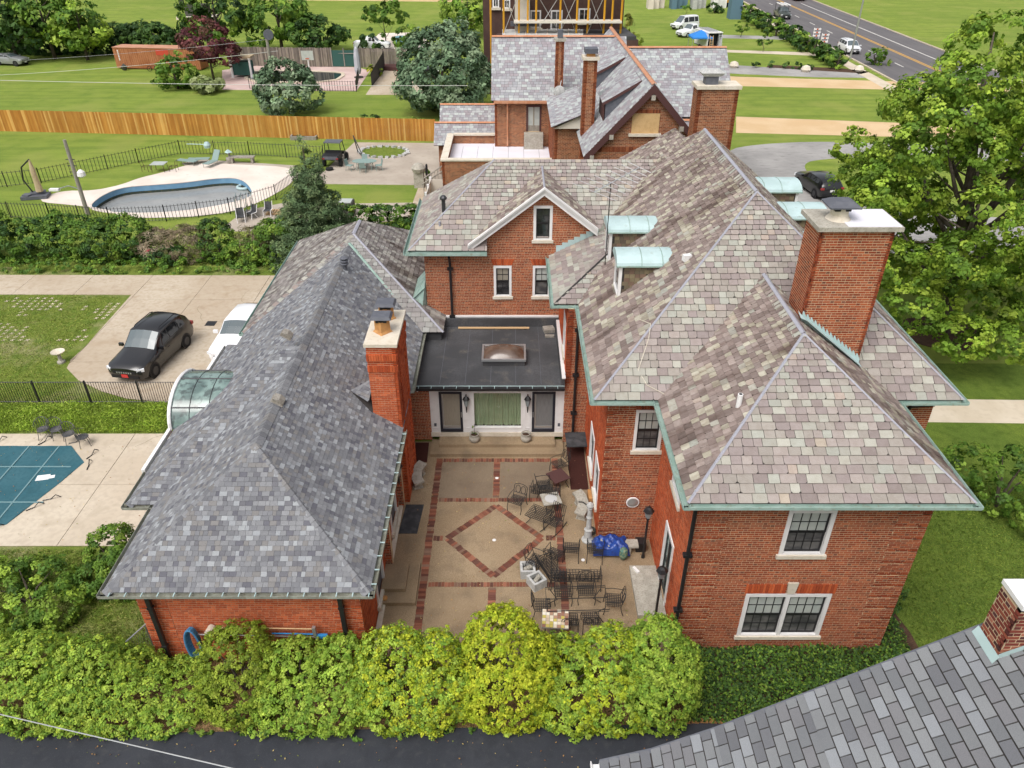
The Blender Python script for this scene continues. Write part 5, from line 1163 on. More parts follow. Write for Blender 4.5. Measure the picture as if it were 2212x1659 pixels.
# chimney
kx0, kx1, ky0, ky1 = -5.03, -4.02, 22.46, 24.95
wall(gb, gar, (kx0, ky0, 0), (1, 0, 0), (0, -1, 0), [(0, 0), (kx1 - kx0, 0), (kx1 - kx0, 7.05), (0, 7.05)], [], brick_o, thick=.12, bond='common', mm='mortar_red')
wall(gb, gar, (kx1, ky0, 0), (0, 1, 0), (1, 0, 0), [(0, 0), (ky1 - ky0, 0), (ky1 - ky0, 7.05), (0, 7.05)], [], brick_o, thick=.12, bond='common', mm='mortar_red')
wall(gb, gar, (kx0, ky1, 3.5), (0, -1, 0), (-1, 0, 0), [(0, 0), (ky1 - ky0, 0), (ky1 - ky0, 3.55), (0, 3.55)], [], brick_o, thick=.12, bond='common', mm='mortar_red')
gb.par = gar
for k, z in enumerate((6.3, 6.75)):   # corbelled soldier bands
    soldier_arch(gb, (0, ky0, 0), (1, 0, 0), (0, -1, 0), kx0 - .02, kx1 + .02, z - .25, z, brick_o, d=.035 + .02 * k, flare=0, n=12); soldier_arch(gb, (kx1, 0, 0), (0, 1, 0), (1, 0, 0), ky0 - .02, ky1 + .02, z - .25, z, brick_o, d=.035 + .02 * k, flare=0, n=30)
# raised diamond pattern on the courtyard side of the stack
for a, b in (((23.0, 6.0), (23.7, 6.3)), ((23.7, 6.3), (24.4, 6.0)), ((24.4, 6.0), (24.4, .9)), ((24.4, .9), (23.7, .55)), ((23.7, .55), (23.0, .9)), ((23.0, .9), (23.0, 6.0))):
    n_ = max(2, int(math.hypot(b[0] - a[0], b[1] - a[1]) / .16))
    for i in range(n_):
        y = a[0] + (b[0] - a[0]) * i / n_; z = a[1] + (b[1] - a[1]) * i / n_
        gb.add([(kx1 + .04, y - .045, z - .05), (kx1 + .04, y + .045, z - .05), (kx1 + .04, y + .045, z + .05), (kx1 + .04, y - .045, z + .05), (kx1, y - .045, z - .05), (kx1, y + .045, z - .05), (kx1, y + .045, z + .05), (kx1, y - .045, z + .05)], [(0, 1, 2, 3), (0, 4, 5, 1), (1, 5, 6, 2), (2, 6, 7, 3), (3, 7, 4, 0)], pick(BRO, .1))
gb.emit('brick', 'brick', gar, near_key, 290)
for b_ in ((-10.7, -4.75, 15.5, 29.6, .1, 3.4), (-11.6, -10.6, 19.1, 28, .1, 3.4)): MB().box(*b_).build('core', 'deck_dark', gar)
cs = MB().box(kx0 - .06, kx1 + .08, ky0 - .06, ky1 + .06, 7.05, 7.17).build('chimney_slab', 'limestone', gar)
for yc in (23.35, 24.35):
    MB().lathe([(.36, 7.172), (.28, 7.25), (.27, 7.62)], 4, (-4.55, yc, 0)).build('flue', 'clay', cs)
    MB().box(-4.74, -4.36, yc - .19, yc + .19, 7.6, 7.76).build('flue_screen', 'plastic_black', cs)
    c2 = MB(); c2.add([(-4.92, yc - .32, 7.76), (-4.18, yc - .32, 7.76), (-4.18, yc + .32, 7.76), (-4.92, yc + .32, 7.76), (-4.86, yc - .26, 7.86), (-4.24, yc - .26, 7.86), (-4.24, yc + .26, 7.86), (-4.86, yc + .26, 7.86)], [(3, 2, 1, 0), (4, 5, 6, 7), (0, 1, 5, 4), (1, 2, 6, 5), (2, 3, 7, 6), (3, 0, 4, 7)]); c2.build('flue_cap', 'cap_grey', cs)
# gutters
gutter(gar, (gx0 - .1, gy0, gz), (gx1 + .1, gy0, gz), (0, -1, 0), .13, .11, 'gutter_metal'); gutter(gar, (gx1, gy0 - .1, gz), (gx1, 22.4, gz), (1, 0, 0), .13, .11, 'gutter_metal'); gutter(gar, (gx1, 25.0, gz), (gx1, 29.9, gz), (1, 0, 0), .13, .11, 'gutter_metal')
gutter(gar, (gx0, gy0 - .1, gz), (gx0, 18.3, gz), (-1, 0, 0), .13, .11, 'gutter_metal'); gutter(gar, (-12.4, 18.2, gz), (-12.4, 21.9, gz), (-1, 0, 0), .13, .11, 'gutter_metal'); gutter(gar, (-12.5, 18.3, gz), (-11.5, 18.3, gz), (0, -1, 0), .13, .11, 'gutter_metal'); gutter(gar, (-12.4, 25.6, gz), (-12.4, 28.6, gz), (-1, 0, 0), .13, .11, 'gutter_metal')
g3 = MB()
for i in range(17): g3.box(gx0 + .2 + i * .455, gx0 + .225 + i * .455, gy0 - .15, gy0 - .0, gz - .02, gz + .012)
for i in range(14): g3.box(gx1, gx1 + .15, gy0 + .3 + i * .55, gy0 + .325 + i * .55, gz - .02, gz + .012)
g3.build('gutter_strap', 'copper_pale', gar)
for b_ in ((-12.62, -12.5, 20.0, 22.4, gz - .1, gz + .06), (-12.62, -12.5, 25.5, 28.4, gz - .1, gz + .06)): MB().box(*b_).build('fascia', 'white_paint', gar)
for b_ in ((gx0 + .05, gx1 - .05, gy0 + .05, 29.5, gz - .17, gz - .1), (-12.35, -11.5, 18.4, 28.4, gz - .168, gz - .1)): MB().box(*b_).build('soffit', 'plastic_black', gar)
for x in (-10.55, -4.98):
    b = MB(); b.rbox((x, 14.98, 1.75), .13, .11, 3.4); b.rbox((x, 14.98, .9), .17, .15, .06); b.rbox((x, 14.98, 2.6), .17, .15, .06); b.build('downpipe', 'black_metal', gar)
b = MB(); b.rbox((-4.38, 25.6, 1.75), .12, .12, 3.4); b.build('downpipe', 'black_metal', gar)
# doors on the courtyard side
Lc = Loc((wx1, wy0, 0), (0, 1, 0), (1, 0, 0))
for a0 in (1.9, 5.3):
    d = MB()
    for q in ((a0, a0 + .12, .3, 2.6), (a0 + 1.18, a0 + 1.3, .3, 2.6), (a0 + .12, a0 + 1.18, 2.48, 2.6)): Lc.box(d, q[0], q[1], -.1, .05, q[2], q[3])
    do = d.build('door', 'white_paint', gar); p_ = MB(); Lc.box(p_, a0 + .12, a0 + 1.18, -.08, -.03, .3, 2.48); p_.build('door_leaf', 'cap_grey', do); s2 = MB(); Lc.box(s2, a0 - .1, a0 + 1.4, -.1, .12, .12, .3); s2.build('threshold', 'limestone', do)
MB().box(-4.42, -4.25, 15.2, 22.2, 0, .07).build('plinth', 'limestone', gar)
# curved glass sunroom dormer on the pool side
br = thing('glass_dormer', 'curved glass barrel dormer with white arch on the grey roof', 'dormer', (-12.5, 24.0, gz))
yc, hw_, zt_ = 24.0, 1.6, 1.18
gl_ = MB(); nn_ = 14; xs_ = [-12.5, -11.9, -11.3, -10.7, -10.1]
for x in xs_:
    for j in range(nn_ + 1):
        a = math.pi * j / nn_; gl_.v.append((x, yc - hw_ * math.cos(a), gz + zt_ * math.sin(a))); gl_.c.append((1, 1, 1))
for i in range(len(xs_) - 1):
    for j in range(nn_): q = i * (nn_ + 1) + j; gl_.f.append((q, q + 1, q + nn_ + 2, q + nn_ + 1))
gl_.build('glazing', 'glass_green', br, smooth=True)
ar = MB()
arc = lambda x, k, dz=0: [(x, yc - (hw_ + k) * math.cos(a), gz + dz + (zt_ + k) * math.sin(a)) for a in np.linspace(0, math.pi, 15)]
ar.tube(arc(-12.52, .03), .07, 6); ar.build('arch_frame', 'white_paint', br)
rb = MB()
for a in (R(38), R(90), R(128)): rb.tube([(x, yc - (hw_ + .01) * math.cos(a), gz + (zt_ + .012) * math.sin(a)) for x in (-12.5, -10.2)], .028, 5)
for x in (-11.8, -11.1): rb.tube(arc(x, .005), .015, 4)
rb.build('glazing_bar', 'rim', br)
gw = MB(); gw.add([(-12.48, yc - hw_ * math.cos(a), gz + zt_ * math.sin(a)) for a in np.linspace(0, math.pi, 15)], [tuple(range(15))]); gw.build('end_glass', 'glass_green', br)
# roof vents
def box_vent(p, label, tilt):
    t = thing('roof_vent', label, 'vent', p, group='box vents on the grey roof'); b = MB()
    b.add([(-.22, -.2, -.02), (.22, -.2, -.02), (.22, .2, -.02), (-.22, .2, -.02), (-.26, -.24, .12), (.0, -.24, .2), (.26, -.24, .12), (.26, .24, .12), (.0, .24, .2), (-.26, .24, .12)], [(0, 1, 6, 5, 4), (1, 2, 7, 6), (2, 3, 9, 8, 7), (3, 0, 4, 9), (4, 5, 8, 9), (5, 6, 7, 8)])
    o = b.build('hood', 'weathered', t, local=True); MB().box(-.3, .3, -.28, .28, -.05, -.015).build('flange', 'weathered', t, local=True)
    t.rotation_euler = (0, tilt, 0); t.scale = (.72, .72, .72); return t
sr = lambda x: rz - (rz - gz) / (gx1 - rx) * (x - rx)
p_ = P(627, 764, 5.75); box_vent((p_[0], p_[1], sr(p_[0]) + .07), 'weathered box vent near the ridge where the coach house wings join', R(34))
p_ = P(608, 900, 5.5); box_vent((p_[0], p_[1], sr(p_[0]) + .07), 'weathered box vent below the ridge facing the brick chimney', R(34))
p_ = P(750, 616, 5.2); v_ = thing('roof_vent', 'dark round roof vent high on the grey shingle slope', 'vent', (p_[0], p_[1], sr(p_[0])))
MB().lathe([(.09, -.1), (.09, .5)], 10, (p_[0], p_[1], sr(p_[0]))).build('stem', 'cap_grey', v_)
q_ = MB()
for k in range(3): q_.lathe([(.17, .25 + k * .13), (.19, .30 + k * .13), (.10, .36 + k * .13)], 12, (p_[0], p_[1], sr(p_[0])))
q_.build('cowl', 'cap_grey', v_)

# ================================================================== NEIGHBOUR: STEEP SLATE TUDOR HOUSE
SN = [lin(160, 160, 163), lin(152, 153, 157), lin(170, 173, 174), lin(144, 140, 145), lin(176, 182, 180), lin(150, 143, 147)]
def slate_n(p): return pick(SN, .07)
ex_n = lambda t: .24
wd_n = lambda t: (.26, .44)
tu = thing('tudor_house', 'steep gabled brick house with blue grey slate and copper ridges', 'house', (3, 58, 0))
tsl = Pieces(); tbr = Pieces()
def tf(poly, eave): roof_face(tsl, poly, eave, ex_n, wd_n, .015, slate_n, owner=tu)
def tw(o, ud, nd, poly, ops=(), own=None): wall(tbr, tu, o, ud, nd, poly, list(ops), brick_t, course=.085, st=.22, mm='mortar', bond='common', thick=.2)
def ridge_cu(p, q, w=.16): b = MB(); cap_line(b, p, q, w, .06, .05); b.build('ridge_cap', 'copper_new', tu)
# flat roofed annex with stone coping
FX0, FX1, FY0, FY1, FZ2 = -5.1, 3.35, 54.8, 61.0, 3.3
tw((FX0, FY0, 0), (1, 0, 0), (0, -1, 0), [(0, 0), (FX1 - FX0, 0), (FX1 - FX0, 3.95), (0, 3.95)])
tw((FX0, 62.6, 0), (0, -1, 0), (-1, 0, 0), [(0, 0), (62.6 - FY0, 0), (62.6 - FY0, 3.95), (0, 3.95)])
tw((FX0 + .3, FY0 + .3, 3.2), (0, 1, 0), (1, 0, 0), [(0, 0), (7.0, 0), (7.0, .75), (0, .75)])
tw((FX0 + .3, 61.9, 3.2), (1, 0, 0), (0, -1, 0), [(0, 0), (3.4, 0), (3.4, .75), (0, .75)])
MB().box(FX0 + .1, FX1, FY0 + .2, 62.0, 3.0, FZ2).build('flat_roof', 'membrane_white', tu)
for i in range(6):
    MB().box(FX0 + 1.2 + i * 1.2, FX0 + 1.22 + i * 1.2, FY0 + .35, 61.0, FZ2, FZ2 + .006).build('seam', 'cap_grey', tu)
for b_ in ((FX0 - .1, FX1, FY0 - .08, FY0 + .42, 3.96, 4.08), (FX0 - .1, FX0 + .42, FY0 + .425, 62.0, 3.96, 4.081), (FX0 + .425, -1.2, 61.75, 62.2, 3.96, 4.08)): MB().box(*b_).build('coping', 'limestone', tu)
# two storey part with door onto the flat roof
tw((-1.35, 61.0, 3.2), (1, 0, 0), (0, -1, 0), [(0, 0), (5.2, 0), (5.2, 3.75), (0, 3.75)], [(2.45, 3.65, 1.3, 3.3)])
tw((-1.35, 69.0, 0), (0, -1, 0), (-1, 0, 0), [(0, 0), (8.0, 0), (8.0, 6.9), (4.2, 10.8), (0, 6.9)])
dw = MB(); Lt = Loc((-1.35, 61.0, 3.2), (1, 0, 0), (0, -1, 0))
for q in ((2.45, 2.6, 1.3, 3.3), (3.5, 3.65, 1.3, 3.3), (2.6, 3.5, 3.15, 3.3)): Lt.box(dw, q[0], q[1], -.1, .05, q[2], q[3])
dwo = dw.build('door', 'trim_maroon', tu); q = MB(); Lt.box(q, 2.6, 3.5, -.1, -.04, 1.75, 3.15); q.build('pane', 'glass_blind', dwo); q = MB(); Lt.box(q, 2.6, 3.5, -.1, -.03, 1.3, 1.75); q.build('panel', 'weathered', dwo); q = MB(); Lt.box(q, 3.0, 3.1, -.04, -.02, 1.75, 3.15); q.build('mullion', 'curtain_beige', dwo)
MB().box(.95, 2.45, 60.2, 61.0, FZ2, 4.45).build('door_plinth', 'cast_stone', tu)
tf([(-1.6, 60.6, 6.9), (9.0, 60.6, 6.9), (9.0, 64.8, 10.85), (-1.6, 64.8, 10.85)], (1, 0, 0)); tf([(9.0, 69, 6.9), (-1.6, 69, 6.9), (-1.6, 64.8, 10.85), (9.0, 64.8, 10.85)], (-1, 0, 0))
ridge_cu((-1.6, 64.8, 10.85), (8.4, 64.8, 10.85), .2)
MB().box(-1.4, 3.2, 60.42, 60.6, 6.72, 6.9).build('gutter', 'copper_new', tu)
MB().tube([(-.35, 60.75, 6.7), (-.35, 60.85, 6.4), (-.35, 60.85, 3.4)], .07, 6).build('downpipe', 'copper_new', tu)
# low wings on the left
tw((-6.2, 64.4, 0), (1, 0, 0), (0, -1, 0), [(0, 0), (5.2, 0), (5.2, 2.6), (0, 2.6)])
tf([(-6.55, 63.9, 2.6), (-1.4, 63.9, 2.6), (-1.4, 65.6, 4.05), (-6.55, 65.6, 4.05)], (1, 0, 0)); tf([(-1.4, 67.5, 2.6), (-6.55, 67.5, 2.6), (-6.55, 65.6, 4.05), (-1.4, 65.6, 4.05)], (-1, 0, 0)); ridge_cu((-6.55, 65.6, 4.05), (-1.4, 65.6, 4.05))
tf([(-6.2, 66.0, 3.6), (-1.4, 66.0, 3.6), (-1.4, 67.8, 5.05), (-6.2, 67.8, 5.05)], (1, 0, 0)); ridge_cu((-6.2, 67.8, 5.05), (-1.4, 67.8, 5.05)); tw((-6.0, 67.6, 0), (1, 0, 0), (0, -1, 0), [(0, 0), (4.6, 0), (4.6, 4.9), (0, 4.9)])
# the tall front gable, ridge running back
KX, KZ, KS, KY = 8.25, 10.95, 1.07, 46.0
kl, kr = 4.35, 11.3
zk = lambda x: KZ - KS * abs(x - KX)
tf([(kl, 69, zk(kl)), (kl, KY, zk(kl)), (KX, KY, KZ), (KX, 69, KZ)], (0, -1, 0)); tf([(kr, KY, zk(kr)), (kr, 69, zk(kr)), (KX, 69, KZ), (KX, KY, KZ)], (0, 1, 0)); ridge_cu((KX, KY, KZ), (KX, 69, KZ), .16)
tw((4.75, KY + .35, 0), (1, 0, 0), (0, -1, 0), [(0, 0), (6.2, 0), (6.2, zk(10.95) - .1), (KX - 4.75, KZ - .25), (0, zk(4.75) - .1)], [(7.15 - 4.75, 8.8 - 4.75, 8.1, 9.25)])
tw((4.75, 61, 0), (0, -1, 0), (-1, 0, 0), [(0, 0), (14.6, 0), (14.6, 6.9), (0, 6.9)])
for xe in (kl, kr):
    r_ = MB(); vs = []
    for y in (KY - .02, KY + .16): vs += [(KX, y, KZ + .02), (xe, y, zk(xe) + .02), (xe, y, zk(xe) - .5), (KX, y, KZ - .5)]
    r_.add(vs, [(0, 1, 2, 3), (7, 6, 5, 4), (0, 4, 5, 1), (3, 2, 6, 7), (1, 5, 6, 2)]); r_.build('rake_board', 'trim_maroon', tu)
for x, z in ((KX, KZ - .75), (kl + 1.6, zk(kl + 1.6) - .55), (kr - 1.2, zk(kr - 1.2) - .55), (kl + .5, zk(kl + .5) - .6)): MB().box(x - .12, x + .12, KY - .05, KY + .3, z - .12, z + .16).build('corbel', 'cast_stone', tu)
MB().box(7.16, 8.79, KY + .3, KY + .4, 8.11, 9.25).build('boarded_window', 'plywood', tu)
MB().box(7.0, 8.95, KY + .15, KY + .4, 7.95, 8.1).build('sill', 'limestone', tu)
soldier_arch(tbr, (0, KY + .34, 0), (1, 0, 0), (0, -1, 0), 7.2, 8.8, 9.28, 9.5, brick_t, flare=0, d=.02); soldier_arch(tbr, (0, KY + .34, 0), (1, 0, 0), (0, -1, 0), 5.2, 8.4, 7.0, 7.3, brick_t, flare=0, d=.02)
tw((2.9, 52.0, 0), (1, 0, 0), (0, -1, 0), [(0, 0), (1.9, 0), (1.9, 7.1), (0, 7.1)])
tw((2.9, 61.0, 0), (0, -1, 0), (-1, 0, 0), [(0, 0), (9.0, 0), (9.0, 7.1), (0, 7.1)])
tf([(2.6, 60, 7.2), (2.6, 51.4, 7.2), (4.9, 51.4, 8.1), (4.9, 60, 8.1)], (0, -1, 0))
sg_ = MB(); sg_.add([(2.75, 51.6, 7.05), (4.75, 51.6, 7.05), (4.75, 51.6, 7.95)], [(0, 1, 2)]); sg_.build('gable_panel', 'stucco', tu)
# shed dormers on the left slope of the gable
def shed(y0, y1, x0, zt):
    x1 = KX - (KZ - zt - .3) / KS * .55 - .3
    pl_ = [(x0, y1, zt), (x0, y0, zt), (KX - .35, y0, KZ - .28), (KX - .35, y1, KZ - .28)]; tf(pl_, (0, -1, 0))
    ck = MB(); ck.add([(x0 + .15, y0 + .1, zk(x0)), (KX - .5, y0 + .1, KZ - .5), (x0 + .15, y0 + .1, zt)], [(0, 1, 2)]); ck.build('cheek', 'cap_grey', tu)
    fr = MB(); fr.box(x0 + .1, x0 + .2, y0 + .1, y1 - .1, zk(x0) - .1, zt - .05); fr.build('dormer_front', 'trim_maroon', tu)
    fe = MB(); fe.add([(x0, y0 - .02, zt + .02), (KX - .35, y0 - .02, KZ - .26), (KX - .35, y0 - .02, KZ - .46), (x0, y0 - .02, zt - .16)], [(0, 1, 2, 3)]); fe.build('fascia', 'trim_maroon', tu)
shed(48.6, 51.5, 5.6, 9.35); shed(56.6, 60.5, 5.6, 9.45)
# low roofs stepping to the right
for (y0, y1, z0, z1, xa, xb) in ((58.0, 63.2, 6.3, 10.3, 8.6, 16.6), (57.5, 60.3, 5.4, 7.9, 10, 16.0), (53.5, 57.5, 3.6, 6.2, 11, 15.6)):
    tf([(xa, y0, z0), (xb, y0, z0), (xb, y1, z1), (xa, y1, z1)], (1, 0, 0)); tf([(xb, 2 * y1 - y0, z0), (xa, 2 * y1 - y0, z0), (xa, y1, z1), (xb, y1, z1)], (-1, 0, 0)); ridge_cu((xa, y1, z1), (xb, y1, z1), .2)
    tw((xa, y0 + .4, 0), (1, 0, 0), (0, -1, 0), [(0, 0), (xb - xa - .3, 0), (xb - xa - .3, z0), (0, z0)])
tsl.emit('slate', 'slate_new', tu, near_key, 290); 
# chimneys
def stack(x0, x1, y0, y1, z0, z1, capm='limestone', nm='chimney'):
    for o_, ud, nd, w in (((x0, y0, z0), (1, 0, 0), (0, -1, 0), x1 - x0), ((x0, y1, z0), (0, -1, 0), (-1, 0, 0), y1 - y0), ((x1, y0, z0), (0, 1, 0), (1, 0, 0), y1 - y0)): tw(o_, ud, nd, [(0, 0), (w, 0), (w, z1 - z0), (0, z1 - z0)])
    c_ = MB().box(x0 - .12, x1 + .12, y0 - .12, y1 + .12, z1, z1 + .18).build('chimney_slab', capm, tu)
    return c_
c_ = stack(10.35, 12.6, 44.0, 45.3, 4, 11.1); MB().rbox((11.1, 44.6, 11.5), .7, .7, .45).build('flue', 'cap_grey', c_); MB().add([(10.6, 44.2, 11.72), (11.6, 44.2, 11.72), (11.6, 45.0, 11.72), (10.6, 45.0, 11.72), (10.45, 44.1, 11.9), (11.75, 44.1, 11.9), (11.75, 45.1, 11.9), (10.45, 45.1, 11.9), (10.8, 44.4, 12.05), (11.4, 44.4, 12.05), (11.4, 44.8, 12.05), (10.8, 44.8, 12.05)], [(0, 1, 5, 4), (1, 2, 6, 5), (2, 3, 7, 6), (3, 0, 4, 7), (4, 5, 9, 8), (5, 6, 10, 9), (6, 7, 11, 10), (7, 4, 8, 11), (8, 9, 10, 11)]).build('flue_cap', 'grey_stone', c_)
y_ = 50.0; p0, p1 = PY(1262, 150, y_), PY(1290, 150, y_); c_ = stack(p0[0], p1[0], y_, y_ + .9, 5.5, PY(1275, 130, y_)[2]); zt = PY(1275, 128, y_)[2]; MB().box(p0[0] + .15, p1[0] - .15, y_ + .1, y_ + .7, zt, zt + .3).build('flue', 'clay', c_); MB().box(p0[0] + .0, p1[0] - .0, y_ - .05, y_ + .85, zt + .32, zt + .6).build('flue_cap', 'cap_grey', c_)
y_ = 60.0; p0, p1 = PY(1200, 150, y_), PY(1217, 150, y_); zt = PY(1208, 83, y_)[2]; c_ = stack(p0[0], p1[0], y_, y_ + .9, 6.5, zt - .2, 'cast_stone'); MB().box(p0[0] + .1, p1[0] - .1, y_ + .1, y_ + .6, zt, zt + .55).build('flue_cap', 'cap_grey', c_)
tbr.par = None; tbr.emit('brick', 'brick', tu, near_key, 290)
MB().box(-1.1, 9.5, 61.3, 68.7, .1, 6.8).build('core', 'deck_dark', tu)
dsh = thing('satellite_dish', 'grey satellite dish on the slim brick chimney of the tudor house', 'dish', PY(1211, 190, 59.8))
d_ = MB(); p_ = PY(1208, 197, 59.6)
for i in range(5):
    for j in range(14): r_ = .42 * i / 4; a = 2 * math.pi * j / 14; d_.v.append((p_[0] + r_ * math.cos(a), p_[1] - .15 + .5 * r_ * r_, p_[2] + r_ * math.sin(a))); d_.c.append((1, 1, 1))
for i in range(4):
    for j in range(14): d_.f.append((i * 14 + j, i * 14 + (j + 1) % 14, (i + 1) * 14 + (j + 1) % 14, (i + 1) * 14 + j))
d_.build('reflector', 'grey_stone', dsh, smooth=True); MB().tube([(p_[0], p_[1], p_[2]), (p_[0] + .15, p_[1] + .3, p_[2] + .7)], .03, 5).build('arm', 'steel', dsh)
# white vinyl screen and wooden stair beside the annex
vs_ = thing('vinyl_screen', 'white vinyl screen around bins beside the flat roofed annex', 'screen', (*P(928, 420)[:2], 0))
for b_ in (((-6.3, 54.0), (-6.3, 57.5)), ((-6.25, 53.95), (-4.9, 53.95)), ((-6.25, 57.5), (-5.15, 57.5))):
    (xa, ya), (xb, yb) = b_; MB().box(min(xa, xb) - .03, max(xa, xb) + .03, min(ya, yb) - .03, max(ya, yb) + .03, .05, 1.75).build('panel', 'stucco', vs_)
for x, y in ((-6.3, 53.9), (-6.3, 57.5), (-6.3, 55.7)): MB().box(x - .08, x + .08, y - .1, y + .1, 0, 1.95).build('post', 'white_paint', vs_)
ws = thing('wooden_stair', 'weathered wooden stair with railings against the annex', 'stair', (-6.0, 60.5, 0))
for i in range(5): MB().box(-6.9 + i * .3, -6.55 + i * .3, 58.6, 60.2, .16 + i * .18, .2 + i * .18).build('tread', 'weathered', ws)
for y in (58.6, 60.2):
    MB().tube([(-7.1, y, 1.0), (-5.4, y, 2.1)], .05, 4).build('handrail', 'weathered', ws)
    for i in range(7): MB().box(-7.0 + i * .25, -6.95 + i * .25, y - .03, y + .03, .05 + i * .14, 1.05 + i * .16).build('baluster', 'weathered', ws)
pump = thing('stone_fountain', 'weathered stone wall fountain with black wheel by the wooden stair', 'fountain', (-7.6, 61.0, 0))
MB().box(-8.0, -7.2, 60.7, 61.3, 0, 1.3).build('body', 'cast_stone', pump); MB().lathe([(.5, 1.3), (.6, 1.6), (.35, 1.9), (.1, 2.0)], 10, (-7.6, 61.0, 0)).build('bowl', 'cast_stone', pump)
wh = MB(); wh.tube([(-6.95, 61.0 + .45 * math.cos(a), 1.4 + .45 * math.sin(a)) for a in np.linspace(0, 6.283, 16, endpoint=False)], .06, 5, closed=True); wh.build('wheel', 'black_metal', pump)

# ================================================================== NEIGHBOUR: NEAR GREY ROOF IN THE CORNER
nr = thing('corner_house', 'near grey three tab shingle roof with white gutter end', 'house', (5, 6, 0))
ns = Pieces()
S3 = [lin(128, 130, 132), lin(119, 121, 124), lin(136, 138, 140), lin(110, 111, 115), lin(124, 124, 127), lin(142, 145, 149)]
def tab3(p): return pick(S3, .06)
ny = 8.62; prof = [(1.75, 5.45), (2.75, 5.85), (3.9, 6.55), (5.4, 7.62), (11.5, 12.05)]
for (xa, za), (xb, zb) in zip(prof[:-1], prof[1:]):
    roof_face(ns, [(xa, ny, za), (xa, -1.5, za), (xb, -1.5, zb), (xb, ny, zb)], (0, -1, 0), lambda t: .212, lambda t: (.375, .38), .02, tab3, lift=.006, jit=.0, owner=nr, gap=.011, rgap=.024, stag=True)
ns.emit('shingle', 'shingle', nr, near_key, 295)
for (xa, za), (xb, zb) in zip(prof[:-1], prof[1:]):
    e = MB(); e.add([(xa, ny + .03, za + .02), (xb, ny + .03, zb + .02), (xb, ny + .03, zb - .2), (xa, ny + .03, za - .2), (xa, ny - .06, za + .0), (xb, ny - .06, zb + .0), (xb, ny - .06, zb - .2), (xa, ny - .06, za - .2)], [(0, 1, 2, 3), (0, 4, 5, 1), (3, 2, 6, 7), (4, 7, 6, 5)]); e.build('verge', 'cap_grey', nr)
gutter(nr, (1.72, -1.5, 5.44), (1.72, ny + .02, 5.44), (-1, 0, 0), .13, .12, 'white_paint')
nbr = Pieces()
wall(nbr, nr, (2.3, ny - .5, 0), (1, 0, 0), (0, 1, 0), [(0, 0), (9.2, 0), (9.2, 9.6), (5, 7.2), (0, 5.2)], [], lambda w: pick(BR + BRD, .15), bond='common', course=.085)
wall(nbr, nr, (2.3, -1.4, 0), (0, 1, 0), (-1, 0, 0), [(0, 0), (9.4, 0), (9.4, 5.2), (0, 5.2)], [], lambda w: pick(BR + BRD, .15), bond='common', course=.085)
# its chimney
nx0, nx1, ny0, ny1, nz1 = 7.95, 8.8, 7.98, 8.52, 10.62
NB = [lin(140, 72, 60), lin(100, 56, 52), lin(166, 108, 88), lin(120, 60, 52), lin(84, 54, 54), lin(150, 84, 66)]
for o_, ud, nd, w in (((nx0, ny0, 9.2), (1, 0, 0), (0, -1, 0), nx1 - nx0), ((nx0, ny1, 9.2), (0, -1, 0), (-1, 0, 0), ny1 - ny0), ((nx1, ny0, 9.2), (0, 1, 0), (1, 0, 0), ny1 - ny0)):
    wall(nbr, nr, o_, ud, nd, [(0, 0), (w, 0), (w, nz1 - 9.2), (0, nz1 - 9.2)], [], lambda w: pick(NB, .15), course=.078, joint=.018, thick=.1)
nbr.emit('brick', 'brick', nr, near_key, 295)
MB().box(nx0 + .06, nx1 - .06, ny0 + .06, ny1 - .06, 9.2, nz1 + .05).build('chimney_core', 'mortar', nr)
MB().box(nx0 - .02, nx1 + .02, ny0 - .02, ny1 + .02, nz1 + .05, nz1 + .14).build('chimney_crown', 'white_paint', nr)
zs = lambda x: 7.62 + (x - 5.4) * (12.05 - 7.62) / 6.1
f_ = MB(); f_.add([(nx0 - .08, ny0 - .06, zs(nx0 - .08) + .03), (nx0 - .08, ny1 + .05, zs(nx0 - .08) + .03), (nx0 - .012, ny1 + .05, zs(nx0) + .13), (nx0 - .012, ny0 - .06, zs(nx0) + .13)], [(0, 1, 2, 3)]); f_.build('flashing', 'copper_pale', nr)
f_ = MB(); f_.add([(nx0 - .1, ny0 - .015, zs(nx0) - .08), (nx1 + .1, ny0 - .015, zs(nx1) - .0), (nx1 + .1, ny0 - .015, zs(nx1) + .16), (nx0 - .0, ny0 - .015, zs(nx0) + .16)], [(0, 1, 2, 3)]); f_.build('flashing', 'copper_pale', nr)

# ================================================================== HOUSE UNDER SCAFFOLD, FAR BEHIND
fh = thing('scaffolded_house', 'dark brown brick house with white bay behind yellow scaffold', 'house', (6, 100, 0))
fy = 96.0
DB = [lin(86, 58, 52), lin(76, 50, 46), lin(96, 66, 58)]
fx0, fx1 = PY(1055, 60, fy)[0], PY(1345, 60, fy)[0]
mat('dark_brick', (.085, .048, .04), .9, vary=[(1.5, (.11, .065, .052), .8, .42, .62), (40, (.05, .03, .027), .6, .45, .6)])
MB().box(fx0 - .6, fx1, fy, fy + 14, 0, 17).build('wall', 'dark_brick', fh)
def fwin(u0, v0, u1, v1, m='glass_screen'):
    a, b = PY(u0, v0, fy), PY(u1, v1, fy); w = MB(); w.box(a[0] - .12, b[0] + .12, fy - .1, fy - .01, b[2] - .1, a[2] + .1); wo = w.build('window', 'white_paint', fh)
    for k in range(2): MB().box(a[0] + (b[0] - a[0]) * k / 2 + .05, a[0] + (b[0] - a[0]) * (k + 1) / 2 - .05, fy - .13, fy - .102, b[2] + .05, a[2] - .05).build('pane', m, wo)
    MB().box(a[0] - .3, b[0] + .3, fy - .25, fy - .01, b[2] - .35, b[2] - .11).build('sill', 'limestone', wo)
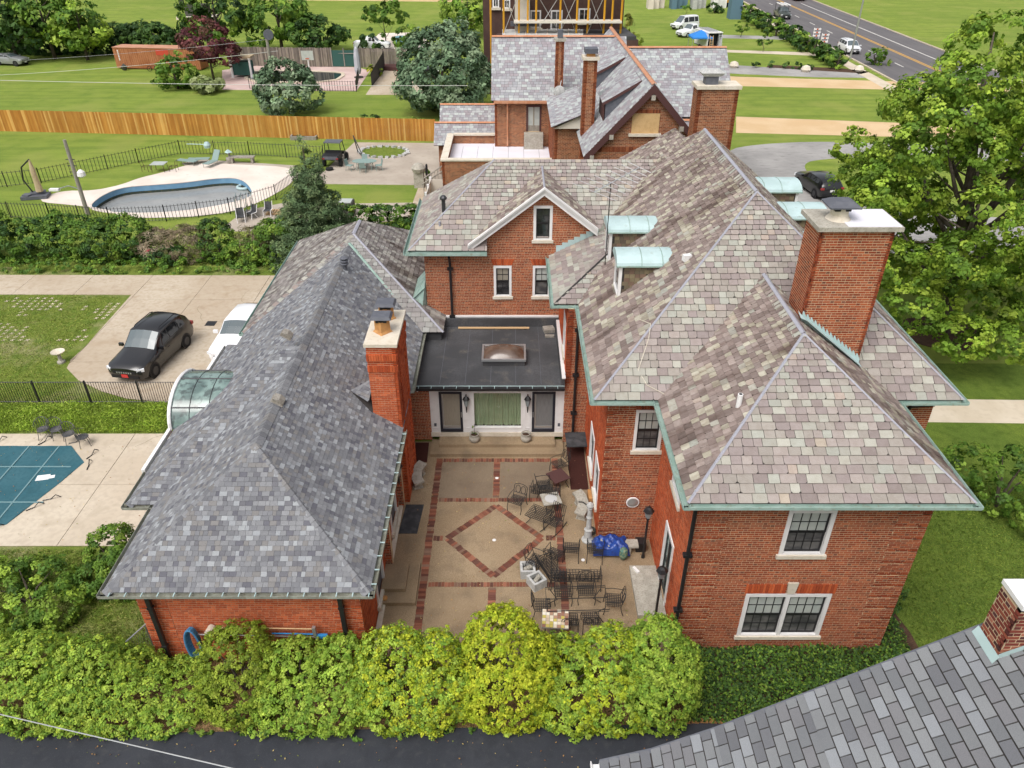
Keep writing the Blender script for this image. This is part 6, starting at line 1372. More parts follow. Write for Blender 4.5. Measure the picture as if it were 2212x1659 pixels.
fwin(1148, 24, 1166, 58); fwin(1192, 24, 1212, 62); fwin(1252, 20, 1272, 46, 'glass_dark'); fwin(1066, -6, 1076, 14, 'glass_dark'); fwin(1090, 0, 1100, 16, 'glass_dark')
a, b = PY(1112, 40, fy - 1), PY(1144, 40, fy - 1); MB().box(a[0], b[0], fy - 1.4, fy - .01, 0, PY(1120, -10, fy)[2]).build('bay', 'stucco', fh)
zb_ = PY(1120, 52, fy)[2]; MB().box(a[0] - .5, b[0] + .5, fy - 1.8, fy - 1.41, zb_, zb_ + .5).build('bay_band', 'cap_grey', fh)
fl = thing('flat_garage', 'low flat roofed building with grey seamed roof behind the tudor ridge', 'building', (3, 82, 0))
a, b, c_, d_ = PY(1068, 78, 80), PY(1362, 78, 80), P(1340, 56, 7.2), P(1080, 56, 7.2)
zf_ = 7.2; q = [P(1085, 78, zf_), P(1260, 78, zf_), P(1260, 56, zf_), P(1085, 56, zf_)]
MB().prism(xy(q), 6.8, zf_).build('roof', 'grey_stone', fl); q2 = [P(1262, 78, zf_), P(1375, 78, zf_), P(1345, 56, zf_), P(1262, 56, zf_)]; MB().prism(xy(q2), 6.8, zf_ - .02).build('roof_dark', 'membrane_black', fl)
q3 = [P(1062, 78, zf_), P(1380, 78, zf_), P(1347, 55, zf_), P(1082, 55, zf_)]; MB().prism(xy(q3), 0, 6.79).build('wall', 'dark_brick', fl)
for i in range(8):
    u = 1090 + i * 23; m0, m1 = P(u, 78, zf_), P(u, 56, zf_); MB().tube([(m0[0], m0[1], zf_ + .03), (m1[0], m1[1], zf_ + .03)], .05, 4).build('seam', 'pale_concrete', fl)
vp_ = P(1198, 50, 7.5); tag(MB().lathe([(.25, -.3), (.25, 1.6), (.4, 1.7), (.4, 2.2), (.2, 2.4)], 10, (P(1198, 60, 7.2)[0], P(1198, 60, 7.2)[1], 7.2)).build('flue_pipe', 'steel'), 'bright metal flue on the far grey flat roof', 'flue')
sc = thing('scaffolding', 'yellow scaffold frames with cross braces against the dark house', 'scaffold', (6, 93, 0))
cols = [1060, 1088, 1121, 1140, 1158, 1210, 1246, 1270, 1305, 1322, 1342]
for u in cols:
    p = PY(u, 40, 93); MB().tube([(p[0], 93, 0), (p[0], 93, 16)], .12, 6).build('standard', 'scaffold_yellow', sc)
for u0, u1 in zip(cols[:-1], cols[1:]):
    x0, x1 = PY(u0, 40, 93)[0], PY(u1, 40, 93)[0]
    if x1 - x0 < 1.6: continue
    for zb in (3, 7.2, 11.4): MB().tube([(x0, 92.9, zb), (x1, 92.9, zb + 4)], .04, 4).build('brace', 'steel', sc); MB().tube([(x0, 93.1, zb + 4), (x1, 93.1, zb)], .04, 4).build('brace', 'steel', sc)
for zb in (8.3, 12.5):
    MB().box(PY(1110, 40, 93)[0], PY(1342, 40, 93)[0], 92.2, 94.0, zb, zb + .2).build('deck', 'stucco', sc)

# ================================================================== COURTYARD FURNITURE
def tubes(parent, name, lists, r=.012, m='iron', n=5):
    b = MB()
    for pts in lists: b.tube(pts, r, n)
    return b.build(name, m, parent, local=True)
def arcp(c, rx, rz, a0, a1, n=9, y=0.0): return [(c[0] + rx * math.cos(a), y, c[1] + rz * math.sin(a)) for a in np.linspace(a0, a1, n)]
def lattice(x0, x1, y0, y1, z, nx, ny, r=.006):
    L = [[(x0 + (x1 - x0) * i / nx, y0, z), (x0 + (x1 - x0) * i / nx, y1, z)] for i in range(1, nx)] + [[(x0, y0 + (y1 - y0) * j / ny, z), (x1, y0 + (y1 - y0) * j / ny, z)] for j in range(1, ny)]
    return L
def iron_chair(label, kind='arm', group='iron chairs in the courtyard'):
    """front towards -y; kinds: arm, square, side"""
    t = thing('iron_chair', label, 'chair', group=group); w, d, sz = .27, .25, .43
    tubes(t, 'seat', [[(-w, -d, sz), (w, -d, sz), (w, d, sz), (-w, d, sz), (-w, -d, sz)]] + lattice(-w, w, -d, d, sz, 8, 7))
    for sx in (-1, 1):
        tubes(t, 'leg', [[(sx * w, -d, sz), (sx * (w + .03), -d - .02, .22), (sx * w, -d - .05, 0)]], .014)
        tubes(t, 'leg', [[(sx * w, d, sz), (sx * w, d + .03, .22), (sx * (w + .01), d + .1, 0)]], .014)
    lean = lambda z: d + .02 + (z - sz) * .22
    if kind == 'square':
        bk = [[(-w, d, sz), (-w, lean(.9), .9), (w, lean(.9), .9), (w, d, sz)]] + [[(-w, lean(z), z), (w, lean(z), z)] for z in (.55, .67, .78)]
    else:
        top = [(w * math.cos(a), lean(.82 + .12 * math.sin(a)), .82 + .12 * math.sin(a)) for a in np.linspace(0, math.pi, 9)]
        bk = [[(w, d, sz)] + top + [(-w, d, sz)]]
        for cx in (-.11, .11): bk.append([(cx + .1 * math.cos(a), lean(.70 + .16 * math.sin(a)), .70 + .16 * math.sin(a)) for a in np.linspace(0, 6.283, 13)])
        bk.append([(-w, lean(.55), .55), (w, lean(.55), .55)])
    tubes(t, 'backrest', bk)
    if kind != 'side':
        for sx in (-1, 1): tubes(t, 'arm', [[(sx * w, lean(.66), .66), (sx * (w + .03), 0, .66), (sx * (w + .03), -d - .02, .63), (sx * w, -d, sz)]], .013)
    return t
ch_arm = iron_chair('black iron armchair with scrolled back facing the small stone topped table')
ch_arm.location = (.2, 22.1, .012); ch_arm.rotation_euler = (0, 0, R(-25))
ch_sq = iron_chair('black iron chair with plain square back beside the stone pedestal', 'square'); ch_sq.location = (2.12, 19.55, .012); ch_sq.rotation_euler = (0, 0, R(175))
ch_sd = iron_chair('black iron side chair under the dining table edge next to the mosaic table', 'side'); ch_sd.location = (1.85, 16.35, .012); ch_sd.rotation_euler = (0, 0, R(180))
for src, (x, y), rz, lb in ((ch_arm, (1.95, 24.3), -60, 'black iron armchair standing alone near the garden steps'), (ch_arm, (1.28, 23.0), 100, 'black iron armchair behind the brown topped table'),
                            (ch_sq, (2.98, 19.5), 172, 'black iron square backed chair against the tarp covered bench'), (ch_arm, (.85, 18.95), 60, 'black iron armchair beside the two square stone planters'),
                            (ch_arm, (1.5, 19.25), 150, 'black iron armchair turned away behind the planters'), (ch_arm, (1.72, 17.55), 0, 'black iron dining chair on the bench side of the table, nearer the planters'),
                            (ch_arm, (2.5, 17.6), 0, 'black iron dining chair on the bench side of the table, nearer the lamp'), (ch_arm, (3.35, 17.15), -95, 'black iron armchair at the lamp end of the dining table'),
                            (ch_sd, (1.0, 16.95), 90, 'black iron side chair at the planter end of the dining table'), (ch_sd, (2.55, 16.4), 180, 'black iron side chair under the dining table edge towards the doorstep')):
    place(src, (x, y, .012), R(rz), lb)
def iron_table(name, label, w, d, h, top, loc, rz=0, cat='table', group=None):
    t = thing(name, label, cat, loc, rz, group)
    if top == 'glass':
        tubes(t, 'table_top', [[(-w, -d, h), (w, -d, h), (w, d, h), (-w, d, h), (-w, -d, h)], [(-w, 0, h), (w, 0, h)]], .016)
        tubes(t, 'rail', [[(-w, -d, h - .08), (w, -d, h - .08)], [(-w, d, h - .08), (w, d, h - .08)]], .01)
    elif top == 'mesh':
        tubes(t, 'table_top', [[(-w, -d, h), (w, -d, h), (w, d, h), (-w, d, h), (-w, -d, h)]] + lattice(-w, w, -d, d, h, 12, 8, .008), .012)
    else: MB().box(-w, w, -d, d, h - .04, h).build('table_top', top, t, local=True)
    for sx in (-1, 1):
        for sy in (-1, 1): tubes(t, 'leg', [[(sx * w * .85, sy * d * .85, h - .03), (sx * w * .6, sy * d * .6, h * .5), (sx * w * .9, sy * d * .9, 0)]], .015)
    return t
iron_table('dining_table', 'long black iron dining table frame among the chairs', 1.0, .5, .74, 'glass', (2.12, 16.95, .012), R(2))
iron_table('side_table', 'small table with brown square top in the heap of iron chairs', .36, .36, .52, 'trim_maroon', (1.85, 23.45, .012), R(30))
iron_table('side_table', 'low black slatted iron table beside the rocking chair', .45, .36, .42, 'mesh', (1.05, 21.35, .012), R(-30))
iron_table('patio_table', 'square black slatted table on the dark mat by the brick wall', .5, .5, .72, 'black_mat', (2.78, 25.6, .02), R(2))
# little stone topped table with an inlaid pattern
st_t = thing('stone_table', 'small pale stone topped table with a round inlay', 'table', (1.5, 22.05, .012), R(12))
MB().box(-.36, .36, -.33, .33, .50, .55).build('table_top', 'cast_stone', st_t, local=True); MB().lathe([(.24, .551), (.2, .556), (.08, .557)], 16).build('inlay', 'mosaic', st_t, local=True); tubes(st_t, 'leg', [[(sx * .25, sy * .22, .5), (sx * .2, sy * .18, 0)] for sx in (-1, 1) for sy in (-1, 1)], .016)
mz = thing('mosaic_table', 'square table topped with pale broken tile mosaic', 'table', (1.38, 16.15, .012), R(-4))
mb_ = MB(); MOS = [lin(226, 214, 190), lin(205, 186, 160), lin(176, 140, 116), lin(232, 226, 210), lin(196, 180, 96), lin(150, 110, 92)]
for i in range(7):
    for j in range(6):
        mb_.box(-.42 + i * .12 + .006, -.42 + (i + 1) * .12 - .006 + rnd.uniform(-.006, .004), -.36 + j * .12 + .006, -.36 + (j + 1) * .12 - .006, .70, .716 + rnd.uniform(0, .003), pick(MOS, .08))
mo_ = mb_.build('tile_mosaic', 'mosaic', mz, local=True, stuff=True); MB().box(-.43, .43, -.37, .37, .66, .70).build('table_top', 'weathered', mz, local=True); tubes(mz, 'leg', [[(sx * .32, sy * .28, .66), (sx * .3, sy * .25, 0)] for sx in (-1, 1) for sy in (-1, 1)], .016)
# iron benches and the rocker
def iron_bench(label, w, loc, rz):
    t = thing('iron_bench', label, 'bench', loc, rz, 'iron benches in the courtyard')
    tubes(t, 'seat', [[(-w, -.27, .42), (w, -.27, .42), (w, .27, .42), (-w, .27, .42), (-w, -.27, .42)]] + lattice(-w, w, -.27, .27, .42, 16, 7), .011)
    tubes(t, 'backrest', [[(-w, .27, .42), (-w, .4, .88), (w, .4, .88), (w, .27, .42)]] + [[(-w + 2 * w * i / 14, .28, .44), (-w + 2 * w * i / 14, .4, .87)] for i in range(1, 14)] + [[(-w, .33, .62), (w, .33, .62)]], .011)
    for sx in (-1, 1):
        tubes(t, 'leg', [[(sx * w, -.27, .42), (sx * w, -.3, 0)]], .015); tubes(t, 'leg', [[(sx * w, .27, .42), (sx * w, .34, 0)]], .015); tubes(t, 'arm', [[(sx * w, .36, .66), (sx * w, -.25, .66), (sx * w, -.27, .42)]], .013)
    return t
iron_bench('long black iron mesh bench behind the dining table', .85, (2.2, 18.25, .012), R(178)); iron_bench('black iron loveseat piled among the chairs by the brown table', .55, (1.3, 22.65, .012), R(165)); iron_bench('slim black iron bench standing askew by the planters', .5, (1.35, 18.55, .012), R(115))
rk_ = thing('rocking_chair', 'black iron rocking chair beyond the diamond paving', 'chair', (1.55, 20.95, .012), R(-35))
tubes(rk_, 'seat', [[(-.27, -.25, .42), (.27, -.25, .42), (.27, .25, .38), (-.27, .25, .38), (-.27, -.25, .42)]] + lattice(-.27, .27, -.25, .25, .4, 8, 6)); tubes(rk_, 'backrest', [[(-.27, .25, .38), (-.27, .45, .95), (.27, .45, .95), (.27, .25, .38)]] + [[(-.27 + .54 * i / 7, .26, .4), (-.27 + .54 * i / 7, .45, .94)] for i in range(1, 7)])
for sx in (-1, 1):
    tubes(rk_, 'rocker', [[(sx * .27, -.5, .1), (sx * .27, -.2, .02), (sx * .27, .2, .02), (sx * .27, .55, .1)]], .016); tubes(rk_, 'leg', [[(sx * .27, -.25, .42), (sx * .27, -.25, .03)]], .014); tubes(rk_, 'leg', [[(sx * .27, .25, .38), (sx * .27, .25, .03)]], .014); tubes(rk_, 'arm', [[(sx * .27, .34, .64), (sx * .29, -.25, .62), (sx * .27, -.25, .42)]], .013)
# curved stone benches
def stone_bench(label, loc, rz):
    t = thing('stone_bench', label, 'bench', loc, rz, 'curved stone benches'); a0, a1, n = R(-33), R(33), 10; r0, r1 = 1.0, 1.42
    b = MB(); pts = [(r1 * math.cos(a) - 1.2, r1 * math.sin(a)) for a in np.linspace(a0, a1, n)] + [(r0 * math.cos(a) - 1.2, r0 * math.sin(a)) for a in np.linspace(a1, a0, n)]
    b.prism(pts, .38, .46); b.build('seat', 'cast_stone', t, local=True)
    for a in (a0 * .62, a1 * .62):
        q = MB(); q.rbox((1.21 * math.cos(a) - 1.2, 1.21 * math.sin(a), .19), .32, .16, .38, a); q.rbox((1.21 * math.cos(a) - 1.2, 1.21 * math.sin(a), .03), .38, .2, .07, a); q.build('leg', 'cast_stone', t, local=True)
    return t
stone_bench('curved grey stone bench beside the orange chimney wall', (-3.85, 23.75, .012), R(180)); stone_bench('curved grey stone bench beneath the mansion window', (2.72, 21.95, .012), R(0))
# stone pedestal with broken lamp top
pd = thing('stone_pedestal', 'fluted pale stone lamp pedestal leaning head beside curved bench', 'pedestal', (2.8, 20.35, .012))
MB().lathe([(.22, 0), (.24, .06), (.2, .12), (.15, .2), (.13, .5), (.16, .55), (.1, .62), (.085, 1.1), (.12, 1.15), (.09, 1.22), (.075, 1.55), (.11, 1.6)], 12, (2.8, 20.35, .012)).build('shaft', 'grey_stone', pd)
MB().lathe([(.05, 1.6), (.14, 1.72), (.1, 1.8), (.03, 1.85)], 10, (2.8, 20.35, .012)).build('finial', 'grey_stone', pd); MB().tube([(2.8, 20.35, 1.65), (2.55, 20.5, 1.75), (2.4, 20.55, 1.72)], .025, 5).build('bracket', 'iron', pd)
hz = MB()
for k in range(4): hz.tube([(2.95 + .16 * math.cos(a), 20.75 + .16 * math.sin(a), .05 + .04 * k) for a in np.linspace(0, 6.283, 14, endpoint=False)], .022, 5, closed=True)
tag(hz.build('garden_hose', 'dark_stone'), 'coiled dark garden hose behind the stone pedestal', 'hose')
# tarp covered bench
tb_ = thing('tarp_bench', 'short stone bench under the blue tarp', 'bench', (3.75, 19.75, .012))
MB().box(3.0, 4.55, 19.6, 19.98, .36, .44).build('seat', 'cast_stone', tb_)
for x in (3.3, 4.2): MB().box(x - .09, x + .09, 19.62, 19.95, 0, .36).build('leg', 'cast_stone', tb_)
tp_ = MB(); nx_, ny_ = 26, 16
for i in range(nx_ + 1):
    for j in range(ny_ + 1):
        u_, v_ = i / nx_, j / ny_; x = 2.92 + 1.32 * u_; y = 19.42 + .78 * v_
        e = 1 - (2 * v_ - 1) ** 10; e2 = 1 - (2 * u_ - 1) ** 12
        z = .10 + (.44 + .05 * math.sin(u_ * 9 + v_ * 4) + .045 * math.sin(u_ * 17 - v_ * 9) + .03 * math.sin(u_ * 31 + v_ * 15)) * e * e2
        tp_.v.append((x, y, max(z, .16))); tp_.c.append((1, 1, 1))
for i in range(nx_):
    for j in range(ny_): q = i * (ny_ + 1) + j; tp_.f.append((q, q + ny_ + 1, q + ny_ + 2, q + 1))
tag(tp_.build('blue_tarp', 'tarp_blue', None, smooth=True), 'crumpled shiny blue tarp heaped over a stone bench', 'tarp')
bg_ = MB(); bg_.lathe([(.1, .1), (.16, .25), (.14, .5), (.05, .6)], 10, (3.98, 19.38, 0)); tag(bg_.build('green_bag', 'bag_green'), 'printed green bag hanging off the blue tarp', 'bag')
# lamp posts
def lamp_post(label, x, y):
    t = thing('lamp_post', label, 'lamp post', (x, y, .012), group='courtyard lamp posts')
    MB().lathe([(.07, 0), (.06, .1), (.045, .15), (.04, 1.85)], 10, (x, y, .012)).build('post', 'black_metal', t); MB().lathe([(.07, 1.85), (.05, 1.9), (.09, 1.94)], 6, (x, y, .012)).build('collar', 'black_metal', t)
    MB().lathe([(.09, 1.94), (.16, 2.22)], 6, (x, y, .012)).build('lantern_glass', 'glass_sky', t); MB().lathe([(.2, 2.22), (.12, 2.34), (.04, 2.40), (.015, 2.48)], 6, (x, y, .012)).build('lantern_roof', 'black_metal', t); return t
lamp_post('black lamp post in the brick corner by the tarp bench', 4.72, 19.5); lamp_post('black lamp post beside the french door step above the hedge', 4.72, 16.75)
tag(MB().box(4.5, 4.85, 19.75, 20.1, .012, .42).build('meter_box', 'black_metal'), 'black box at the foot of the lamp post', 'box')
# disc on the wall
dc = thing('wall_disc', 'round white convex mirror on the brick wall above the tarp', 'mirror', (4.3, 20.33, 1.9))
q = MB()
for i in range(5):
    for j in range(18): r_ = .2 * i / 4; a = 2 * math.pi * j / 18; q.v.append((4.3 + r_ * math.cos(a), 20.26 + r_ * r_ * .9, 1.9 + r_ * math.sin(a))); q.c.append((1, 1, 1))
for i in range(4):
    for j in range(18): q.f.append((i * 18 + j, (i + 1) * 18 + j, (i + 1) * 18 + (j + 1) % 18, i * 18 + (j + 1) % 18))
q.build('mirror', 'steel', dc, smooth=True); MB().tube([(4.3 + .21 * math.cos(a), 20.32, 1.9 + .21 * math.sin(a)) for a in np.linspace(0, 6.283, 20, endpoint=False)], .03, 6, closed=True).build('rim', 'white_paint', dc)
lantern('black coach lantern on the coach house wall under the eave', (-4.2, 21.6, 2.3), None, 1.3)
# mats
for pts, m, lb in (([(-4.15, 24.95), (-3.58, 24.95), (-3.62, 26.3), (-4.2, 26.3)], 'doormat', 'dark red mat in the corner left of the steps'), ([(2.36, 23.2), (3.08, 23.2), (3.1, 26.1), (2.36, 26.1)], 'doormat', 'long dark red mat under the slatted table'), ([(-4.25, 20.7), (-3.55, 20.7), (-3.45, 22.3), (-4.15, 22.3)], 'black_mat', 'worn black rubber mat at the coach house door')):
    b = MB(); b.prism(pts, .013, .03); tag(b.build('floor_mat', m), lb, 'mat')
sp = thing('side_steps', 'stacked aggregate slabs below the coach house door', 'steps', (-3.9, 18.2, .012)); MB().box(-4.44, -3.24, 17.28, 19.13, .012, .16).build('lower_step', 'aggregate', sp); MB().box(-4.44, -3.62, 17.75, 18.9, .16, .31).build('upper_step', 'aggregate', sp)
# square planters with broken stone
def planter(label, x, y, rz):
    t = thing('square_planter', label, 'planter', (x, y, .012), rz, 'square stone planters'); b = MB()
    for s_ in (-1, 1): b.box(s_ * .22 - .04, s_ * .22 + .04, -.26, .26, 0, .36); b.box(-.18, .18, s_ * .22 - .04, s_ * .22 + .04, 0, .358)
    b.box(-.18, .18, -.18, .18, 0, .08); b.build('tub', 'grey_stone', t, local=True); MB().box(-.179, .179, -.179, .179, .08, .2).build('gravel', 'dark_stone', t, local=True)
    q = MB()
    for k in range(3): q.lathe([(.02, 0), (.09, .05), (.08, .13), (.02, .18)], 8, (-.07 + .09 * k, .05 * (k - 1), .2))
    q.build('rubble', 'cast_stone', t, local=True, stuff=True); return t
planter('square grey planter with broken stone, squarely set nearer the diamond paving', .55, 18.72, R(3)); planter('square grey planter with broken stone, turned askew', .85, 18.2, R(32))
def urn(label, x, y, plant):
    t = thing('stone_urn', label, 'urn', (x, y, .32), group='stone urns on the garden steps'); p = (x, y, .32)
    MB().lathe([(.14, 0), (.2, .05), (.235, .15), (.22, .25), (.16, .31), (.19, .36), (.21, .4), (.17, .4), (.15, .33)], 18, p, cap=False).build('bowl', 'cast_stone', t, smooth=True); MB().lathe([(.15, .3), (.01, .33)], 12, p).build('soil', 'soil', t)
    if plant: foliage('plant', t, [(x, y, .95, .08, .08, .3)], G_MID, 40, .05, 10, .03, 5); MB().tube([(x, y, .6), (x + .02, y, 1.2)], .01, 5).build('stem', 'bark', t)
    return t
urn('round stone urn with a spindly plant on the garden steps', -1.62, 26.02, True); urn('round empty stone urn on the garden steps', .6, 26.05, False)
tag(MB().lathe([(.09, 0), (.1, .06), (.06, .1)], 10, (-4.28, 17.45, .16)).build('clay_pot', 'clay'), 'small clay pot on the side steps', 'pot')
tag(MB().rbox((4.35, 18.72, .2), .1, .3, .06, .5).build('shoe', 'white_paint'), 'white shoe left on the french door step', 'shoe')
tag(MB().box(2.98, 3.13, 22.2, 22.75, .012, .42).build('brick_pile', 'clay'), 'short stack of spare bricks against the mansion wall', 'bricks')
# pool tools on the coach house front
hs_ = MB()
for k in range(5): hs_.tube([(-9.6 + (.22 + .02 * k) * math.cos(a) * .7, 15.02 - .045 * k, 1.05 + (.62 + .02 * k) * math.sin(a)) for a in np.linspace(0, 6.283, 24, endpoint=False)], .035, 6, closed=True)
hs_.tube([(-9.55, 14.9, .5), (-9.4, 14.85, .3), (-9.5, 14.8, .05)], .035, 6)
tag(hs_.build('pool_hose', 'hose_blue'), 'coiled blue pool hose hanging on the orange brick', 'hose')
bk_ = thing('wall_bucket', 'white bucket hanging sideways beside the blue hose', 'bucket', (-9.0, 14.95, 1.6)); MB().tube([(-9.0, 15.1, 1.6), (-9.0, 14.85, 1.6)], [.12, .15], 14).build('pail', 'limestone', bk_)
for (x0, x1, z0, z1, m, lb) in ((-8.7, -5.95, 1.72, 1.66, 'wood_new', 'pool pole with a wooden half hung highest on the brick'), (-9.55, -5.9, 1.42, 1.30, 'steel', 'long silver pool pole hung across the brick'), (-7.2, -5.75, 1.46, 1.42, 'blue_plastic', 'blue pool pole with scrubber head on the brick')):
    t = thing('pool_pole', lb, 'pole', (x0, 14.98, z0), group='poles on the coach house wall'); MB().tube([(x0, 14.98, z0), (x1, 14.98, z1)], .022, 6).build('pole', m, t); MB().rbox((x1 + .05, 14.95, z1 - .05), .1 if m != 'blue_plastic' else .32, .1, .34 if m == 'wood_new' else .12).build('head', 'steel' if m != 'blue_plastic' else 'blue_plastic', t)
# fallen hinged gate end and chain link return
cl_ = thing('chain_fence', 'short bent chain link fence panel beside the coach house corner', 'fence', (-11.6, 15.3, 0))
MB().tube([(-12.0, 14.6, .95), (-11.35, 15.6, 1.1), (-11.2, 16.1, 1.3)], .025, 6).build('rail', 'steel', cl_); MB().tube([(-11.35, 15.6, 0), (-11.35, 15.6, 1.1)], .03, 6).build('post', 'steel', cl_)
wm = MB()
for i in range(16): t_ = i / 15; wm.tube([(-12 + .65 * t_, 14.6 + t_, .02), (-12 + .65 * max(0, t_ - .25), 14.6 + max(0, t_ - .25), .95)], .004, 3); wm.tube([(-12 + .65 * t_, 14.6 + t_, .02), (-12 + .65 * min(1, t_ + .25), 14.6 + min(1, t_ + .25), 1.0)], .004, 3)
wm.build('wire_mesh', 'steel', cl_, stuff=True)

# ================================================================== POOL WITH TEAL COVER, CHAIRS
pc_ = thing('covered_pool', 'pool under a teal safety cover with pale straps', 'pool', (-21, 23.6, 0))
cov = [(-45, 26.05), (-19.1, 26.04), (-18.0, 24.92), (-18.35, 23.6), (-19.17, 21.16), (-19.6, 21.05), (-45, 21.0)]
MB().prism(cov, .036, .042).build('cover_edge', 'cover_teal', pc_)
cvm = MB(); czf = lambda x, y: .046 + .018 * math.sin(x * 1.9 + math.sin(y * 2.3)) * math.sin(y * 1.3 + x * .4) ** 2 + .006 * math.sin(x * 7 + y * 3)
for i in range(70):
    for j in range(14):
        q_ = clip_rect(cov, -32 + i * .2, -31.8 + i * .2, 21 + j * .37, 21.37 + j * .37)
        if len(q_) > 2 and parea(q_) > 1e-4: cvm.add([(a, b, max(.043, czf(a, b))) for a, b in q_], [tuple(range(len(q_)))])
cvm.build('cover', 'cover_teal', pc_)
for x in (-19.6, -20.9, -22.2, -23.5, -24.8): MB().box(x - .03, x + .03, 21.08, 26.0, .05, .068).build('strap', 'strap_pale', pc_)
for y in (22.4, 24.6): MB().box(-30, -18.4, y - .03, y + .03, .05, .069).build('strap', 'strap_pale', pc_)
for (x, y, a) in ((-22.4, 26.35, 60), (-20.4, 26.35, 60), (-19.0, 26.3, 20), (-17.9, 25.4, 70), (-17.7, 24.7, 100), (-18.2, 22.6, 20), (-18.6, 22.1, 40), (-19.5, 20.9, 40)):
    d = Vector((math.cos(R(a)), math.sin(R(a)), 0)); q = MB(); p = Vector((x, y, .06)); q.tube([p - d * .3, p, p + d * .2 + Vector((0, 0, .15)), p + d * .35], .022, 4); q.build('anchor_strap', 'black_metal', pc_)
tag(MB().rbox((-19.2, 23.9, .06), .5, .34, .012, .2).rbox((-18.85, 23.95, .061), .2, .2, .012, .3).build('warning_sheet', 'white_paint'), 'white paper lying on the teal pool cover', 'paper')
def round_chair(label, x, y, rz):
    t = thing('patio_chair', label, 'chair', (x, y, .035), rz, 'grey metal chairs by the covered pool')
    tubes(t, 'seat', [[(.24 * math.cos(a), .24 * math.sin(a), .43) for a in np.linspace(0, 6.283, 13)]] + lattice(-.2, .2, -.2, .2, .43, 6, 6), .012, 'glass_screen'); MB().lathe([(.23, .42), (.22, .43)], 12).build('seat_pad', 'glass_screen', t, local=True)
    tubes(t, 'backrest', [[(.3 * math.cos(a), .28 * math.sin(a), .68 + .22 * max(0, math.sin(a))) for a in np.linspace(-.5, math.pi + .5, 12)]] + [[(.24 * math.cos(a), .24 * math.sin(a), .43), (.29 * math.cos(a), .28 * math.sin(a), .68 + .2 * math.sin(a))] for a in np.linspace(.3, math.pi - .3, 8)], .013, 'glass_screen')
    for a in (40, 140, 220, 320): tubes(t, 'leg', [[(.23 * math.cos(R(a)), .23 * math.sin(R(a)), .43), (.33 * math.cos(R(a)), .33 * math.sin(R(a)), 0)]], .014, 'glass_screen')
    return t
for (u, v, rz, lb) in ((100, 945, 20, 'grey metal tub chair farthest out along the covered pool'), (128, 945, 35, 'grey metal tub chair with brown seat between two others by the pool'), (155, 955, 40, 'grey metal tub chair overlapping its neighbour by the pool'), (185, 962, 120, 'grey metal tub chair turned aside nearest the glass dormer')):
    p = P(u, v); round_chair(lb, p[0], p[1], R(rz))
# bird bath by the drive
bb = thing('bird_bath', 'pale stone bird bath on the lawn beside the drive', 'bird bath', (*P(133, 783)[:2], 0)); p = P(133, 783)
MB().lathe([(.2, 0), (.2, .08), (.1, .15), (.08, .45), (.14, .5)], 12, p).build('pedestal', 'cast_stone', bb); MB().lathe([(.12, .5), (.33, .62), (.34, .66), (.25, .62), (.05, .58)], 16, p).build('bowl', 'limestone', bb)

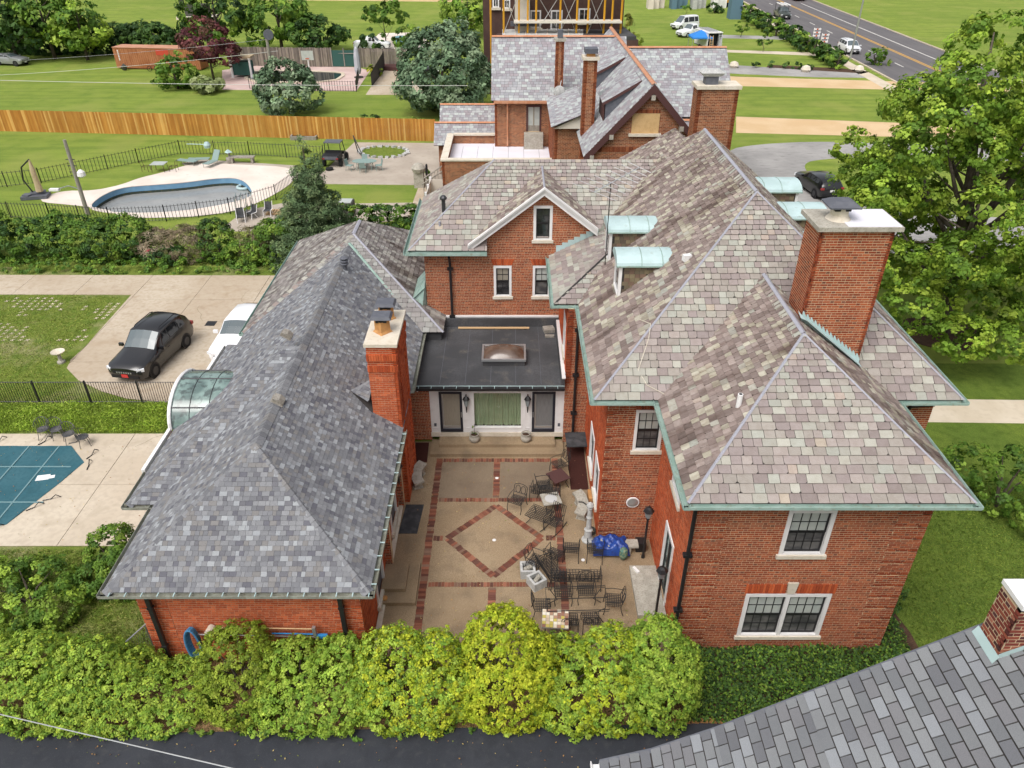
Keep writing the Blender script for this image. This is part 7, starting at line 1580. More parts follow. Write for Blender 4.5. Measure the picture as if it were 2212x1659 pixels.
# ================================================================== VEHICLES (local: front towards -y, wheels on z=0)
def vehicle(name, label, cat, body, loc, rz=0.0, L=4.8, W=1.95, Hh=1.75, kind='suv', glass='car_glass', rails=True, plate=None, group=None):
    t = thing(name, label, cat, loc, rz, group); w = W / 2; h = L / 2
    if kind == 'truck': cowl, rt, rb, tail, hood = -.18 * L, -.07 * L, .13 * L, .17 * L, 1.12
    elif kind == 'van': cowl, rt, rb, tail, hood = -.31 * L, -.12 * L, .44 * L, .49 * L, 1.0
    else: cowl, rt, rb, tail, hood = -.20 * L, -.03 * L, .36 * L, .47 * L, 1.08
    belt = hood + .02; top = Hh; rf_ = 1.07 if kind == 'suv' else 1.0
    # stations: y, [(x,z) from rocker to centre top]
    S = [(-h, [(.60, .42), (.74, .60), (.76, .78), (.60, .88), (.30, .91), (0, .92)]),
         (-h + .10, [(.82, .34), (.90, .58), (.90, .84), (.70, .95), (.35, .98), (0, .99)]),
         (-h + .35, [(.93, .30), (.99, .58), (.97, hood - .14), (.78, hood - .05), (.4, hood - .01), (0, hood)]),
         (cowl, [(.95, .28), (1.0, .6), (.985, hood - .02), (.86, hood + .06), (.45, hood + .10), (0, hood + .11)]),
         ((cowl + rt) / 2, [(.95, .28), (1.0, .6), (.985, belt + .01), (.81, (hood + top) / 2), (.42, (hood + top) / 2 + .07), (0, (hood + top) / 2 + .08)]),
         (rt, [(.95, .28), (1.0, .6), (.985, belt + .02), (.75 * rf_, top - .09), (.42, top - .02), (0, top)]),
         ((rt + rb) / 2, [(.95, .28), (1.0, .6), (.985, belt + .04), (.745 * rf_, top - .07), (.42, top), (0, top + .015)]),
         (rb, [(.95, .28), (1.0, .6), (.985, belt + .06), (.73 * rf_, top - .10), (.40, top - .03), (0, top - .02)])]
    if kind == 'truck':
        S += [(tail, [(.95, .3), (1.0, .6), (.985, belt), (.84, belt + .03), (.45, belt + .05), (0, belt + .05)]), (tail + .05, [(.95, .3), (1.0, .6), (.985, belt - .02), (.93, belt), (.45, .75), (0, .75)]), (h - .1, [(.95, .34), (1.0, .6), (.985, belt - .02), (.93, belt), (.45, .75), (0, .75)]), (h - .05, [(.93, .36), (.98, .6), (.97, belt - .04), (.92, belt), (.45, belt), (0, belt)]), (h, [(.9, .42), (.95, .6), (.94, belt - .06), (.9, belt - .02), (.45, belt - .02), (0, belt - .02)])]
    else:
        S += [(tail - .03 * L, [(.94, .32), (.985, .6), (.965, belt + .05), (.80, (belt + top) / 2), (.42, (belt + top) / 2 + .1), (0, (belt + top) / 2 + .11)]), (tail, [(.92, .34), (.97, .6), (.95, belt), (.85, belt + .10), (.43, belt + .16), (0, belt + .17)]), (h - .03, [(.88, .38), (.94, .6), (.92, .92), (.85, 1.0), (.43, 1.02), (0, 1.03)]), (h, [(.80, .44), (.88, .6), (.86, .80), (.8, .86), (.4, .87), (0, .87)])]
    k = 6; ring_n = 2 * k - 1; b = MB()
    for y, pr in S:
        for x, z in pr: b.v.append((x * w, y, z)); b.c.append((1, 1, 1))
        for x, z in pr[-2::-1]: b.v.append((-x * w, y, z)); b.c.append((1, 1, 1))
    for i in range(len(S) - 1):
        for j in range(ring_n - 1): a = i * ring_n + j; b.f.append((a, a + ring_n, a + ring_n + 1, a + 1))
        b.f.append((i * ring_n, (i + 1) * ring_n - 1, (i + 2) * ring_n - 1, (i + 1) * ring_n))
    b.f.append(tuple(range(ring_n))); b.f.append(tuple(range((len(S) - 1) * ring_n, len(S) * ring_n))[::-1])
    bo = b.build('body', body, t, smooth=True, local=True)
    try:
        md = bo.modifiers.new('edge', 'EDGE_SPLIT'); md.split_angle = R(38)
    except Exception: pass
    def strip(nm, quads, m, off=.012):
        q = MB()
        for pts in quads:
            P3 = [Vector(p) for p in pts]; n = (P3[1] - P3[0]).cross(P3[2] - P3[0]).normalized(); c = sum(P3, Vector()) / 4
            if n.dot(c - Vector((0, c.y, .8))) < 0: n = -n
            q.add([tuple(p + n * off) for p in P3], [(0, 1, 2, 3)])
        return q.build(nm, m, t, local=True)
    lerp = lambda a, b_, f: tuple(a[i] + (b_[i] - a[i]) * f for i in range(3))
    def sp(i, j, s_=1): y, pr = S[i]; return (pr[j][0] * w * s_, y, pr[j][1])
    ws = []
    for s_ in (-1, 1):
        for i in (3, 4):
            f0, f1 = (.12, 1.0) if i == 3 else (0.0, .9); ws.append([lerp(sp(i, 3, s_), sp(i, 5, s_), .06), sp(i, 5), sp(i + 1, 5), lerp(sp(i + 1, 3, s_), sp(i + 1, 5, s_), .06)] if False else [lerp(lerp(sp(i, 3, s_), sp(i, 4, s_), .12), lerp(sp(i + 1, 3, s_), sp(i + 1, 4, s_), .12), f0), lerp(sp(i, 4, s_), sp(i + 1, 4, s_), f0), lerp(sp(i, 4, s_), sp(i + 1, 4, s_), f1), lerp(lerp(sp(i, 3, s_), sp(i, 4, s_), .12), lerp(sp(i + 1, 3, s_), sp(i + 1, 4, s_), .12), f1)])
            ws.append([lerp(sp(i, 4, s_), sp(i + 1, 4, s_), f0), lerp(sp(i, 5), sp(i + 1, 5), f0), lerp(sp(i, 5), sp(i + 1, 5), f1), lerp(sp(i, 4, s_), sp(i + 1, 4, s_), f1)])
    strip('windshield', ws, glass)
    gd = 'car_glass_dark'
    for s_ in (-1, 1):
        def side(i, fa, fb):
            lo = lambda f: lerp(sp(i, 2, s_), sp(i + 1, 2, s_), f); hi = lambda f: lerp(sp(i, 3, s_), sp(i + 1, 3, s_), f)
            return [lerp(lo(fa), hi(fa), .14), lerp(lo(fb), hi(fb), .14), lerp(lo(fb), hi(fb), .86), lerp(lo(fa), hi(fa), .86)]
        strip('side_window', [side(4, .35, 1.0), side(5, 0, .42)], gd)
        strip('side_window', [side(5, .5, 1.0), side(6, 0, .35)], gd)
        if kind != 'truck': strip('side_window', [side(6, .42, .95)], gd); 
        # lamps, mirrors, handles
        MB().rbox((s_ * w * .80, -h + .17, .83), .34, .22, .14, s_ * .5).build('headlight', 'lamp_white', t, local=True); MB().rbox((s_ * w * .92, -h + .42, .62), .05, .16, .12).build('side_marker', 'lamp_amber', t, local=True)
        MB().rbox((s_ * w * .86, h - .06, .98), .26, .16, .16).build('taillight', 'lamp_red', t, local=True)
        m_ = MB(); m_.rbox((s_ * (w + .12), cowl + .28, belt + .10), .22, .12, .15); m_.build('mirror', body, t, local=True)
        d_ = MB(); d_.rbox((s_ * (w * .992 + .006), .0, .88), .02, .16, .03); d_.build('door_handle', body if body != 'car_black' else 'rim', t, local=True)
        if rails: r_ = MB(); r_.tube([(s_ * w * .66, rt + .15, top + .0), (s_ * w * .66, rt + .3, top + .05), (s_ * w * .66, rb - .3, top + .05), (s_ * w * .66, rb - .1, top - .02)], .022, 5); r_.build('roof_rail', 'plastic_black', t, local=True)
        for yw in (-h + .19 * L, h - .20 * L):
            a_ = MB(); a_.tube([(s_ * (w - .04), yw, .36), (s_ * (w + .006), yw, .36)], .43, 18); a_.build('wheel_arch', 'plastic_black', t, local=True)
            wh_ = MB(); wh_.tube([(s_ * (w - .22), yw, .36), (s_ * (w - .2), yw, .36), (s_ * (w + .01), yw, .36), (s_ * (w + .025), yw, .36)], [.33, .36, .36, .33], 20); wo_ = wh_.build('wheel', 'rubber', t, local=True)
            rm = MB(); rm.tube([(s_ * (w + .02), yw, .36), (s_ * (w + .035), yw, .36)], [.23, .21], 14); rm.build('rim', 'rim' if body != 'car_white' else 'steel', wo_, local=True)
    if kind != 'truck':
        rw = []
        for s_ in (-1, 1): rw += [[lerp(sp(7, 3, s_), sp(7, 4, s_), .2), sp(7, 4, s_), sp(8, 4, s_), lerp(sp(8, 3, s_), sp(8, 4, s_), .2)], [sp(7, 4, s_), sp(7, 5), sp(8, 5), sp(8, 4, s_)]]
        strip('rear_window', rw, gd)
    MB().rbox((0, -h + .02, .70), W * .60, .08, .14).build('grille', 'plastic_black', t, local=True)
    if body == 'car_black' and plate: 
        for i in range(7): MB().rbox((-.36 + i * .12, -h - .02, .70), .07, .02, .08).build('grille_slot', 'steel', t, local=True)
    MB().rbox((0, -h + .05, .46), W * .72, .12, .16).build('bumper', 'plastic_black', t, local=True)
    MB().rbox((0, h - .03, .50), W * .78, .12, .18).build('bumper', 'plastic_black', t, local=True)
    MB().rbox((0, -h - .025, .52), .34, .02, .17).build('license_plate', plate or 'white_paint', t, local=True); MB().rbox((0, h + .01, .8), .34, .02, .16).build('license_plate', 'white_paint', t, local=True)
    return t
vehicle('parked_car', 'black SUV with roof rails and red front plate parked on the tan drive', 'car', 'car_black', (-18.35, 33.35, .035), R(-9), 4.9, 1.98, 1.86, plate='plate_red')
vehicle('parked_car', 'white SUV half hidden behind the grey shingle roof', 'car', 'car_white', (-14.15, 34.75, .035), R(-4), 4.75, 1.92, 1.66, rails=False)
vehicle('parked_car', 'black crossover seen from behind on the carriage drive', 'car', 'car_black', (*P(1762, 414)[:2], .012), R(188), 4.7, 1.9, 1.65, rails=False)
vehicle('moving_car', 'white minivan driving on the road past the barricades', 'car', 'car_white', (52.0, 125.9, .012), R(-2), 5.1, 2.0, 1.75, 'van')
vehicle('parked_car', 'silver car at the far hedge corner', 'car', 'car_silver', (*P(28, 140)[:2], .012), R(75), 4.8, 1.9, 1.5, rails=False)
vehicle('pickup_truck', 'white pickup parked on the grass behind the work trailer', 'pickup', 'car_white', (*P(1492, 78)[:2], .012), R(-55), 5.8, 2.0, 1.95, 'truck', rails=False)
tk = vehicle('pickup_truck', 'dark work truck with ladder rack on the road', 'pickup', 'car_dark', (53.6, 165.5, .012), R(-2), 6.0, 2.1, 2.0, 'truck', rails=False)
for x in (-.7, 0, .7): MB().rbox((x, .2, 2.45), .32, 4.4, .12).build('ladder', 'white_paint', tk, local=True)
for x in (-.9, .9):
    for y in (-.6, 2.4): MB().tube([(x, y, 1.1), (x, y, 2.4)], .05, 5).build('rack_post', 'black_metal', tk, local=True)
vehicle('pickup_truck', 'black pickup half hidden by the tall blue cedar', 'pickup', 'car_black', (*P(905, 165)[:2], .012), R(95), 5.6, 2.0, 1.9, 'truck', rails=False)
vehicle('pickup_truck', 'white pickup behind the weathered grey fence', 'pickup', 'car_white', (*P(805, 106)[:2], .012), R(88), 5.6, 2.0, 1.9, 'truck', rails=False)
ot = vehicle('dump_truck', 'orange truck at the top of the road', 'truck', 'orange', (66.5, 197, .012), R(178), 6.5, 2.4, 2.3, 'truck', rails=False)
MB().box(-1.1, 1.1, .3, 3.2, 1.1, 2.5).build('load_bed', 'orange', ot, local=True)
# enclosed work trailer with ladders, canopy and clutter
tp0 = P(1535, 112); wt = thing('work_trailer', 'white enclosed work trailer with open back and ladders on top', 'trailer', (tp0[0], tp0[1] + 2.5, 0), R(12))
MB().box(-1.15, 1.15, -2.3, 2.6, .5, .62).build('floor', 'cap_grey', wt, local=True)
for b_ in ((-1.15, -1.1, -2.3, 2.6, .62, 2.6), (1.1, 1.15, -2.3, 2.6, .62, 2.6), (-1.1, 1.1, 2.55, 2.6, .62, 2.6)): MB().box(*b_).build('side_panel', 'white_paint', wt, local=True)
MB().box(-1.2, 1.2, -2.35, 2.65, 2.6, 2.72).build('roof', 'white_paint', wt, local=True); MB().box(-1.05, 1.05, -1.0, -.9, .65, 2.5).build('interior', 'plastic_black', wt, local=True); MB().rbox((0, -2.9, .35), 2.2, 1.3, .06, 0, R(12)).build('ramp', 'weathered', wt, local=True)
for s_ in (-1, 1): MB().tube([(s_ * 1.16, .3, .36), (s_ * 1.3, .3, .36)], .36, 14).build('wheel', 'rubber', wt, local=True)
for k in range(3):
    q = MB(); x = -.7 + k * .6
    for dx in (-.18, .18): q.rbox((x + dx, .2, 2.85), .05, 4.6, .06)
    for j in range(12): q.rbox((x, -1.9 + j * .38, 2.85), .36, .04, .03)
    q.build('roof_ladder', 'steel', wt, local=True)
for (u, v, an) in ((1533, 125, 0), (1552, 122, 18)):
    p = P(u, v); q = MB()
    for dx in (-.22, .22): q.tube([(p[0] + dx, p[1] - .6, 0), (p[0] + dx, p[1] + .4, 3.0)], .045, 5)
    for j in range(9): f_ = (j + .5) / 9; q.tube([(p[0] - .22, p[1] - .6 + f_, 3 * f_), (p[0] + .22, p[1] - .6 + f_, 3 * f_)], .03, 4)
    tag(q.build('ladder', 'wood_new' if an == 0 else 'steel'), 'orange fibreglass ladder leaning inside the trailer door' if an == 0 else 'silver extension ladder leaning on the trailer corner', 'ladder')
cp = P(1510, 108); cn = thing('pop_up_canopy', 'blue pop up canopy beside the work trailer', 'canopy', (cp[0], cp[1], 0)); q = MB()
q.add([(cp[0] - 1.6, cp[1] - 1.6, 2.0), (cp[0] + 1.6, cp[1] - 1.6, 2.0), (cp[0] + 1.6, cp[1] + 1.6, 2.0), (cp[0] - 1.6, cp[1] + 1.6, 2.0), (cp[0], cp[1], 2.9), (cp[0] - 1.6, cp[1] - 1.6, 1.8), (cp[0] + 1.6, cp[1] - 1.6, 1.8), (cp[0] + 1.6, cp[1] + 1.6, 1.8), (cp[0] - 1.6, cp[1] + 1.6, 1.8)], [(0, 1, 4), (1, 2, 4), (2, 3, 4), (3, 0, 4), (5, 6, 1, 0), (6, 7, 2, 1), (7, 8, 3, 2), (8, 5, 0, 3)]); q.build('canopy_top', 'canopy_blue', cn)
for sx in (-1, 1):
    for sy in (-1, 1): MB().tube([(cp[0] + sx * 1.5, cp[1] + sy * 1.5, 0), (cp[0] + sx * 1.5, cp[1] + sy * 1.5, 1.9)], .04, 5).build('leg', 'steel', cn)
for (u, v, m, lb, cat, s_) in ((1505, 118, 'paint_red', 'red tool chest under the blue canopy', 'chest', .7), (1520, 128, 'orange', 'orange cooler on the grass by the trailer', 'cooler', .6), (1549, 118, 'blue_plastic', 'blue drum inside the trailer opening', 'drum', .8), (1558, 126, 'grey_cloth', 'crumpled grey tarp beside the ladders', 'tarp', 1.0), (1544, 130, 'stucco', 'pale dust sheet heap on the grass', 'sheet', .9), (1497, 118, 'wood_new', 'low stack of tan boards under the blue canopy', 'boards', .6)):
    p = P(u, v); b = MB(); b.lathe([(s_ * .5, 0), (s_ * .55, s_ * .3), (s_ * .45, s_ * .7), (s_ * .2, s_ * .8)], 7, (p[0], p[1], 0)); tag(b.build(cat.replace(' ', '_') + '_bundle', m), lb, cat)
for (u, v, lb) in ((1762, 84, 'orange striped barricade farther from the minivan'), (1779, 97, 'orange striped barricade just ahead of the minivan')):
    p = P(u, v); t = thing('barricade', lb, 'barricade', (p[0], p[1], 0), group='road barricades')
    for z in (.5, 1.0, 1.5): MB().box(p[0] - .6, p[0] + .6, p[1] - .03, p[1] + .03, z - .12, z + .12).build('board', 'white_paint', t); MB().rbox((p[0], p[1] - .035, z), .3, .02, .22).build('stripe', 'orange', t)
    for sx in (-1, 1): MB().box(p[0] + sx * .5 - .04, p[0] + sx * .5 + .04, p[1] + .04, p[1] + .12, 0, 1.7).build('leg', 'white_paint', t)
# street light and poles
def pole(label, base, h, m='weathered', r=.16, nm='utility_pole', cat='pole', fit=True):
    t = thing(nm, label, cat, (base[0], base[1], 0)); MB().tube([(base[0], base[1], 0), (base[0], base[1], h)], [r, r * .72], 10).build('shaft', m, t)
    if fit:
        for k in range(3): q = MB(); q.tube([(base[0] - .35, base[1], h - 1.4 - k * .45), (base[0] + .3, base[1], h - 1.4 - k * .45)], .035, 5); q.build('insulator', 'dark_stone', t)
        q = MB(); q.lathe([(.1, .0), (.3, .12), (.26, .4), (.1, .55)], 10, (base[0] + .45, base[1], h - 2.7)); q.build('flood_lamp', 'white_paint', t)
        q = MB(); q.tube([(base[0], base[1], h - 3.6), (base[0] - .7, base[1] - .1, h - 3.3), (base[0] - 1.5, base[1] - .2, h - 3.5)], .04, 5); q.build('lamp_arm', 'steel', t); MB().rbox((base[0] - 1.75, base[1] - .2, h - 3.55), .7, .3, .16).build('street_lamp', 'white_paint', t)
    return t
b1 = P(190, 464); pole('leaning grey utility pole with lamps beside the kidney pool', b1, PY(128, 302, b1[1])[2])
b2 = P(600, 232); pole('grey utility pole rising behind the small blue cedar', b2, PY(567, 68, b2[1])[2], fit=False, r=.2)
b3 = P(85, 108); pole('bare pale trunk like pole at the far hedge', b3, 11, fit=False, r=.3)
b4 = (49.9, 119.6); sl__ = pole('slender pale street light column by the road', b4, 14, 'steel', .14, 'street_light', 'street light', False)
MB().tube([(b4[0], b4[1], 14), (b4[0] + 1.5, b4[1], 14.4)], .06, 6).build('arm', 'steel', sl__)
def cable(label, pts, r=.02, m='wire', g='overhead wires'):
    q = MB(); q.tube(pts, r, 4); tag(q.build('overhead_wire', m), label, 'wire', g)
def sag(p, q, s_=.4, n=14): p, q = Vector(p), Vector(q); return [tuple(p.lerp(q, i / n) - Vector((0, 0, s_ * 4 * (i / n) * (1 - i / n)))) for i in range(n + 1)]
z0 = 7.5
cable('pale thin wire crossing the far lawn towards the second pole', sag(PY(-60, 172, 70), PY(1010, 185, 72), .15), .022, 'wire_green'); cable('thin wire from the container rising to the second pole', sag(PY(-60, 165, 95), PY(600, 110, b2[1]), .3), .02, 'wire_green'); cable('upper thin wire over the rust container', sag(PY(-60, 135, 100), PY(580, 85, b2[1]), .3), .015, 'wire')
cable('grey service wire sagging over the black front drive', sag(tuple(Vector(PY(-120, 1512, 9.5)) * 3 - Vector(PY(640, 1690, 7.2)) * 2), tuple(Vector(PY(640, 1690, 7.2)) * 1.6 - Vector(PY(-120, 1512, 9.5)) * .6), .05, 24), .012, 'steel')
# rust container
c0, c1 = P(254, 149), P(440, 153); ct_ = thing('shipping_container', 'rust orange shipping container with corrugated side on the lawn', 'container', (c0[0], c0[1], 0)); cd = Vector((c1[0] - c0[0], c1[1] - c0[1], 0)).normalized(); cp_ = Vector((-cd.y, cd.x, 0)); Lc_ = 12.2
cw = lambda a, d, z: tuple(Vector((c0[0], c0[1], 0)) + cd * a + cp_ * d + Vector((0, 0, z)))
q = MB(); q.add([cw(a, d, z) for z in (.15, 2.75) for a, d in ((0, 0), (Lc_, 0), (Lc_, 2.44), (0, 2.44))], [(3, 2, 1, 0), (0, 1, 5, 4), (1, 2, 6, 5), (2, 3, 7, 6), (3, 0, 4, 7)]); q.build('shell', 'container_rust', ct_); q = MB(); q.add([cw(a, d, z) for z in (2.751, 2.82) for a, d in ((-.02, -.06), (Lc_, -.06), (Lc_, 2.5), (-.02, 2.5))], [(4, 5, 6, 7), (0, 1, 5, 4), (3, 0, 4, 7)]); q.build('roof', 'container_top', ct_)
for i in range(40):
    a = .3 + i * .295; q = MB(); q.add([cw(a, -.002, .3), cw(a + .05, -.045, .3), cw(a + .13, -.045, .3), cw(a + .18, -.002, .3), cw(a, -.002, 2.65), cw(a + .05, -.045, 2.65), cw(a + .13, -.045, 2.65), cw(a + .18, -.002, 2.65)], [(0, 1, 5, 4), (1, 2, 6, 5), (2, 3, 7, 6)]); q.build('corrugation', 'container_rust', ct_)
q = MB(); q.add([cw(6.2, -.05, 1.9), cw(8.0, -.05, 1.9), cw(8.0, -.05, 2.6), cw(6.2, -.05, 2.6)], [(0, 1, 2, 3)]); q.build('red_patch', 'paint_red', ct_)
for i in range(7): q = MB(); zz = 2.35 - i * .2; q.add([cw(.62, -.05, zz), cw(.80, -.05, zz), cw(.80, -.05, zz + .13), cw(.62, -.05, zz + .13)], [(0, 1, 2, 3)]); q.build('painted_letter', 'white_paint', ct_)
tag(MB().lathe([(.02, .9), (.45, .5), (.3, .1), (.1, 0)], 8, (*P(270, 152)[:2], 0)).build('folded_umbrella', 'dark_stone'), 'dark folded umbrella leaning by the container', 'umbrella')
bk = thing('bicycle', 'black bicycle frame lying against the container', 'bicycle', (*P(332, 155)[:2], 0)); p = P(332, 154)
for dx in (-.5, .5): MB().tube([(p[0] + dx + .32 * math.cos(a), p[1], .34 + .32 * math.sin(a)) for a in np.linspace(0, 6.283, 14, endpoint=False)], .04, 4, closed=True).build('wheel', 'rubber', bk)
MB().tube([(p[0] - .5, p[1], .34), (p[0] - .1, p[1], .7), (p[0] + .4, p[1], .7), (p[0] + .5, p[1], .34)], .03, 4).build('frame', 'iron', bk)

# ================================================================== FENCES
WC = [lin(180, 130, 62), lin(170, 119, 54), lin(188, 140, 72), lin(164, 112, 50), lin(176, 125, 58), lin(198, 156, 90)]
wfn = thing('wood_fence', 'long new golden wooden board fence across the lawns', 'fence', (-30, 77, 0)); fa, fb = Vector((-56, 79.1, 0)), Vector((-7.4, 74.9, 0)); fd_ = (fb - fa).normalized(); n_ = 292
for i in range(n_):
    p = fa.lerp(fb, (i + .5) / n_); w_ = (fb - fa).length / n_; b = MB(); hh = 2.1 + rnd.uniform(-.015, .015)
    b.rbox((p.x, p.y - rnd.uniform(0, .008), hh / 2), w_ - .012, .022, hh, math.atan2(fd_.y, fd_.x), c=pick(WC, .08)); b.build('board', 'fence_wood', wfn)
for z in (.4, 1.7): q = MB(); q.tube([(fa.x, fa.y + .05, z), (fb.x, fb.y + .05, z)], .045, 4); q.build('rail', 'weathered', wfn)
GC = [lin(136, 126, 116), lin(120, 112, 104), lin(150, 140, 128), lin(108, 100, 94)]
gfn = thing('grey_fence', 'weathered grey board fence behind the rose terrace', 'fence', (*P(700, 145)[:2], 0)); fa, fb = P(495, 142), P(880, 147)
segs = [(0, .585), (.72, 1)]; nb = 150
for i in range(nb):
    f_ = (i + .5) / nb
    if not any(a <= f_ <= b for a, b in segs): continue
    p = Vector(fa).lerp(Vector(fb), f_); b = MB(); w_ = (fb[0] - fa[0]) / nb; hh = 2.5 + rnd.uniform(-.05, .05); b.rbox((p.x, p.y, hh / 2), w_ - .015, .03, hh, c=pick(GC, .15)); b.build('board', 'timber_grey', gfn)
q = MB(); q.tube([(fa[0], fa[1] + .06, 1.8), (fb[0], fb[1] + .06, 1.8)], .05, 4); q.build('rail', 'weathered', gfn)
pa, pb = Vector(fa).lerp(Vector(fb), .585), Vector(fa).lerp(Vector(fb), .72); gt_ = thing('green_gate', 'dark green screened gate in the grey fence', 'gate', (pa.x, pa.y, 0)); MB().box(pa.x, pb.x, pa.y - .05, pa.y + .05, .1, 2.2).build('screen', 'teal_cloth', gt_)
for f_ in (0, .5, 1): x = pa.x + (pb.x - pa.x) * f_; MB().box(x - .06, x + .06, pa.y - .12, pa.y - .055, 0, 2.5).build('post', 'weathered', gt_)
def iron_fence(label, pts, h=1.2, sp=.13, pr=.009, post=2.0, plain=True, rr=.016):
    t = thing('iron_fence', label, 'fence', (pts[0][0], pts[0][1], 0), group='black iron picket fences')
    me = None
    for a, b in zip(pts[:-1], pts[1:]):
        a, b = Vector((a[0], a[1], 0)), Vector((b[0], b[1], 0)); L_ = (b - a).length; d = (b - a) / L_; k = int(L_ / sp)
        for z in ((.12, h - .1) if plain else (.12, h - .02)):
            q = MB(); q.tube([tuple(a + Vector((0, 0, z))), tuple(b + Vector((0, 0, z)))], rr, 4); q.build('rail', 'black_metal', t)
        np2 = max(1, round(L_ / post))
        for i in range(np2 + 1):
            p = a.lerp(b, i / np2); q = MB(); q.rbox((p.x, p.y, (h + .06) / 2), .06, .06, h + .06); q.build('post', 'black_metal', t)
        if me is None:
            q = MB(); q.rbox((0, 0, h / 2 + .03), pr * 2, pr * 2, h - .04); me = q.mesh('picket'); me.materials.append(MATS['black_metal'])
        for i in range(1, k):
            p = a.lerp(b, i / k); o = bpy.data.objects.new('picket', me); col.objects.link(o); o.parent = t; o.location = (p.x - pts[0][0], p.y - pts[0][1], 0)
    return t
iron_fence('black iron fence between the drive and the covered pool', [(-27, 29.35), (-12.55, 29.35)], 1.22, .115, .009, 2.42, False, .02)
iron_fence('black iron fence along the back of the kidney pool', [P(-60, 412), P(90, 396), P(300, 352), P(391, 333), P(540, 336), P(700, 345)], 1.25, .30, .014, 3.2)
iron_fence('black iron fence along the front of the kidney pool', [P(-60, 468), P(110, 474), P(240, 483), P(360, 478), P(498, 462), P(597, 432), P(640, 400)], 1.2, .24, .013, 2.8)
iron_fence('thin brown iron fence before the dark far pool', [P(540, 192), P(600, 196), P(770, 198), P(775, 170)], 1.25, .32, .018, 3)
iron_fence('low iron fence returning to the buggy', [P(700, 352), P(690, 365), P(660, 372)], 1.2, .3, .014, 2)

# ================================================================== NEIGHBOUR GARDEN THINGS
def utv():
    p = P(726, 352); t = thing('utility_buggy', 'dark utility buggy with roof and cargo box on the patio', 'buggy', (p[0], p[1], .02), R(176))
    MB().add([(-.75, -1.5, .55), (.75, -1.5, .55), (.75, -.6, .95), (-.75, -.6, .95), (-.7, -1.5, .35), (.7, -1.5, .35), (.75, .4, .35), (-.75, .4, .35), (.75, .4, .6), (-.75, .4, .6)], [(0, 1, 2, 3), (4, 5, 1, 0), (5, 6, 8, 2, 1), (7, 4, 0, 3, 9), (6, 7, 9, 8)]).build('hood', 'car_dark', t, local=True)
    MB().box(-.75, .75, .45, 1.55, .65, 1.05).build('cargo_box', 'plastic_black', t, local=True); MB().box(-.65, .65, 1.551, 1.57, .72, 1.0).build('tailgate', 'cap_grey', t, local=True); MB().box(-.7, .7, .0, .4, .6, .85).build('seat', 'plastic_black', t, local=True); MB().box(-.7, .7, .38, .45, .85, 1.25).build('seat_back', 'plastic_black', t, local=True)
    for sx in (-1, 1):
        MB().tube([(sx * .72, -.75, .9), (sx * .68, -.35, 1.85), (sx * .68, .5, 1.88), (sx * .72, .6, 1.0)], .035, 6).build('roll_bar', 'black_metal', t, local=True); MB().rbox((sx * .6, 1.56, .8), .2, .05, .1).build('taillight', 'lamp_red', t, local=True)
        for y in (-1.0, 1.05): MB().tube([(sx * .62, y, .33), (sx * .85, y, .33)], .33, 16).build('wheel', 'rubber', t, local=True)
    MB().box(-.74, .74, -.45, .62, 1.88, 1.95).build('roof', 'cap_grey', t, local=True)
utv()
p = P(788, 338); gd_ = MB(); gd_.tube([(p[0] + .3, p[1] - 1.6, .05), (p[0] - 1.0, p[1] + .7, 1.7), (p[0] - .8, p[1] + 1.0, .2), (p[0] + .4, p[1] - 1.3, .03)], .05, 5); tag(gd_.build('buggy_door', 'black_metal'), 'loose tubular buggy door leaning beside the buggy', 'door'); p = P(712, 372)
tag(MB().lathe([(.2, 0), (.34, .04), (.34, .2), (.2, .24)], 14, (*P(742 - 30, 368)[:2], .02)).build('spare_tyre', 'rubber'), 'loose tyre lying behind the buggy', 'tyre')
def garden_set():
    p = P(789, 366); t = thing('patio_table', 'oval grey green patio table among its four chairs', 'table', (p[0], p[1], .022)); q = MB(); q.lathe([(1.05, .70), (1.08, .73), (1.05, .75)], 20); 
    for i, v in enumerate(q.v): q.v[i] = (v[0], v[1] * .62, v[2])
    q.build('table_top', 'mesh_teal', t, local=True)
    for sx in (-1, 1):
        for sy in (-1, 1): MB().tube([(sx * .6, sy * .35, .7), (sx * .65, sy * .4, 0)], .03, 5).build('leg', 'mesh_teal', t, local=True)
    for k, (dx, dy, rz, lb) in enumerate(((-1.25, -.35, 70, 'grey green chair at the buggy end of the oval table'), (1.25, -.3, -70, 'grey green chair at the stair end of the oval table'), (0, -.95, 180, 'grey green chair on the near long side of the oval table'), (-.2, .95, 0, 'grey green chair beyond the oval table'))):
        c = thing('garden_chair', lb, 'chair', (p[0] + dx, p[1] + dy, .022), R(rz), 'chairs around the oval table')
        MB().box(-.25, .25, -.25, .25, .42, .47).build('seat', 'mesh_teal', c, local=True); MB().add([(-.25, .25, .45), (.25, .25, .45), (.24, .36, .95), (-.24, .36, .95), (-.25, .28, .45), (.25, .28, .45), (.24, .39, .95), (-.24, .39, .95)], [(0, 1, 2, 3), (7, 6, 5, 4), (3, 2, 6, 7)]).build('backrest', 'mesh_teal', c, local=True)
        for sx in (-1, 1):
            for sy in (-1, 1): MB().tube([(sx * .22, sy * .22, .43), (sx * .26, sy * .28, 0)], .02, 4).build('leg', 'mesh_teal', c, local=True)
garden_set()
def bed(name, label, pts, h, m):
    q = xy(pix(pts)); t = thing(name, label, 'planter', (q[0][0], q[0][1], 0)); b = MB(); ring(b, q, inset(q, .22), .0, h); b.build('timber_edge', m, t); MB().prism(inset(q, .2), 0, h - .1).build('soil', 'soil', t); return t
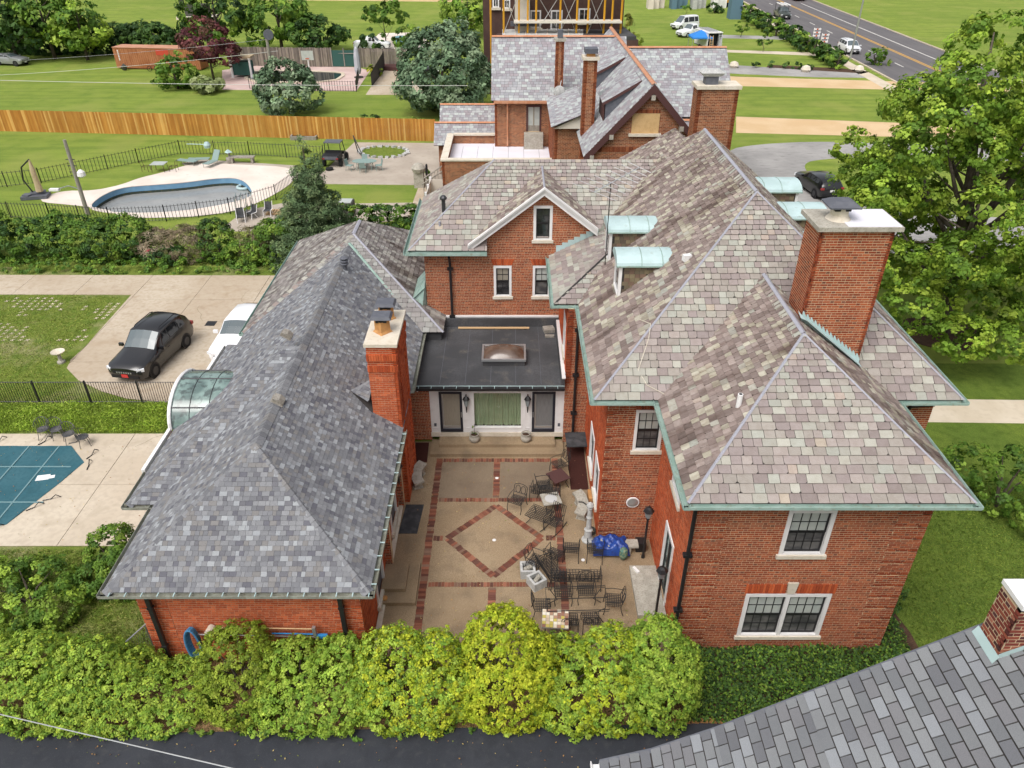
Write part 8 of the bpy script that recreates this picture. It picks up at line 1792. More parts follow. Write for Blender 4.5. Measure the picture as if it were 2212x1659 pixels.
bed('raised_bed', 'small timber raised bed with white flowers', [(627, 303), (683, 303), (695, 290), (636, 288)], .35, 'weathered'); bed('raised_bed', 'long weathered sleeper bed along the golden fence', [(762, 292), (932, 294), (932, 283), (764, 281)], .6, 'weathered')
ir = MB()
for k in range(22):
    a = k / 22 * 6.283; p = P(829 + 52 * math.cos(a), 330 + 12 * math.sin(a)); ir.rbox((p[0], p[1], .08), .4 * rnd.uniform(.6, 1.3), .3, .25, a * 2, .2)
iro = ir.build('edging_stones', 'grey_stone'); iro['kind'] = 'stuff'; tag(iro, 'ring of rough stones around the island bed', 'stones')
def lounger(label, u, v, rz, back):
    p = P(u, v); t = thing('sun_lounger', label, 'lounger', (p[0], p[1], .03), R(rz), 'loungers by the kidney pool')
    MB().box(-.32, .32, -.9, .35, .34, .38).build('bed', 'mesh_teal', t, local=True); zt = 1.15 if back else .4; MB().add([(-.32, .35, .36), (.32, .35, .36), (.32, .95, zt), (-.32, .95, zt), (-.32, .38, .33), (.32, .38, .33), (.32, .98, zt - .03), (-.32, .98, zt - .03)], [(0, 1, 2, 3), (7, 6, 5, 4), (3, 2, 6, 7)]).build('backrest', 'mesh_teal', t, local=True)
    for sx in (-1, 1):
        for y in (-.8, .3): MB().tube([(sx * .3, y, .35), (sx * .33, y, 0)], .025, 4).build('leg', 'weathered', t, local=True)
lounger('flat grey green lounger with wheels on the pool terrace', 407, 356, 75, False); lounger('grey green lounger with raised back on the pool terrace', 460, 358, -20, True); lounger('second flat lounger tucked behind the wheeled one', 432, 352, 95, False)
gtab = thing('glass_table', 'glass topped table with brown legs at the terrace edge', 'table', (*P(345, 372)[:2], .03)); p = P(347, 370); MB().box(p[0] - .6, p[0] + .6, p[1] - .5, p[1] + .5, .68, .72).build('table_top', 'glass_blind', gtab)
for sx in (-1, 1):
    for sy in (-1, 1): MB().tube([(p[0] + sx * .5, p[1] + sy * .4, .68), (p[0] + sx * .55, p[1] + sy * .45, 0)], .025, 5).build('leg', 'trim_maroon', gtab)
for (dx, lb) in ((-1.2, 'wire chair at the lawn side of the glass table'), (1.2, 'wire chair at the pool side of the glass table')):
    c = thing('wire_chair', lb, 'chair', (p[0] + dx, p[1], .03), R(90 if dx < 0 else -90), 'wire chairs at the glass table'); tubes(c, 'seat', [[(-.25, -.25, .43), (.25, -.25, .43), (.25, .25, .43), (-.25, .25, .43), (-.25, -.25, .43)]], .02, 'trim_maroon'); tubes(c, 'backrest', [[(-.25, .25, .43), (-.25, .35, .9), (.25, .35, .9), (.25, .25, .43)]], .02, 'trim_maroon'); tubes(c, 'leg', [[(sx * .25, sy * .25, .43), (sx * .27, sy * .28, 0)] for sx in (-1, 1) for sy in (-1, 1)], .02, 'trim_maroon')
bn = thing('wooden_bench', 'grey wooden bench at the back of the pool terrace', 'bench', (*P(525, 352)[:2], .02)); p = P(525, 352); MB().box(p[0] - 1.1, p[0] + 1.1, p[1] - .3, p[1] + .3, .5, .6).build('seat', 'weathered', bn)
for sx in (-.9, .9): MB().box(p[0] + sx - .1, p[0] + sx + .1, p[1] - .25, p[1] + .25, 0, .5).build('leg', 'weathered', bn)
wl = thing('wishing_well', 'little wooden wishing well lantern by the bench', 'ornament', (*P(498, 352)[:2], .02)); p = P(498, 352); MB().lathe([(.3, 0), (.35, .4), (.3, .5)], 8, p).build('tub', 'weathered', wl); MB().lathe([(.36, .95), (.05, 1.2)], 4, p).build('roof', 'copper_pale', wl); MB().lathe([(.08, .5), (.08, .95)], 6, p).build('post', 'weathered', wl)
um = thing('cantilever_umbrella', 'closed tan cantilever umbrella on the pool terrace corner', 'umbrella', (*P(85, 425)[:2], 0)); p = P(85, 428); MB().tube([(p[0] - .3, p[1] + .2, 0), (p[0] - .9, p[1] + .2, 1.4), (p[0] - .7, p[1] + .2, 2.4), (p[0] + .1, p[1] + .2, 3.0)], .06, 6).build('mast', 'black_metal', um); MB().lathe([(.28, .5), (.22, 1.2), (.2, 2.2), (.06, 2.95)], 8, (p[0] + .1, p[1] + .2, 0)).build('canopy', 'tan_cloth', um); MB().tube([(p[0] + .1, p[1] + .2, 0), (p[0] + .1, p[1] + .2, .6)], .05, 6).build('foot', 'black_metal', um)
p = P(82, 422); tag(MB().rbox((p[0] + .2, p[1] - .6, .15), 1.9, 1.1, .25, .2).rbox((p[0] + .3, p[1] - .3, .34), 1.1, .7, .14, .5).rbox((p[0] - .3, p[1] - .9, .32), .6, .4, .1, -.3).build('tarp_pile', 'cap_grey'), 'heap of dark folded covers on the terrace', 'covers')
sk_ = MB(); sk_.tube([PY(403, 311, P(430, 333)[1] - .3), PY(442, 312, P(430, 333)[1] - .3)], .04, 5); pp = PY(447, 313, P(430, 333)[1] - .3); sk_.lathe([(.28, -.25), (.32, 0), (.2, .25)], 10, pp); tag(sk_.build('skimmer_net', 'copper_pale'), 'pale blue skimmer net hung on the iron fence', 'net')
# glass panels and folding chairs by the spruce
p = P(528, 466); gp2 = thing('glass_stack', 'stack of green glass sheets standing beside the hedge', 'glass', (p[0], p[1], 0))
for k in range(4): MB().rbox((p[0] - .5 + k * .35, p[1] + .15 * k, .75), .04, 1.5, 1.5, .25, 0, .12).build('panel', 'glass_green', gp2)
for (u, v, lb) in ((522, 480, 'folded white framed chair against the glass panels'), (545, 472, 'white framed chair between the glass panels and pallets'), (580, 466, 'white framed chair beside the pale pallet')):
    p = P(u, v); c = thing('folding_chair', lb, 'chair', (p[0], p[1], .016), R(rnd.uniform(-40, 40)), 'white framed chairs by the hedge'); MB().box(-.25, .25, -.25, .25, .4, .45).build('seat', 'black_mat', c, local=True); MB().add([(-.25, .25, .45), (.25, .25, .45), (.25, .4, .95), (-.25, .4, .95)], [(0, 1, 2, 3)]).build('backrest', 'black_mat', c, local=True); tubes(c, 'frame', [[(sx * .28, -.3, 0), (sx * .28, -.2, .45), (sx * .28, .25, .45), (sx * .28, .42, 1.0)] for sx in (-1, 1)] + [[(sx * .28, .3, 0), (sx * .28, 0, .45)] for sx in (-1, 1)], .028, 'white_paint')
p = P(598, 460); pl_ = thing('pallet', 'pale wooden pallet lying near the spruce', 'pallet', (p[0], p[1], .016))
for k in range(6): MB().box(p[0] - .7 + k * .24, p[0] - .54 + k * .24, p[1] - .5, p[1] + .5, .1, .13).build('slat', 'wood_new', pl_)
for y in (-.45, 0, .4): MB().box(p[0] - .72, p[0] + .68, p[1] + y, p[1] + y + .08, 0, .1).build('bearer', 'wood_new', pl_)
p = P(752, 462); bin_ = thing('garden_bin', 'green and white compost bin behind the spruce', 'bin', (p[0], p[1], 0)); MB().box(p[0] - .5, p[0] + .5, p[1] - .5, p[1] + .5, 0, 1.0).build('box', 'dark_stone', bin_); MB().box(p[0] - .52, p[0] + .4, p[1] - .52, p[1] + .4, 1.0, 1.06).build('lid', 'glass_blind', bin_)
# far things
p = P(672, 178); hp = thing('basketball_hoop', 'white basketball hoop standing beside the dark pool', 'hoop', (p[0], p[1], 0)); MB().tube([(p[0], p[1], 0), (p[0], p[1], 3.0)], .09, 6).build('post', 'white_paint', hp); MB().box(p[0] - .75, p[0] + .75, p[1] - .1, p[1] - .05, 2.7, 3.8).build('backboard', 'glass_blind', hp); MB().tube([(p[0] + .23 * math.cos(a), p[1] - .35 + .23 * math.sin(a), 2.9) for a in np.linspace(0, 6.283, 12, endpoint=False)], .03, 4, closed=True).build('rim', 'orange', hp)
p = P(775, 168); um2 = thing('patio_umbrella', 'closed grey umbrella standing on the rose terrace', 'umbrella', (p[0], p[1], 0)); MB().lathe([(.3, .5), (.45, 1.0), (.4, 2.6), (.25, 3.6), (.05, 3.9)], 9, p).build('canopy', 'grey_cloth', um2); MB().lathe([(.6, 0), (.6, .15), (.08, .2), (.08, .5)], 10, p).build('base', 'dark_stone', um2)
p = P(510, 165); sw2 = thing('garden_swing', 'white pillared garden swing with tan roof by the rose terrace', 'swing', (p[0], p[1], 0)); MB().box(p[0] - .3, p[0] + 2.6, p[1] - 1, p[1] + 1, 2.4, 2.6).build('roof', 'tan_cloth', sw2); MB().box(p[0], p[0] + 2.3, p[1] - .8, p[1] + .8, .3, 1.9).build('seat', 'teal_cloth', sw2)
for sx in (-.1, 2.4): MB().lathe([(.22, 0), (.16, .4), (.14, 2.2), (.2, 2.4)], 8, (p[0] + sx, p[1] - .9, 0)).build('column', 'white_paint', sw2)
p = P(590, 150); bs = thing('basketball_board', 'dark backboard on the tall pole above the grey fence', 'board', (b2[0] + .6, b2[1] - .2, 0)); MB().tube([(b2[0] + .3, b2[1] - .2, 7.6), (b2[0] + .3, b2[1] - .1, 7.6)], .55, 14).build('board', 'cap_grey', bs)
p = P(433, 40); gz_ = thing('garden_bench_wall', 'pale stone arched fountain basin on the far lawn', 'fountain', (p[0], p[1], 0)); MB().box(p[0] - 4, p[0] + 3, p[1] - 2, p[1] + 2, 0, .5).build('basin', 'pale_concrete', gz_); MB().box(p[0] - 2.5, p[0] + 2, p[1] - 1, p[1] + 1, .5, 2.6).build('surround', 'dark_stone', gz_)
p = P(395, 20); tag(MB().lathe([(.5, 0), (.6, 1.6), (.5, 3.0), (.3, 4.2), (.35, 4.6), (.1, 5)], 8, p).build('statue', 'dark_stone'), 'dark statue standing on the far lawn', 'statue')
p = P(907, 145); dg = thing('wooden_deck', 'low brown deck at the end of the far drive', 'deck', (p[0], p[1], 0)); MB().prism(xy(pix([(815, 152), (840, 140), (875, 141), (880, 155)])), 0, .5).build('platform', 'trim_maroon', dg)
ns_ = MB(); ns_.tube([P(800, 187, .9), P(832, 128, 1.6)], .02, 3)
nt_ = thing('dark_netting', 'dark netting fence beside the yellow flower strip', 'netting', (*P(803, 187)[:2], 0)); a_, b_ = P(803, 188), P(832, 150); q = MB(); q.add([(a_[0], a_[1], 0), (b_[0], b_[1], 0), (b_[0], b_[1], 2.4), (a_[0], a_[1], 1.6)], [(0, 1, 2, 3)]); q.build('net', 'plastic_black', nt_)
# stacks of blocks at the top of the frame
for k, (u0, u1, m, lb) in enumerate(((1400, 1440, 'pale_concrete', 'pale pallets of stone by the distant yard'), (1450, 1490, 'blue_container', 'stack of grey green crates in the distant yard'), (1495, 1530, 'grey_stone', 'grey block stack in the distant yard'), (1540, 1575, 'white_paint', 'white wrapped pallet stack in the distant yard'))):
    a, b = P(u0, 20), P(u1, 20); t = thing('block_stack', lb, 'stack', (a[0], a[1], 0))
    for j in range(3): w_ = (b[0] - a[0]) / 3; MB().box(a[0] + j * w_, a[0] + (j + .85) * w_, a[1] + j, a[1] + 3 + j, 0, 2.2 + .6 * ((j + k) % 2)).build('block', m, t)
a, b = P(1576, 42), P(1600, 42); bc = thing('portable_toilet', 'blue portable toilet cabin at the hedge end', 'cabin', (a[0], a[1], 0)); MB().box(a[0], b[0], a[1], a[1] + 2.6, 0, 6.0).build('cabin', 'blue_container', bc); MB().box(a[0] - .1, b[0] + .1, a[1] - .1, a[1] + 2.7, 6.0, 6.2).build('roof', 'cap_grey', bc)
p = P(1490, 4); ex = thing('excavator', 'yellow excavator beyond the block stacks', 'excavator', (P(1555, 14)[0], P(1555, 14)[1], 0)); x, y = P(1555, 14)[:2]; MB().box(x - 1.5, x + 1.5, y - 1.5, y + 1.5, .9, 2.4).build('cab', 'scaffold_yellow', ex); MB().box(x - 1.8, x + 1.8, y - 1.2, y + 1.2, 0, .85).build('track', 'rubber', ex); MB().tube([(x - 1, y, 2), (x - 3, y, 5), (x - 5, y, 3)], .3, 6).build('boom', 'scaffold_yellow', ex)
vehicle('work_van', 'white work van parked behind the white pickup', 'van', 'car_white', (*P(1478, 62)[:2], .012), R(-60), 5.4, 2.0, 2.2, 'van', rails=False)

# ================================================================== PLANTING
def hedge_shrub(label, parts, pal, seed, yc=13.9, ry=1.1, **k):
    bl = []
    for u, vt, hw in parts:
        top = PY(u, vt, yc)[2] * .86; x = PY(u, vt + 60, yc)[0]; bl.append((x, yc, top * .46, hw, ry, top * .56)); bl.append((x + rnd.uniform(-.2, .2), yc - .72, top * .30, hw * 1.05, .75, top * .42)); bl.append((x + hw * .7, yc - .2, top * .36, hw * .75, .9, top * .45))
    return shrub(label, bl, pal, seed, 'hedge_shrub', group='shrubs along the front drive', **k)
kw = dict(per_m2=66, r_c=.125, leaves=28, size=.038, inner=.32, jitc=.13)
hedge_shrub('bright green shrub at the coach house end of the front drive, beyond the lawn shrubs', [(-70, 1365, 1.3), (70, 1376, 1.3)], G_BRIGHT, 1, hi=(lin(182, 197, 64), .08), **kw)
hedge_shrub('bright green shrub beside the blue pool hose', [(190, 1392, 1.2), (285, 1428, 1.0), (395, 1462, .8)], G_BRIGHT, 2, hi=(lin(176, 190, 62), .08), **kw)
hedge_shrub('round clipped olive green box bush against the orange brick', [(508, 1354, 1.1)], G_BOX, 3, yc=14.1, per_m2=60, r_c=.12, leaves=34, size=.032, inner=.3)
hedge_shrub('bright green shrub between box bush and courtyard', [(640, 1398, 1.1), (735, 1386, .95)], G_BRIGHT, 4, hi=(lin(136, 170, 54), .08), **kw)
hedge_shrub('yellow green shrub at the courtyard mouth beside the coach house corner', [(850, 1368, 1.15), (945, 1376, .8)], G_YELLOW + G_BRIGHT, 5, hi=(lin(194, 202, 60), .14), **kw)
hedge_shrub('tall yellow green mounded shrub in the courtyard mouth', [(1085, 1305, 1.12)], G_YELLOW, 6, hi=(lin(200, 206, 62), .14), **kw)
hedge_shrub('bright green shrub below the mosaic table', [(1225, 1388, 1.0), (1325, 1362, 1.05)], G_BRIGHT + G_YELLOW, 7, hi=(lin(182, 197, 64), .08), **kw)
hedge_shrub('bright green shrub at the mansion wing corner', [(1425, 1330, .85)], G_BRIGHT, 8, hi=(lin(166, 192, 64), .08), **kw)
fr_ = [(x, 12.95 + .15 * math.sin(x * 2.1), .12, .9, .32 + .12 * math.sin(x), .34) for x in np.arange(-14.5, 4.2, 1.3)]
foliage('ivy_fringe', None, fr_, G_MID + G_BRIGHT, 12, .16, 26, .05, 21, zmin=.02); bpy.data.objects['ivy_fringe']['label'] = 'trailing green fringe along the black drive'; bpy.data.objects['ivy_fringe']['category'] = 'ground cover'
def pxblob(u, vt, y, hw, ry, low=0.0): t = PY(u, vt, y)[2]; return (PY(u, vt, y)[0], y, low + (t - low) * .48, hw, ry, (t - low) * .55)
shrub('broad mid green shrub on the lawn by the covered pool', [pxblob(40, 1245, 17.2, 1.6, 1.3), pxblob(105, 1275, 17.0, .9, 1.0), pxblob(-60, 1250, 17.2, 1.4, 1.3)], G_MID + G_BRIGHT[:2], 31, per_m2=20, r_c=.24, leaves=44, size=.058, inner=.45)
shrub('upright green shrub tight against the coach house eave', [pxblob(230, 1150, 18.6, .8, .9), pxblob(205, 1215, 18.0, .65, .7), pxblob(250, 1190, 18.0, .6, .8)], G_MID, 32, per_m2=28, r_c=.18, leaves=44, size=.046, inner=.4)
# along the neighbour boundary
bl = [(x, 46.6 + .3 * math.sin(x), 1.25 + .15 * math.sin(x * 1.7), 1.35, 1.2, 1.5 + .12 * math.sin(x * 2.3)) for x in np.arange(-40, -24.2, 1.5)]
shrub('dense dark green clipped hedge beside the leaning pole', bl, G_DARK + G_MID + G_MID, 33, 'hedge', 'hedge', per_m2=14, r_c=.3, leaves=42, size=.082, stem=False, inner=.4)
DEAD = [lin(158, 142, 118), lin(136, 122, 100), lin(172, 158, 134), lin(118, 118, 78)]
shrub('dry brown tangled brush between the hedge and green shrubs', [(-23.2, 46.3, .8, 1.2, 1.1, 1.15), (-21.2, 46.3, 1.0, 1.5, 1.1, 1.2), (-16.8, 46.2, 1.0, 1.0, 1.0, 1.2)], DEAD, 34, 'dry_brush', 'brush', per_m2=14, r_c=.35, leaves=50, size=.11, asp=.16, inner=.5)
shrub('green shrub growing through the dry brush', [(-19.3, 46.3, 1.25, 1.15, 1.0, 1.45), (-22.4, 45.6, .45, 1.4, .7, .75)], G_MID + G_DARK, 35, per_m2=15, r_c=.28, leaves=40, size=.075, inner=.4)
shrub('rounded green shrub tucked in front of the spruce', [(-15.0, 45.9, 1.3, 1.7, 1.2, 1.5), (-17.3, 45.5, .6, 1.3, .8, .95)], G_MID, 36, per_m2=16, r_c=.28, leaves=40, size=.075, inner=.4)
bl = [(x, 44.75 + .15 * math.sin(x * 1.3), .12, .95, .75, .42 + .1 * math.sin(x * 2.1)) for x in np.arange(-36, -12.5, 1.1)]
shrub('low leafy ground cover strip at the back of the drive', bl, G_MID, 37, 'ground_cover', 'ground cover', per_m2=9, r_c=.2, leaves=24, size=.08, stem=False, zmin=.02)
p = P(331, 568); ro = thing('rose_bush', 'pink rose bush in front of the boundary shrubs', 'flower', (p[0], p[1], 0)); foliage('foliage', ro, [(p[0], p[1], .5, .6, .5, .5)], G_DARK + [lin(110, 80, 60)], 12, .2, 24, .06, 38)
for k in range(5): MB().lathe([(.03, -.06), (.12, 0), (.09, .08), (.02, .1)], 8, (p[0] - .15 + .12 * k % .4, p[1] - .35, .75 + .13 * (k % 3))).build('bloom', 'pink_bloom', ro)
shrub('low clipped hedge behind the slate block', [(x, 51.5, .8, 1.1, .8, .95) for x in np.arange(-12, -6.2, 1.2)], G_DARK + G_MID, 39, 'hedge', 'hedge', per_m2=7, r_c=.3, leaves=36, size=.09, stem=False)
# conifers
def conifer(label, x, y, h, r, pal, seed, name='spruce_tree', size=.10, layers=12, leaves=40, flat=.5, asp=.24, droop=.7, z0=.3, per=13.0):
    t = thing(name, label, 'tree', (x, y, 0)); MB().tube([(x, y, 0), (x, y, h * .95)], [.16, .03], 8).build('trunk', 'bark', t); bl = []; rg = random.Random(seed)
    for i in range(layers):
        f_ = i / (layers - 1); rr = r * (1 - f_) ** .8 + .12
        for k in range(max(1, int(5 * (1 - f_) + 1))): a = k * 6.283 / max(1, int(5 * (1 - f_) + 1)) + i * .7; d = rr * .52 * rg.uniform(.7, 1.15); bl.append((x + d * math.cos(a), y + d * math.sin(a), z0 + (h - z0) * f_ * .97 + rg.uniform(-.1, .1), rr * .55, rr * .55, max(.22, h / layers * .62)))
    foliage('crown', t, bl, pal, per, .26 * max(1, r / 2.2), leaves, size, seed, 'needle', asp, .35, flat, droop=droop); return t
conifer('dark green spruce standing behind the slate block', -12.75, 46.4, 7.7, 2.9, [lin(104, 126, 86), lin(88, 110, 76), lin(118, 136, 94), lin(74, 94, 64)], 41)
def far(label, u, vb, vt, wpx, pal, seed, name='broadleaf_tree', size=.2, asp=.6, r_c=.7, per=1.6, leaves=30, low=.25, depth=1.0, cat='tree', trunk=.16, m='leaf', lobes=6, flat=.75, **k):
    b = P(u, vb); y = b[1]; top = PY(u, vt, y)[2]; w = wpx * y / _c * .93 / F_PX; rg = random.Random(seed); bl = []; lo = top * low
    for i in range(lobes):
        a = i * 2.4 + seed; f_ = (i + .5) / lobes; rr = w * (.62 - .25 * abs(f_ - .4)); d = w * .48 * (1 - f_ * .6)
        bl.append((b[0] + d * math.cos(a), y + d * math.sin(a) * depth, lo + (top - lo) * (.22 + .62 * f_), rr, rr * depth, (top - lo) * .26))
    return broad_tree(label, b, top, bl, pal, trunk, 6, per, r_c, leaves, size, seed, name, cat, m=m, flat=flat, **k)
far('small blue green cedar leaning over the utility pole', 628, 246, 132, 62, G_BLUE, 42, 'cedar_tree', .17, .3, .55, 2.6, 40, .08, m='needle', lobes=9, droop=.5)
far('tall broad blue green cedar behind the tudor annex', 962, 243, 58, 88, G_BLUE, 43, 'cedar_tree', .2, .3, .75, 2.4, 44, .08, m='needle', lobes=12, droop=.5)
far('purple leaved plum tree by the rose terrace', 462, 172, 46, 52, [lin(110, 62, 66), lin(92, 50, 56), lin(128, 76, 76), lin(100, 70, 56)], 44, 'plum_tree', .22, .6, .6, 1.7, 26, .3, lobes=8)
far('green spreading shrub under the plum tree', 385, 192, 118, 42, G_MID, 45, 'shrub', .2, .5, .5, 2.2, 30, .0, cat='shrub')
far('pale fountain grass clump beside the iron fence', 448, 200, 172, 32, [lin(150, 160, 110), lin(130, 145, 92)], 46, 'grass_clump', .3, .1, .5, 3, 34, .0, cat='grass', lobes=4)
for i, (u, vb, vt, w, pal, lb, tr) in enumerate(((40, 132, -30, 60, G_DARK, 'dark tree at the far corner over the silver car', .3), (120, 128, -25, 62, G_MID, 'tall mid green tree at the far boundary', .3), (190, 130, 12, 55, G_BRIGHT + G_MID, 'bright spreading tree beside the container', .25), (478, 112, -30, 66, G_DARK + G_MID, 'tall green tree behind the plum tree', .35), (610, 112, -10, 62, G_MID, 'tall bright tree above the grey fence', .3), (690, 112, 42, 56, G_DARK, 'dark spreading tree above the grey fence corner', .25), (1010, 78, -12, 52, G_MID + G_BRIGHT, 'bright green tree beside the scaffolded house', .25), (835, 100, 2, 40, G_MID, 'thin sapling over the turquoise pool', .1), (880, 108, 62, 32, G_MID, 'small leafy sapling beside the turquoise pool', .1), (805, 108, 68, 26, G_DARK, 'small dark tree above the green gate', .1))):
    far(lb, u, vb, vt, w, pal, 50 + i, size=.3, r_c=.9 if w > 45 else .6, per=.9 if i < 7 else .6, leaves=30, low=.18 if i not in (7,) else .5, trunk=tr)
shrub('dark clipped hedge behind the far lawn and container', [(x, 124 + .4 * math.sin(x), 1.9, 2.4, 1.6, 2.4) for x in np.arange(-92, -52, 3.0)], G_DARK, 61, 'hedge', 'hedge', per_m2=2.2, r_c=.6, leaves=34, size=.22, stem=False)
for i, (u, vb, vt, w, lb) in enumerate(((275, 92, 62, 30, 'bush behind the container roof, nearest the tall trees'), (335, 92, 60, 28, 'bush behind the middle of the container roof'), (385, 92, 68, 26, 'bush between the container and the plum tree'))): far(lb, u, vb, vt, w, G_DARK + G_MID, 62 + i, 'shrub', .26, .6, .7, 1.3, 30, .0, cat='shrub', lobes=4)
shrub('dark distant tree belt along the top of the far lawn', [(x, 203 + 2 * math.sin(x), 3, 5, 3, 4.5) for x in np.arange(-70, -8, 6)], G_DARK, 66, 'tree_belt', 'trees', per_m2=.5, r_c=1.2, leaves=30, size=.45, stem=False)
far('yellowing tree beside the scaffold tower', 1318, 112, 2, 42, [lin(160, 158, 80), lin(140, 146, 70), lin(120, 128, 60)], 67, size=.26, r_c=.6, per=.8, leaves=24, low=.15)
far('low olive shrub at the flat garage corner', 1345, 118, 76, 40, G_BOX, 68, 'shrub', .22, .6, .5, 1.4, 26, 0, cat='shrub', lobes=4)
for i, (u, vb, vt) in enumerate(((1600, 80, 48), (1648, 112, 78))): far(('young lawn tree by the upper path', 'young lawn tree by the lower path')[i], u, vb, vt, 15, G_MID, 70 + i, 'young_tree', .18, .5, .35, 1.2, 22, .3, trunk=.05, lobes=4)
# evergreens along the road
k = 0
for (a, b, n) in (((1603, 40), (1676, 78), 6), ((1698, 86), (1742, 112), 5), ((1756, 118), (1808, 148), 6)):
    for i in range(n):
        f_ = i / (n - 1); u, v = a[0] + (b[0] - a[0]) * f_, a[1] + (b[1] - a[1]) * f_
        far('bushy evergreen in the row along the road', u, v, v - 33 - 3 * (i % 2), 19, G_MID + G_DARK, 80 + k, 'evergreen_shrub', .22, .4, .45, 1.8, 30, .0, cat='shrub', group='evergreens along the road', lobes=4); k += 1
for i, (u, v) in enumerate(((1632, 146), (1662, 147), (1695, 148), (1722, 150), (1749, 152))): far('small dark shrub in the road side bed', u, v, v - 14, 9, G_DARK, 100 + i, 'bed_shrub', .16, .5, .3, 2, 22, 0, cat='shrub', group='small shrubs in the bed', lobes=3, trunk=.04)
far('conical green shrub by the walk near the minivan', 1888, 140, 108, 22, G_MID, 106, 'shrub', .22, .5, .5, 1.6, 28, 0, cat='shrub', lobes=4)
far('single dark bush at the head of the lawn', 1543, 28, 6, 16, G_DARK, 107, 'shrub', .25, .5, .5, 1.4, 28, 0, cat='shrub', lobes=3)
far('thin sapling in the verge across the road', 1480, 45, 8, 12, G_MID, 108, 'young_tree', .2, .5, .35, .9, 18, .4, trunk=.05, lobes=3)
for (u, v, w, lb, pal) in ((657, 292, 26, 'flowering plants in the small raised bed', G_MID), (905, 285, 22, 'leafy shrub at the end of the sleeper bed', G_MID), (800, 286, 34, 'low seedlings in the sleeper bed', G_DARK), (915, 395, 10, 'hosta clump beside the neighbour walk', G_MID), (810, 165, 14, 'yellow flower strip along the dark netting', [lin(190, 180, 60), lin(120, 140, 50)]), (960, 240, 30, 'tawny grass by the annex wall', [lin(150, 140, 70), lin(110, 120, 56)])):
    p = P(u, v); w_ = w * p[1] / F_PX * 1.1; shrub(lb, [(p[0], p[1], .5 + w_ * .15, w_, .6, .5 + w_ * .2)], pal, u, 'garden_plants', 'plants', per_m2=5, r_c=.25, leaves=26, size=.12)
# the big maple
mp = thing('maple_tree', 'large spreading maple shading the front lawn', 'tree', (23.6, 36.6, 0))
tm = MB(); tm.tube([(23.6, 36.6, 0), (23.5, 36.6, 1.2), (23.4, 36.8, 3.2), (23.2, 37, 5.5)], [.55, .42, .36, .3], 10)
rg = random.Random(5)
for i in range(16):
    a = i * 2.4; z = 2.2 + .45 * i * .7; l = 7.5 - .28 * i; d = Vector((math.cos(a), math.sin(a) * .85, .35 + .05 * i)); p0 = Vector((23.4, 36.8, z)); p1 = p0 + d * l * .5; p2 = p0 + d * l + Vector((0, 0, -.4 if i < 6 else .8)); tm.tube([p0, p1, p2], [.2 - .008 * i, .11, .03], 6)
    for s_ in (-1, 1): e = p1 + Vector((-d.y * s_, d.x * s_, .4)) * 2.0; tm.tube([p1, e], [.07, .02], 5)
tm.tube([(23.2, 37, 5.5), (22.6, 37, 9), (21.8, 36.8, 12.5), (21.4, 36.6, 15)], [.3, .2, .12, .03], 8); tm.tube([(23.3, 37, 4.5), (25, 37.3, 8), (26.5, 37.4, 12)], [.26, .16, .04], 8); tm.build('trunk', 'bark', mp, smooth=True)
rg = random.Random(8); bl = []
for i in range(96):
    u_ = rg.uniform(-1, 1); a = rg.uniform(0, 6.283); f_ = rg.uniform(.55, 1.0); s_ = math.sqrt(1 - u_ * u_)
    x, y, z = 25.0 + 8.4 * f_ * s_ * math.cos(a), 37 + 7.2 * f_ * s_ * math.sin(a), 7.6 + 6.6 * f_ * u_ * (1 if u_ > 0 else .92)
    r_ = rg.uniform(.75, 1.45)
    if x - r_ > 15.9 + (1.3 if z < 6 else 0): bl.append((x, y, max(z, 1.6), r_, r_, r_ * .7))
for x, y, z, r_ in ((21.3, 36.6, 14.2, 1.5), (21.0, 36.4, 15.2, .9), (22.5, 36.8, 12.8, 1.9), (27.5, 37, 13.2, 1.6), (20.2, 36.2, 11.6, 1.7), (20.4, 36.2, 13.3, 1.3), (22.4, 36.6, 15.0, 1.2), (19.2, 36, 10.2, 1.5), (24.5, 37, 13.8, 1.6), (28.5, 37, 14.6, 1.3), (18.0, 35.5, 8.2, 1.4), (19.3, 35, 4.6, 1.4), (19.6, 33, 3.2, 1.3), (21.5, 31.6, 2.4, 1.2), (23.6, 31.4, 2.3, 1.1)): bl.append((x, y, z, r_, r_, r_ * .75))
MAP = [lin(130, 160, 54), lin(114, 146, 50), lin(146, 172, 62), lin(98, 130, 46), lin(156, 178, 66)]
foliage('crown', mp, bl, MAP, 6.4, .38, 40, .092, 8, asp=.75, inner=.7, flat=.65, droop=.4)
sheet('mulch_ring', [(23.4 + 2.2 * math.cos(a), 36.2 + 1.9 * math.sin(a)) for a in np.linspace(0, 6.283, 24, endpoint=False)], .03, 'soil')
shrub('leafy young tree at the lawn edge beyond the wing', [(18.9, 22.2, 1.3, 1.1, 1.1, 1.4), (19.6, 21.0, 1.0, 1.2, 1.0, 1.2), (18.4, 23.6, .9, .9, .9, .9)], G_MID, 111, per_m2=8, r_c=.26, leaves=32, size=.075, inner=.5)
shrub('dark shrub against the far side of the wing', [(12.3, 18.6, .6, .6, .9, .8), (12.4, 17.4, .5, .5, .7, .6)], G_DARK, 112, per_m2=10, r_c=.2, leaves=36, size=.055)
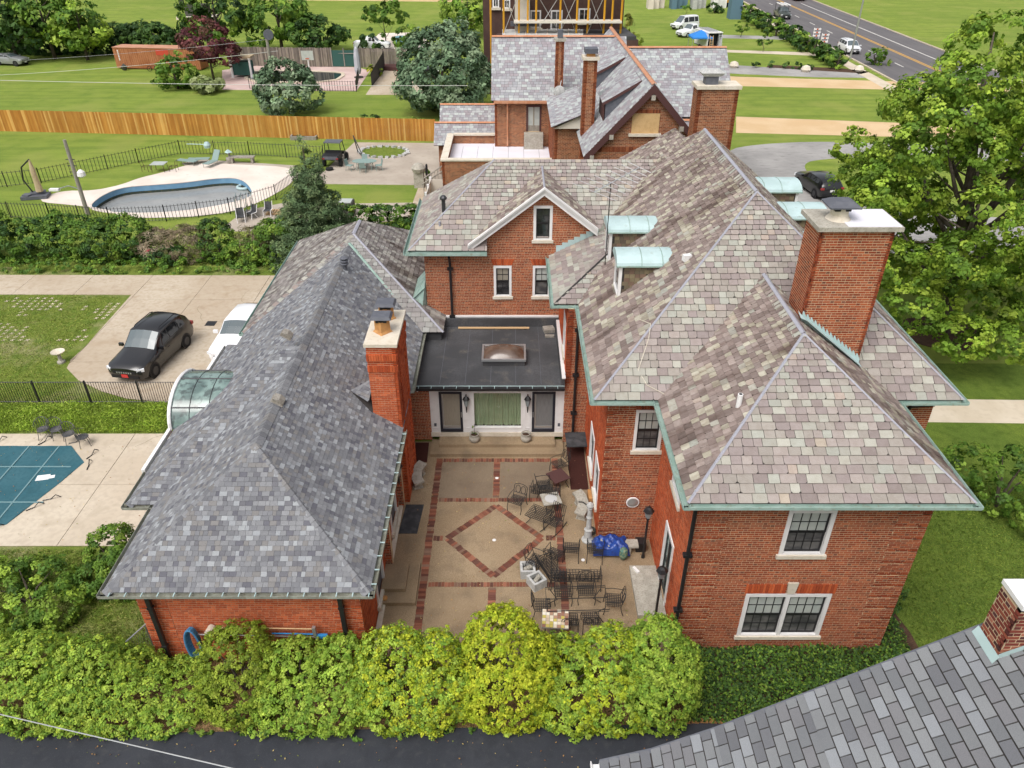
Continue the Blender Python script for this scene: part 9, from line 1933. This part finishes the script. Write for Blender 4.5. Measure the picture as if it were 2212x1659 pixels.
# ground covers
def cover(name, label, poly, n, z, pal, size, seed, zs=.12, tilt=.6, asp=.6, m='leaf'):
    rg = np.random.default_rng(seed); xs = [p[0] for p in poly]; ys = [p[1] for p in poly]; q = np.column_stack([rg.uniform(min(xs), max(xs), n), rg.uniform(min(ys), max(ys), n)])
    ins = np.zeros(n, bool)
    for i in range(len(poly)):
        (x0, y0), (x1, y1) = poly[i - 1], poly[i]; c = ((y0 > q[:, 1]) != (y1 > q[:, 1])); t = (x1 - x0) * (q[:, 1] - y0) / ((y1 - y0) if y1 != y0 else 1e-9) + x0; ins ^= c & (q[:, 0] < t)
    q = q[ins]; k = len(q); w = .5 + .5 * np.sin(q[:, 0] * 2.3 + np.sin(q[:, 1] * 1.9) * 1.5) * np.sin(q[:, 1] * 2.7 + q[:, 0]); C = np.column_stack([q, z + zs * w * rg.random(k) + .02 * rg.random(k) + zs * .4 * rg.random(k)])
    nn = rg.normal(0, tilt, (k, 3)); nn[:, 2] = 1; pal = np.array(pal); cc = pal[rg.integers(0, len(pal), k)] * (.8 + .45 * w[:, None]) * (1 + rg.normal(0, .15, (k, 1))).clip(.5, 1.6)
    o = leaf_object(name, C, nn, size * rg.uniform(.6, 1.3, k), cc, None, m, asp); tag(o, label, 'ground cover'); return o
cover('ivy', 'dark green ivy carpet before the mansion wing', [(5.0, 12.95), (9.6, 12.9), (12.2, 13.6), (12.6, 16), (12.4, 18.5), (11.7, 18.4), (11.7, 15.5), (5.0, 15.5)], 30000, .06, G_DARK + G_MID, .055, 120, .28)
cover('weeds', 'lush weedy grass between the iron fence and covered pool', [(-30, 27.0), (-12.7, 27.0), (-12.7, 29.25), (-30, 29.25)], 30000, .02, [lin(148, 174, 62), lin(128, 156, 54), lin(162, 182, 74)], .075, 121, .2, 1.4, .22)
cover('rough_grass', 'rough tufted grass by the lawn shrubs', [(-24, 14.5), (-11.2, 14.5), (-12.6, 19.8), (-24, 19.9)], 26000, .0, [lin(130, 150, 62), lin(114, 136, 54), lin(164, 164, 96)], .07, 122, .10, 1.5, .16)
cover('lawn_tufts', 'worn lawn tufts beside the tan drive', [(-38, 29.5), (-20.5, 29.5), (-23.2, 33), (-23.3, 40.7), (-38, 40.7)], 30000, .0, [lin(136, 156, 58), lin(118, 140, 52), lin(162, 164, 88)], .07, 123, .06, 1.5, .16)
cover('side_grass', 'lawn grass with shade in its colour beyond the mansion wing', [(13, 13.5), (26, 12), (26, 22.8), (15.5, 23.5), (13, 19)], 45000, .0, [lin(116, 140, 54), lin(100, 126, 48), lin(138, 152, 66)], .06, 124, .05, 1.4, .16)  # blade palette darkened to carry the same painted shade
for k in range(12):   # brick edging of the ivy bed
    b = MB(); b.rbox((4.5 + k * .26, 12.98 + .12 * math.sin(k * .3) - k * .012, .05), .22, .11, .1, -.06); b.build('edging_brick', 'clay', bpy.data.objects['ivy_bed'])
for k, (u, v) in enumerate(((1585, 146), (1734, 112 - 12), (1740, 155), (1855, 155), (1683, 72))):
    p = P(u, v); tag(MB().lathe([(.5, 0), (.7, .3), (.5, .7), (.1, .85)], 7, p).build('boulder', 'limestone'), 'pale garden boulder by the paths', 'boulder', 'boulders by the paths')

# fallen leaves
LIT = [lin(168, 130, 80), lin(150, 104, 60), lin(120, 130, 60), lin(190, 170, 110)]
for nm, lb, poly, n in (('fallen_leaves', 'scattered dry leaves on the courtyard paving', [(-4.3, 15.2), (5.0, 15.2), (5.0, 20.2), (3.0, 20.4), (3.0, 25.2), (-4.3, 25.2)], 420), ('drive_leaves', 'scattered dry leaves on the black front drive', [(-16, 10.5), (6, 10.5), (6, 12.7), (-16, 12.6)], 260), ('deck_leaves', 'scattered bits of leaf on the pool deck', [(-24, 20.2), (-12.6, 20.4), (-12.6, 26.8), (-24, 26.8)], 260)):
    cover(nm, lb, poly, n, .05, LIT, .028, 130 + n, .012, .25, .6)
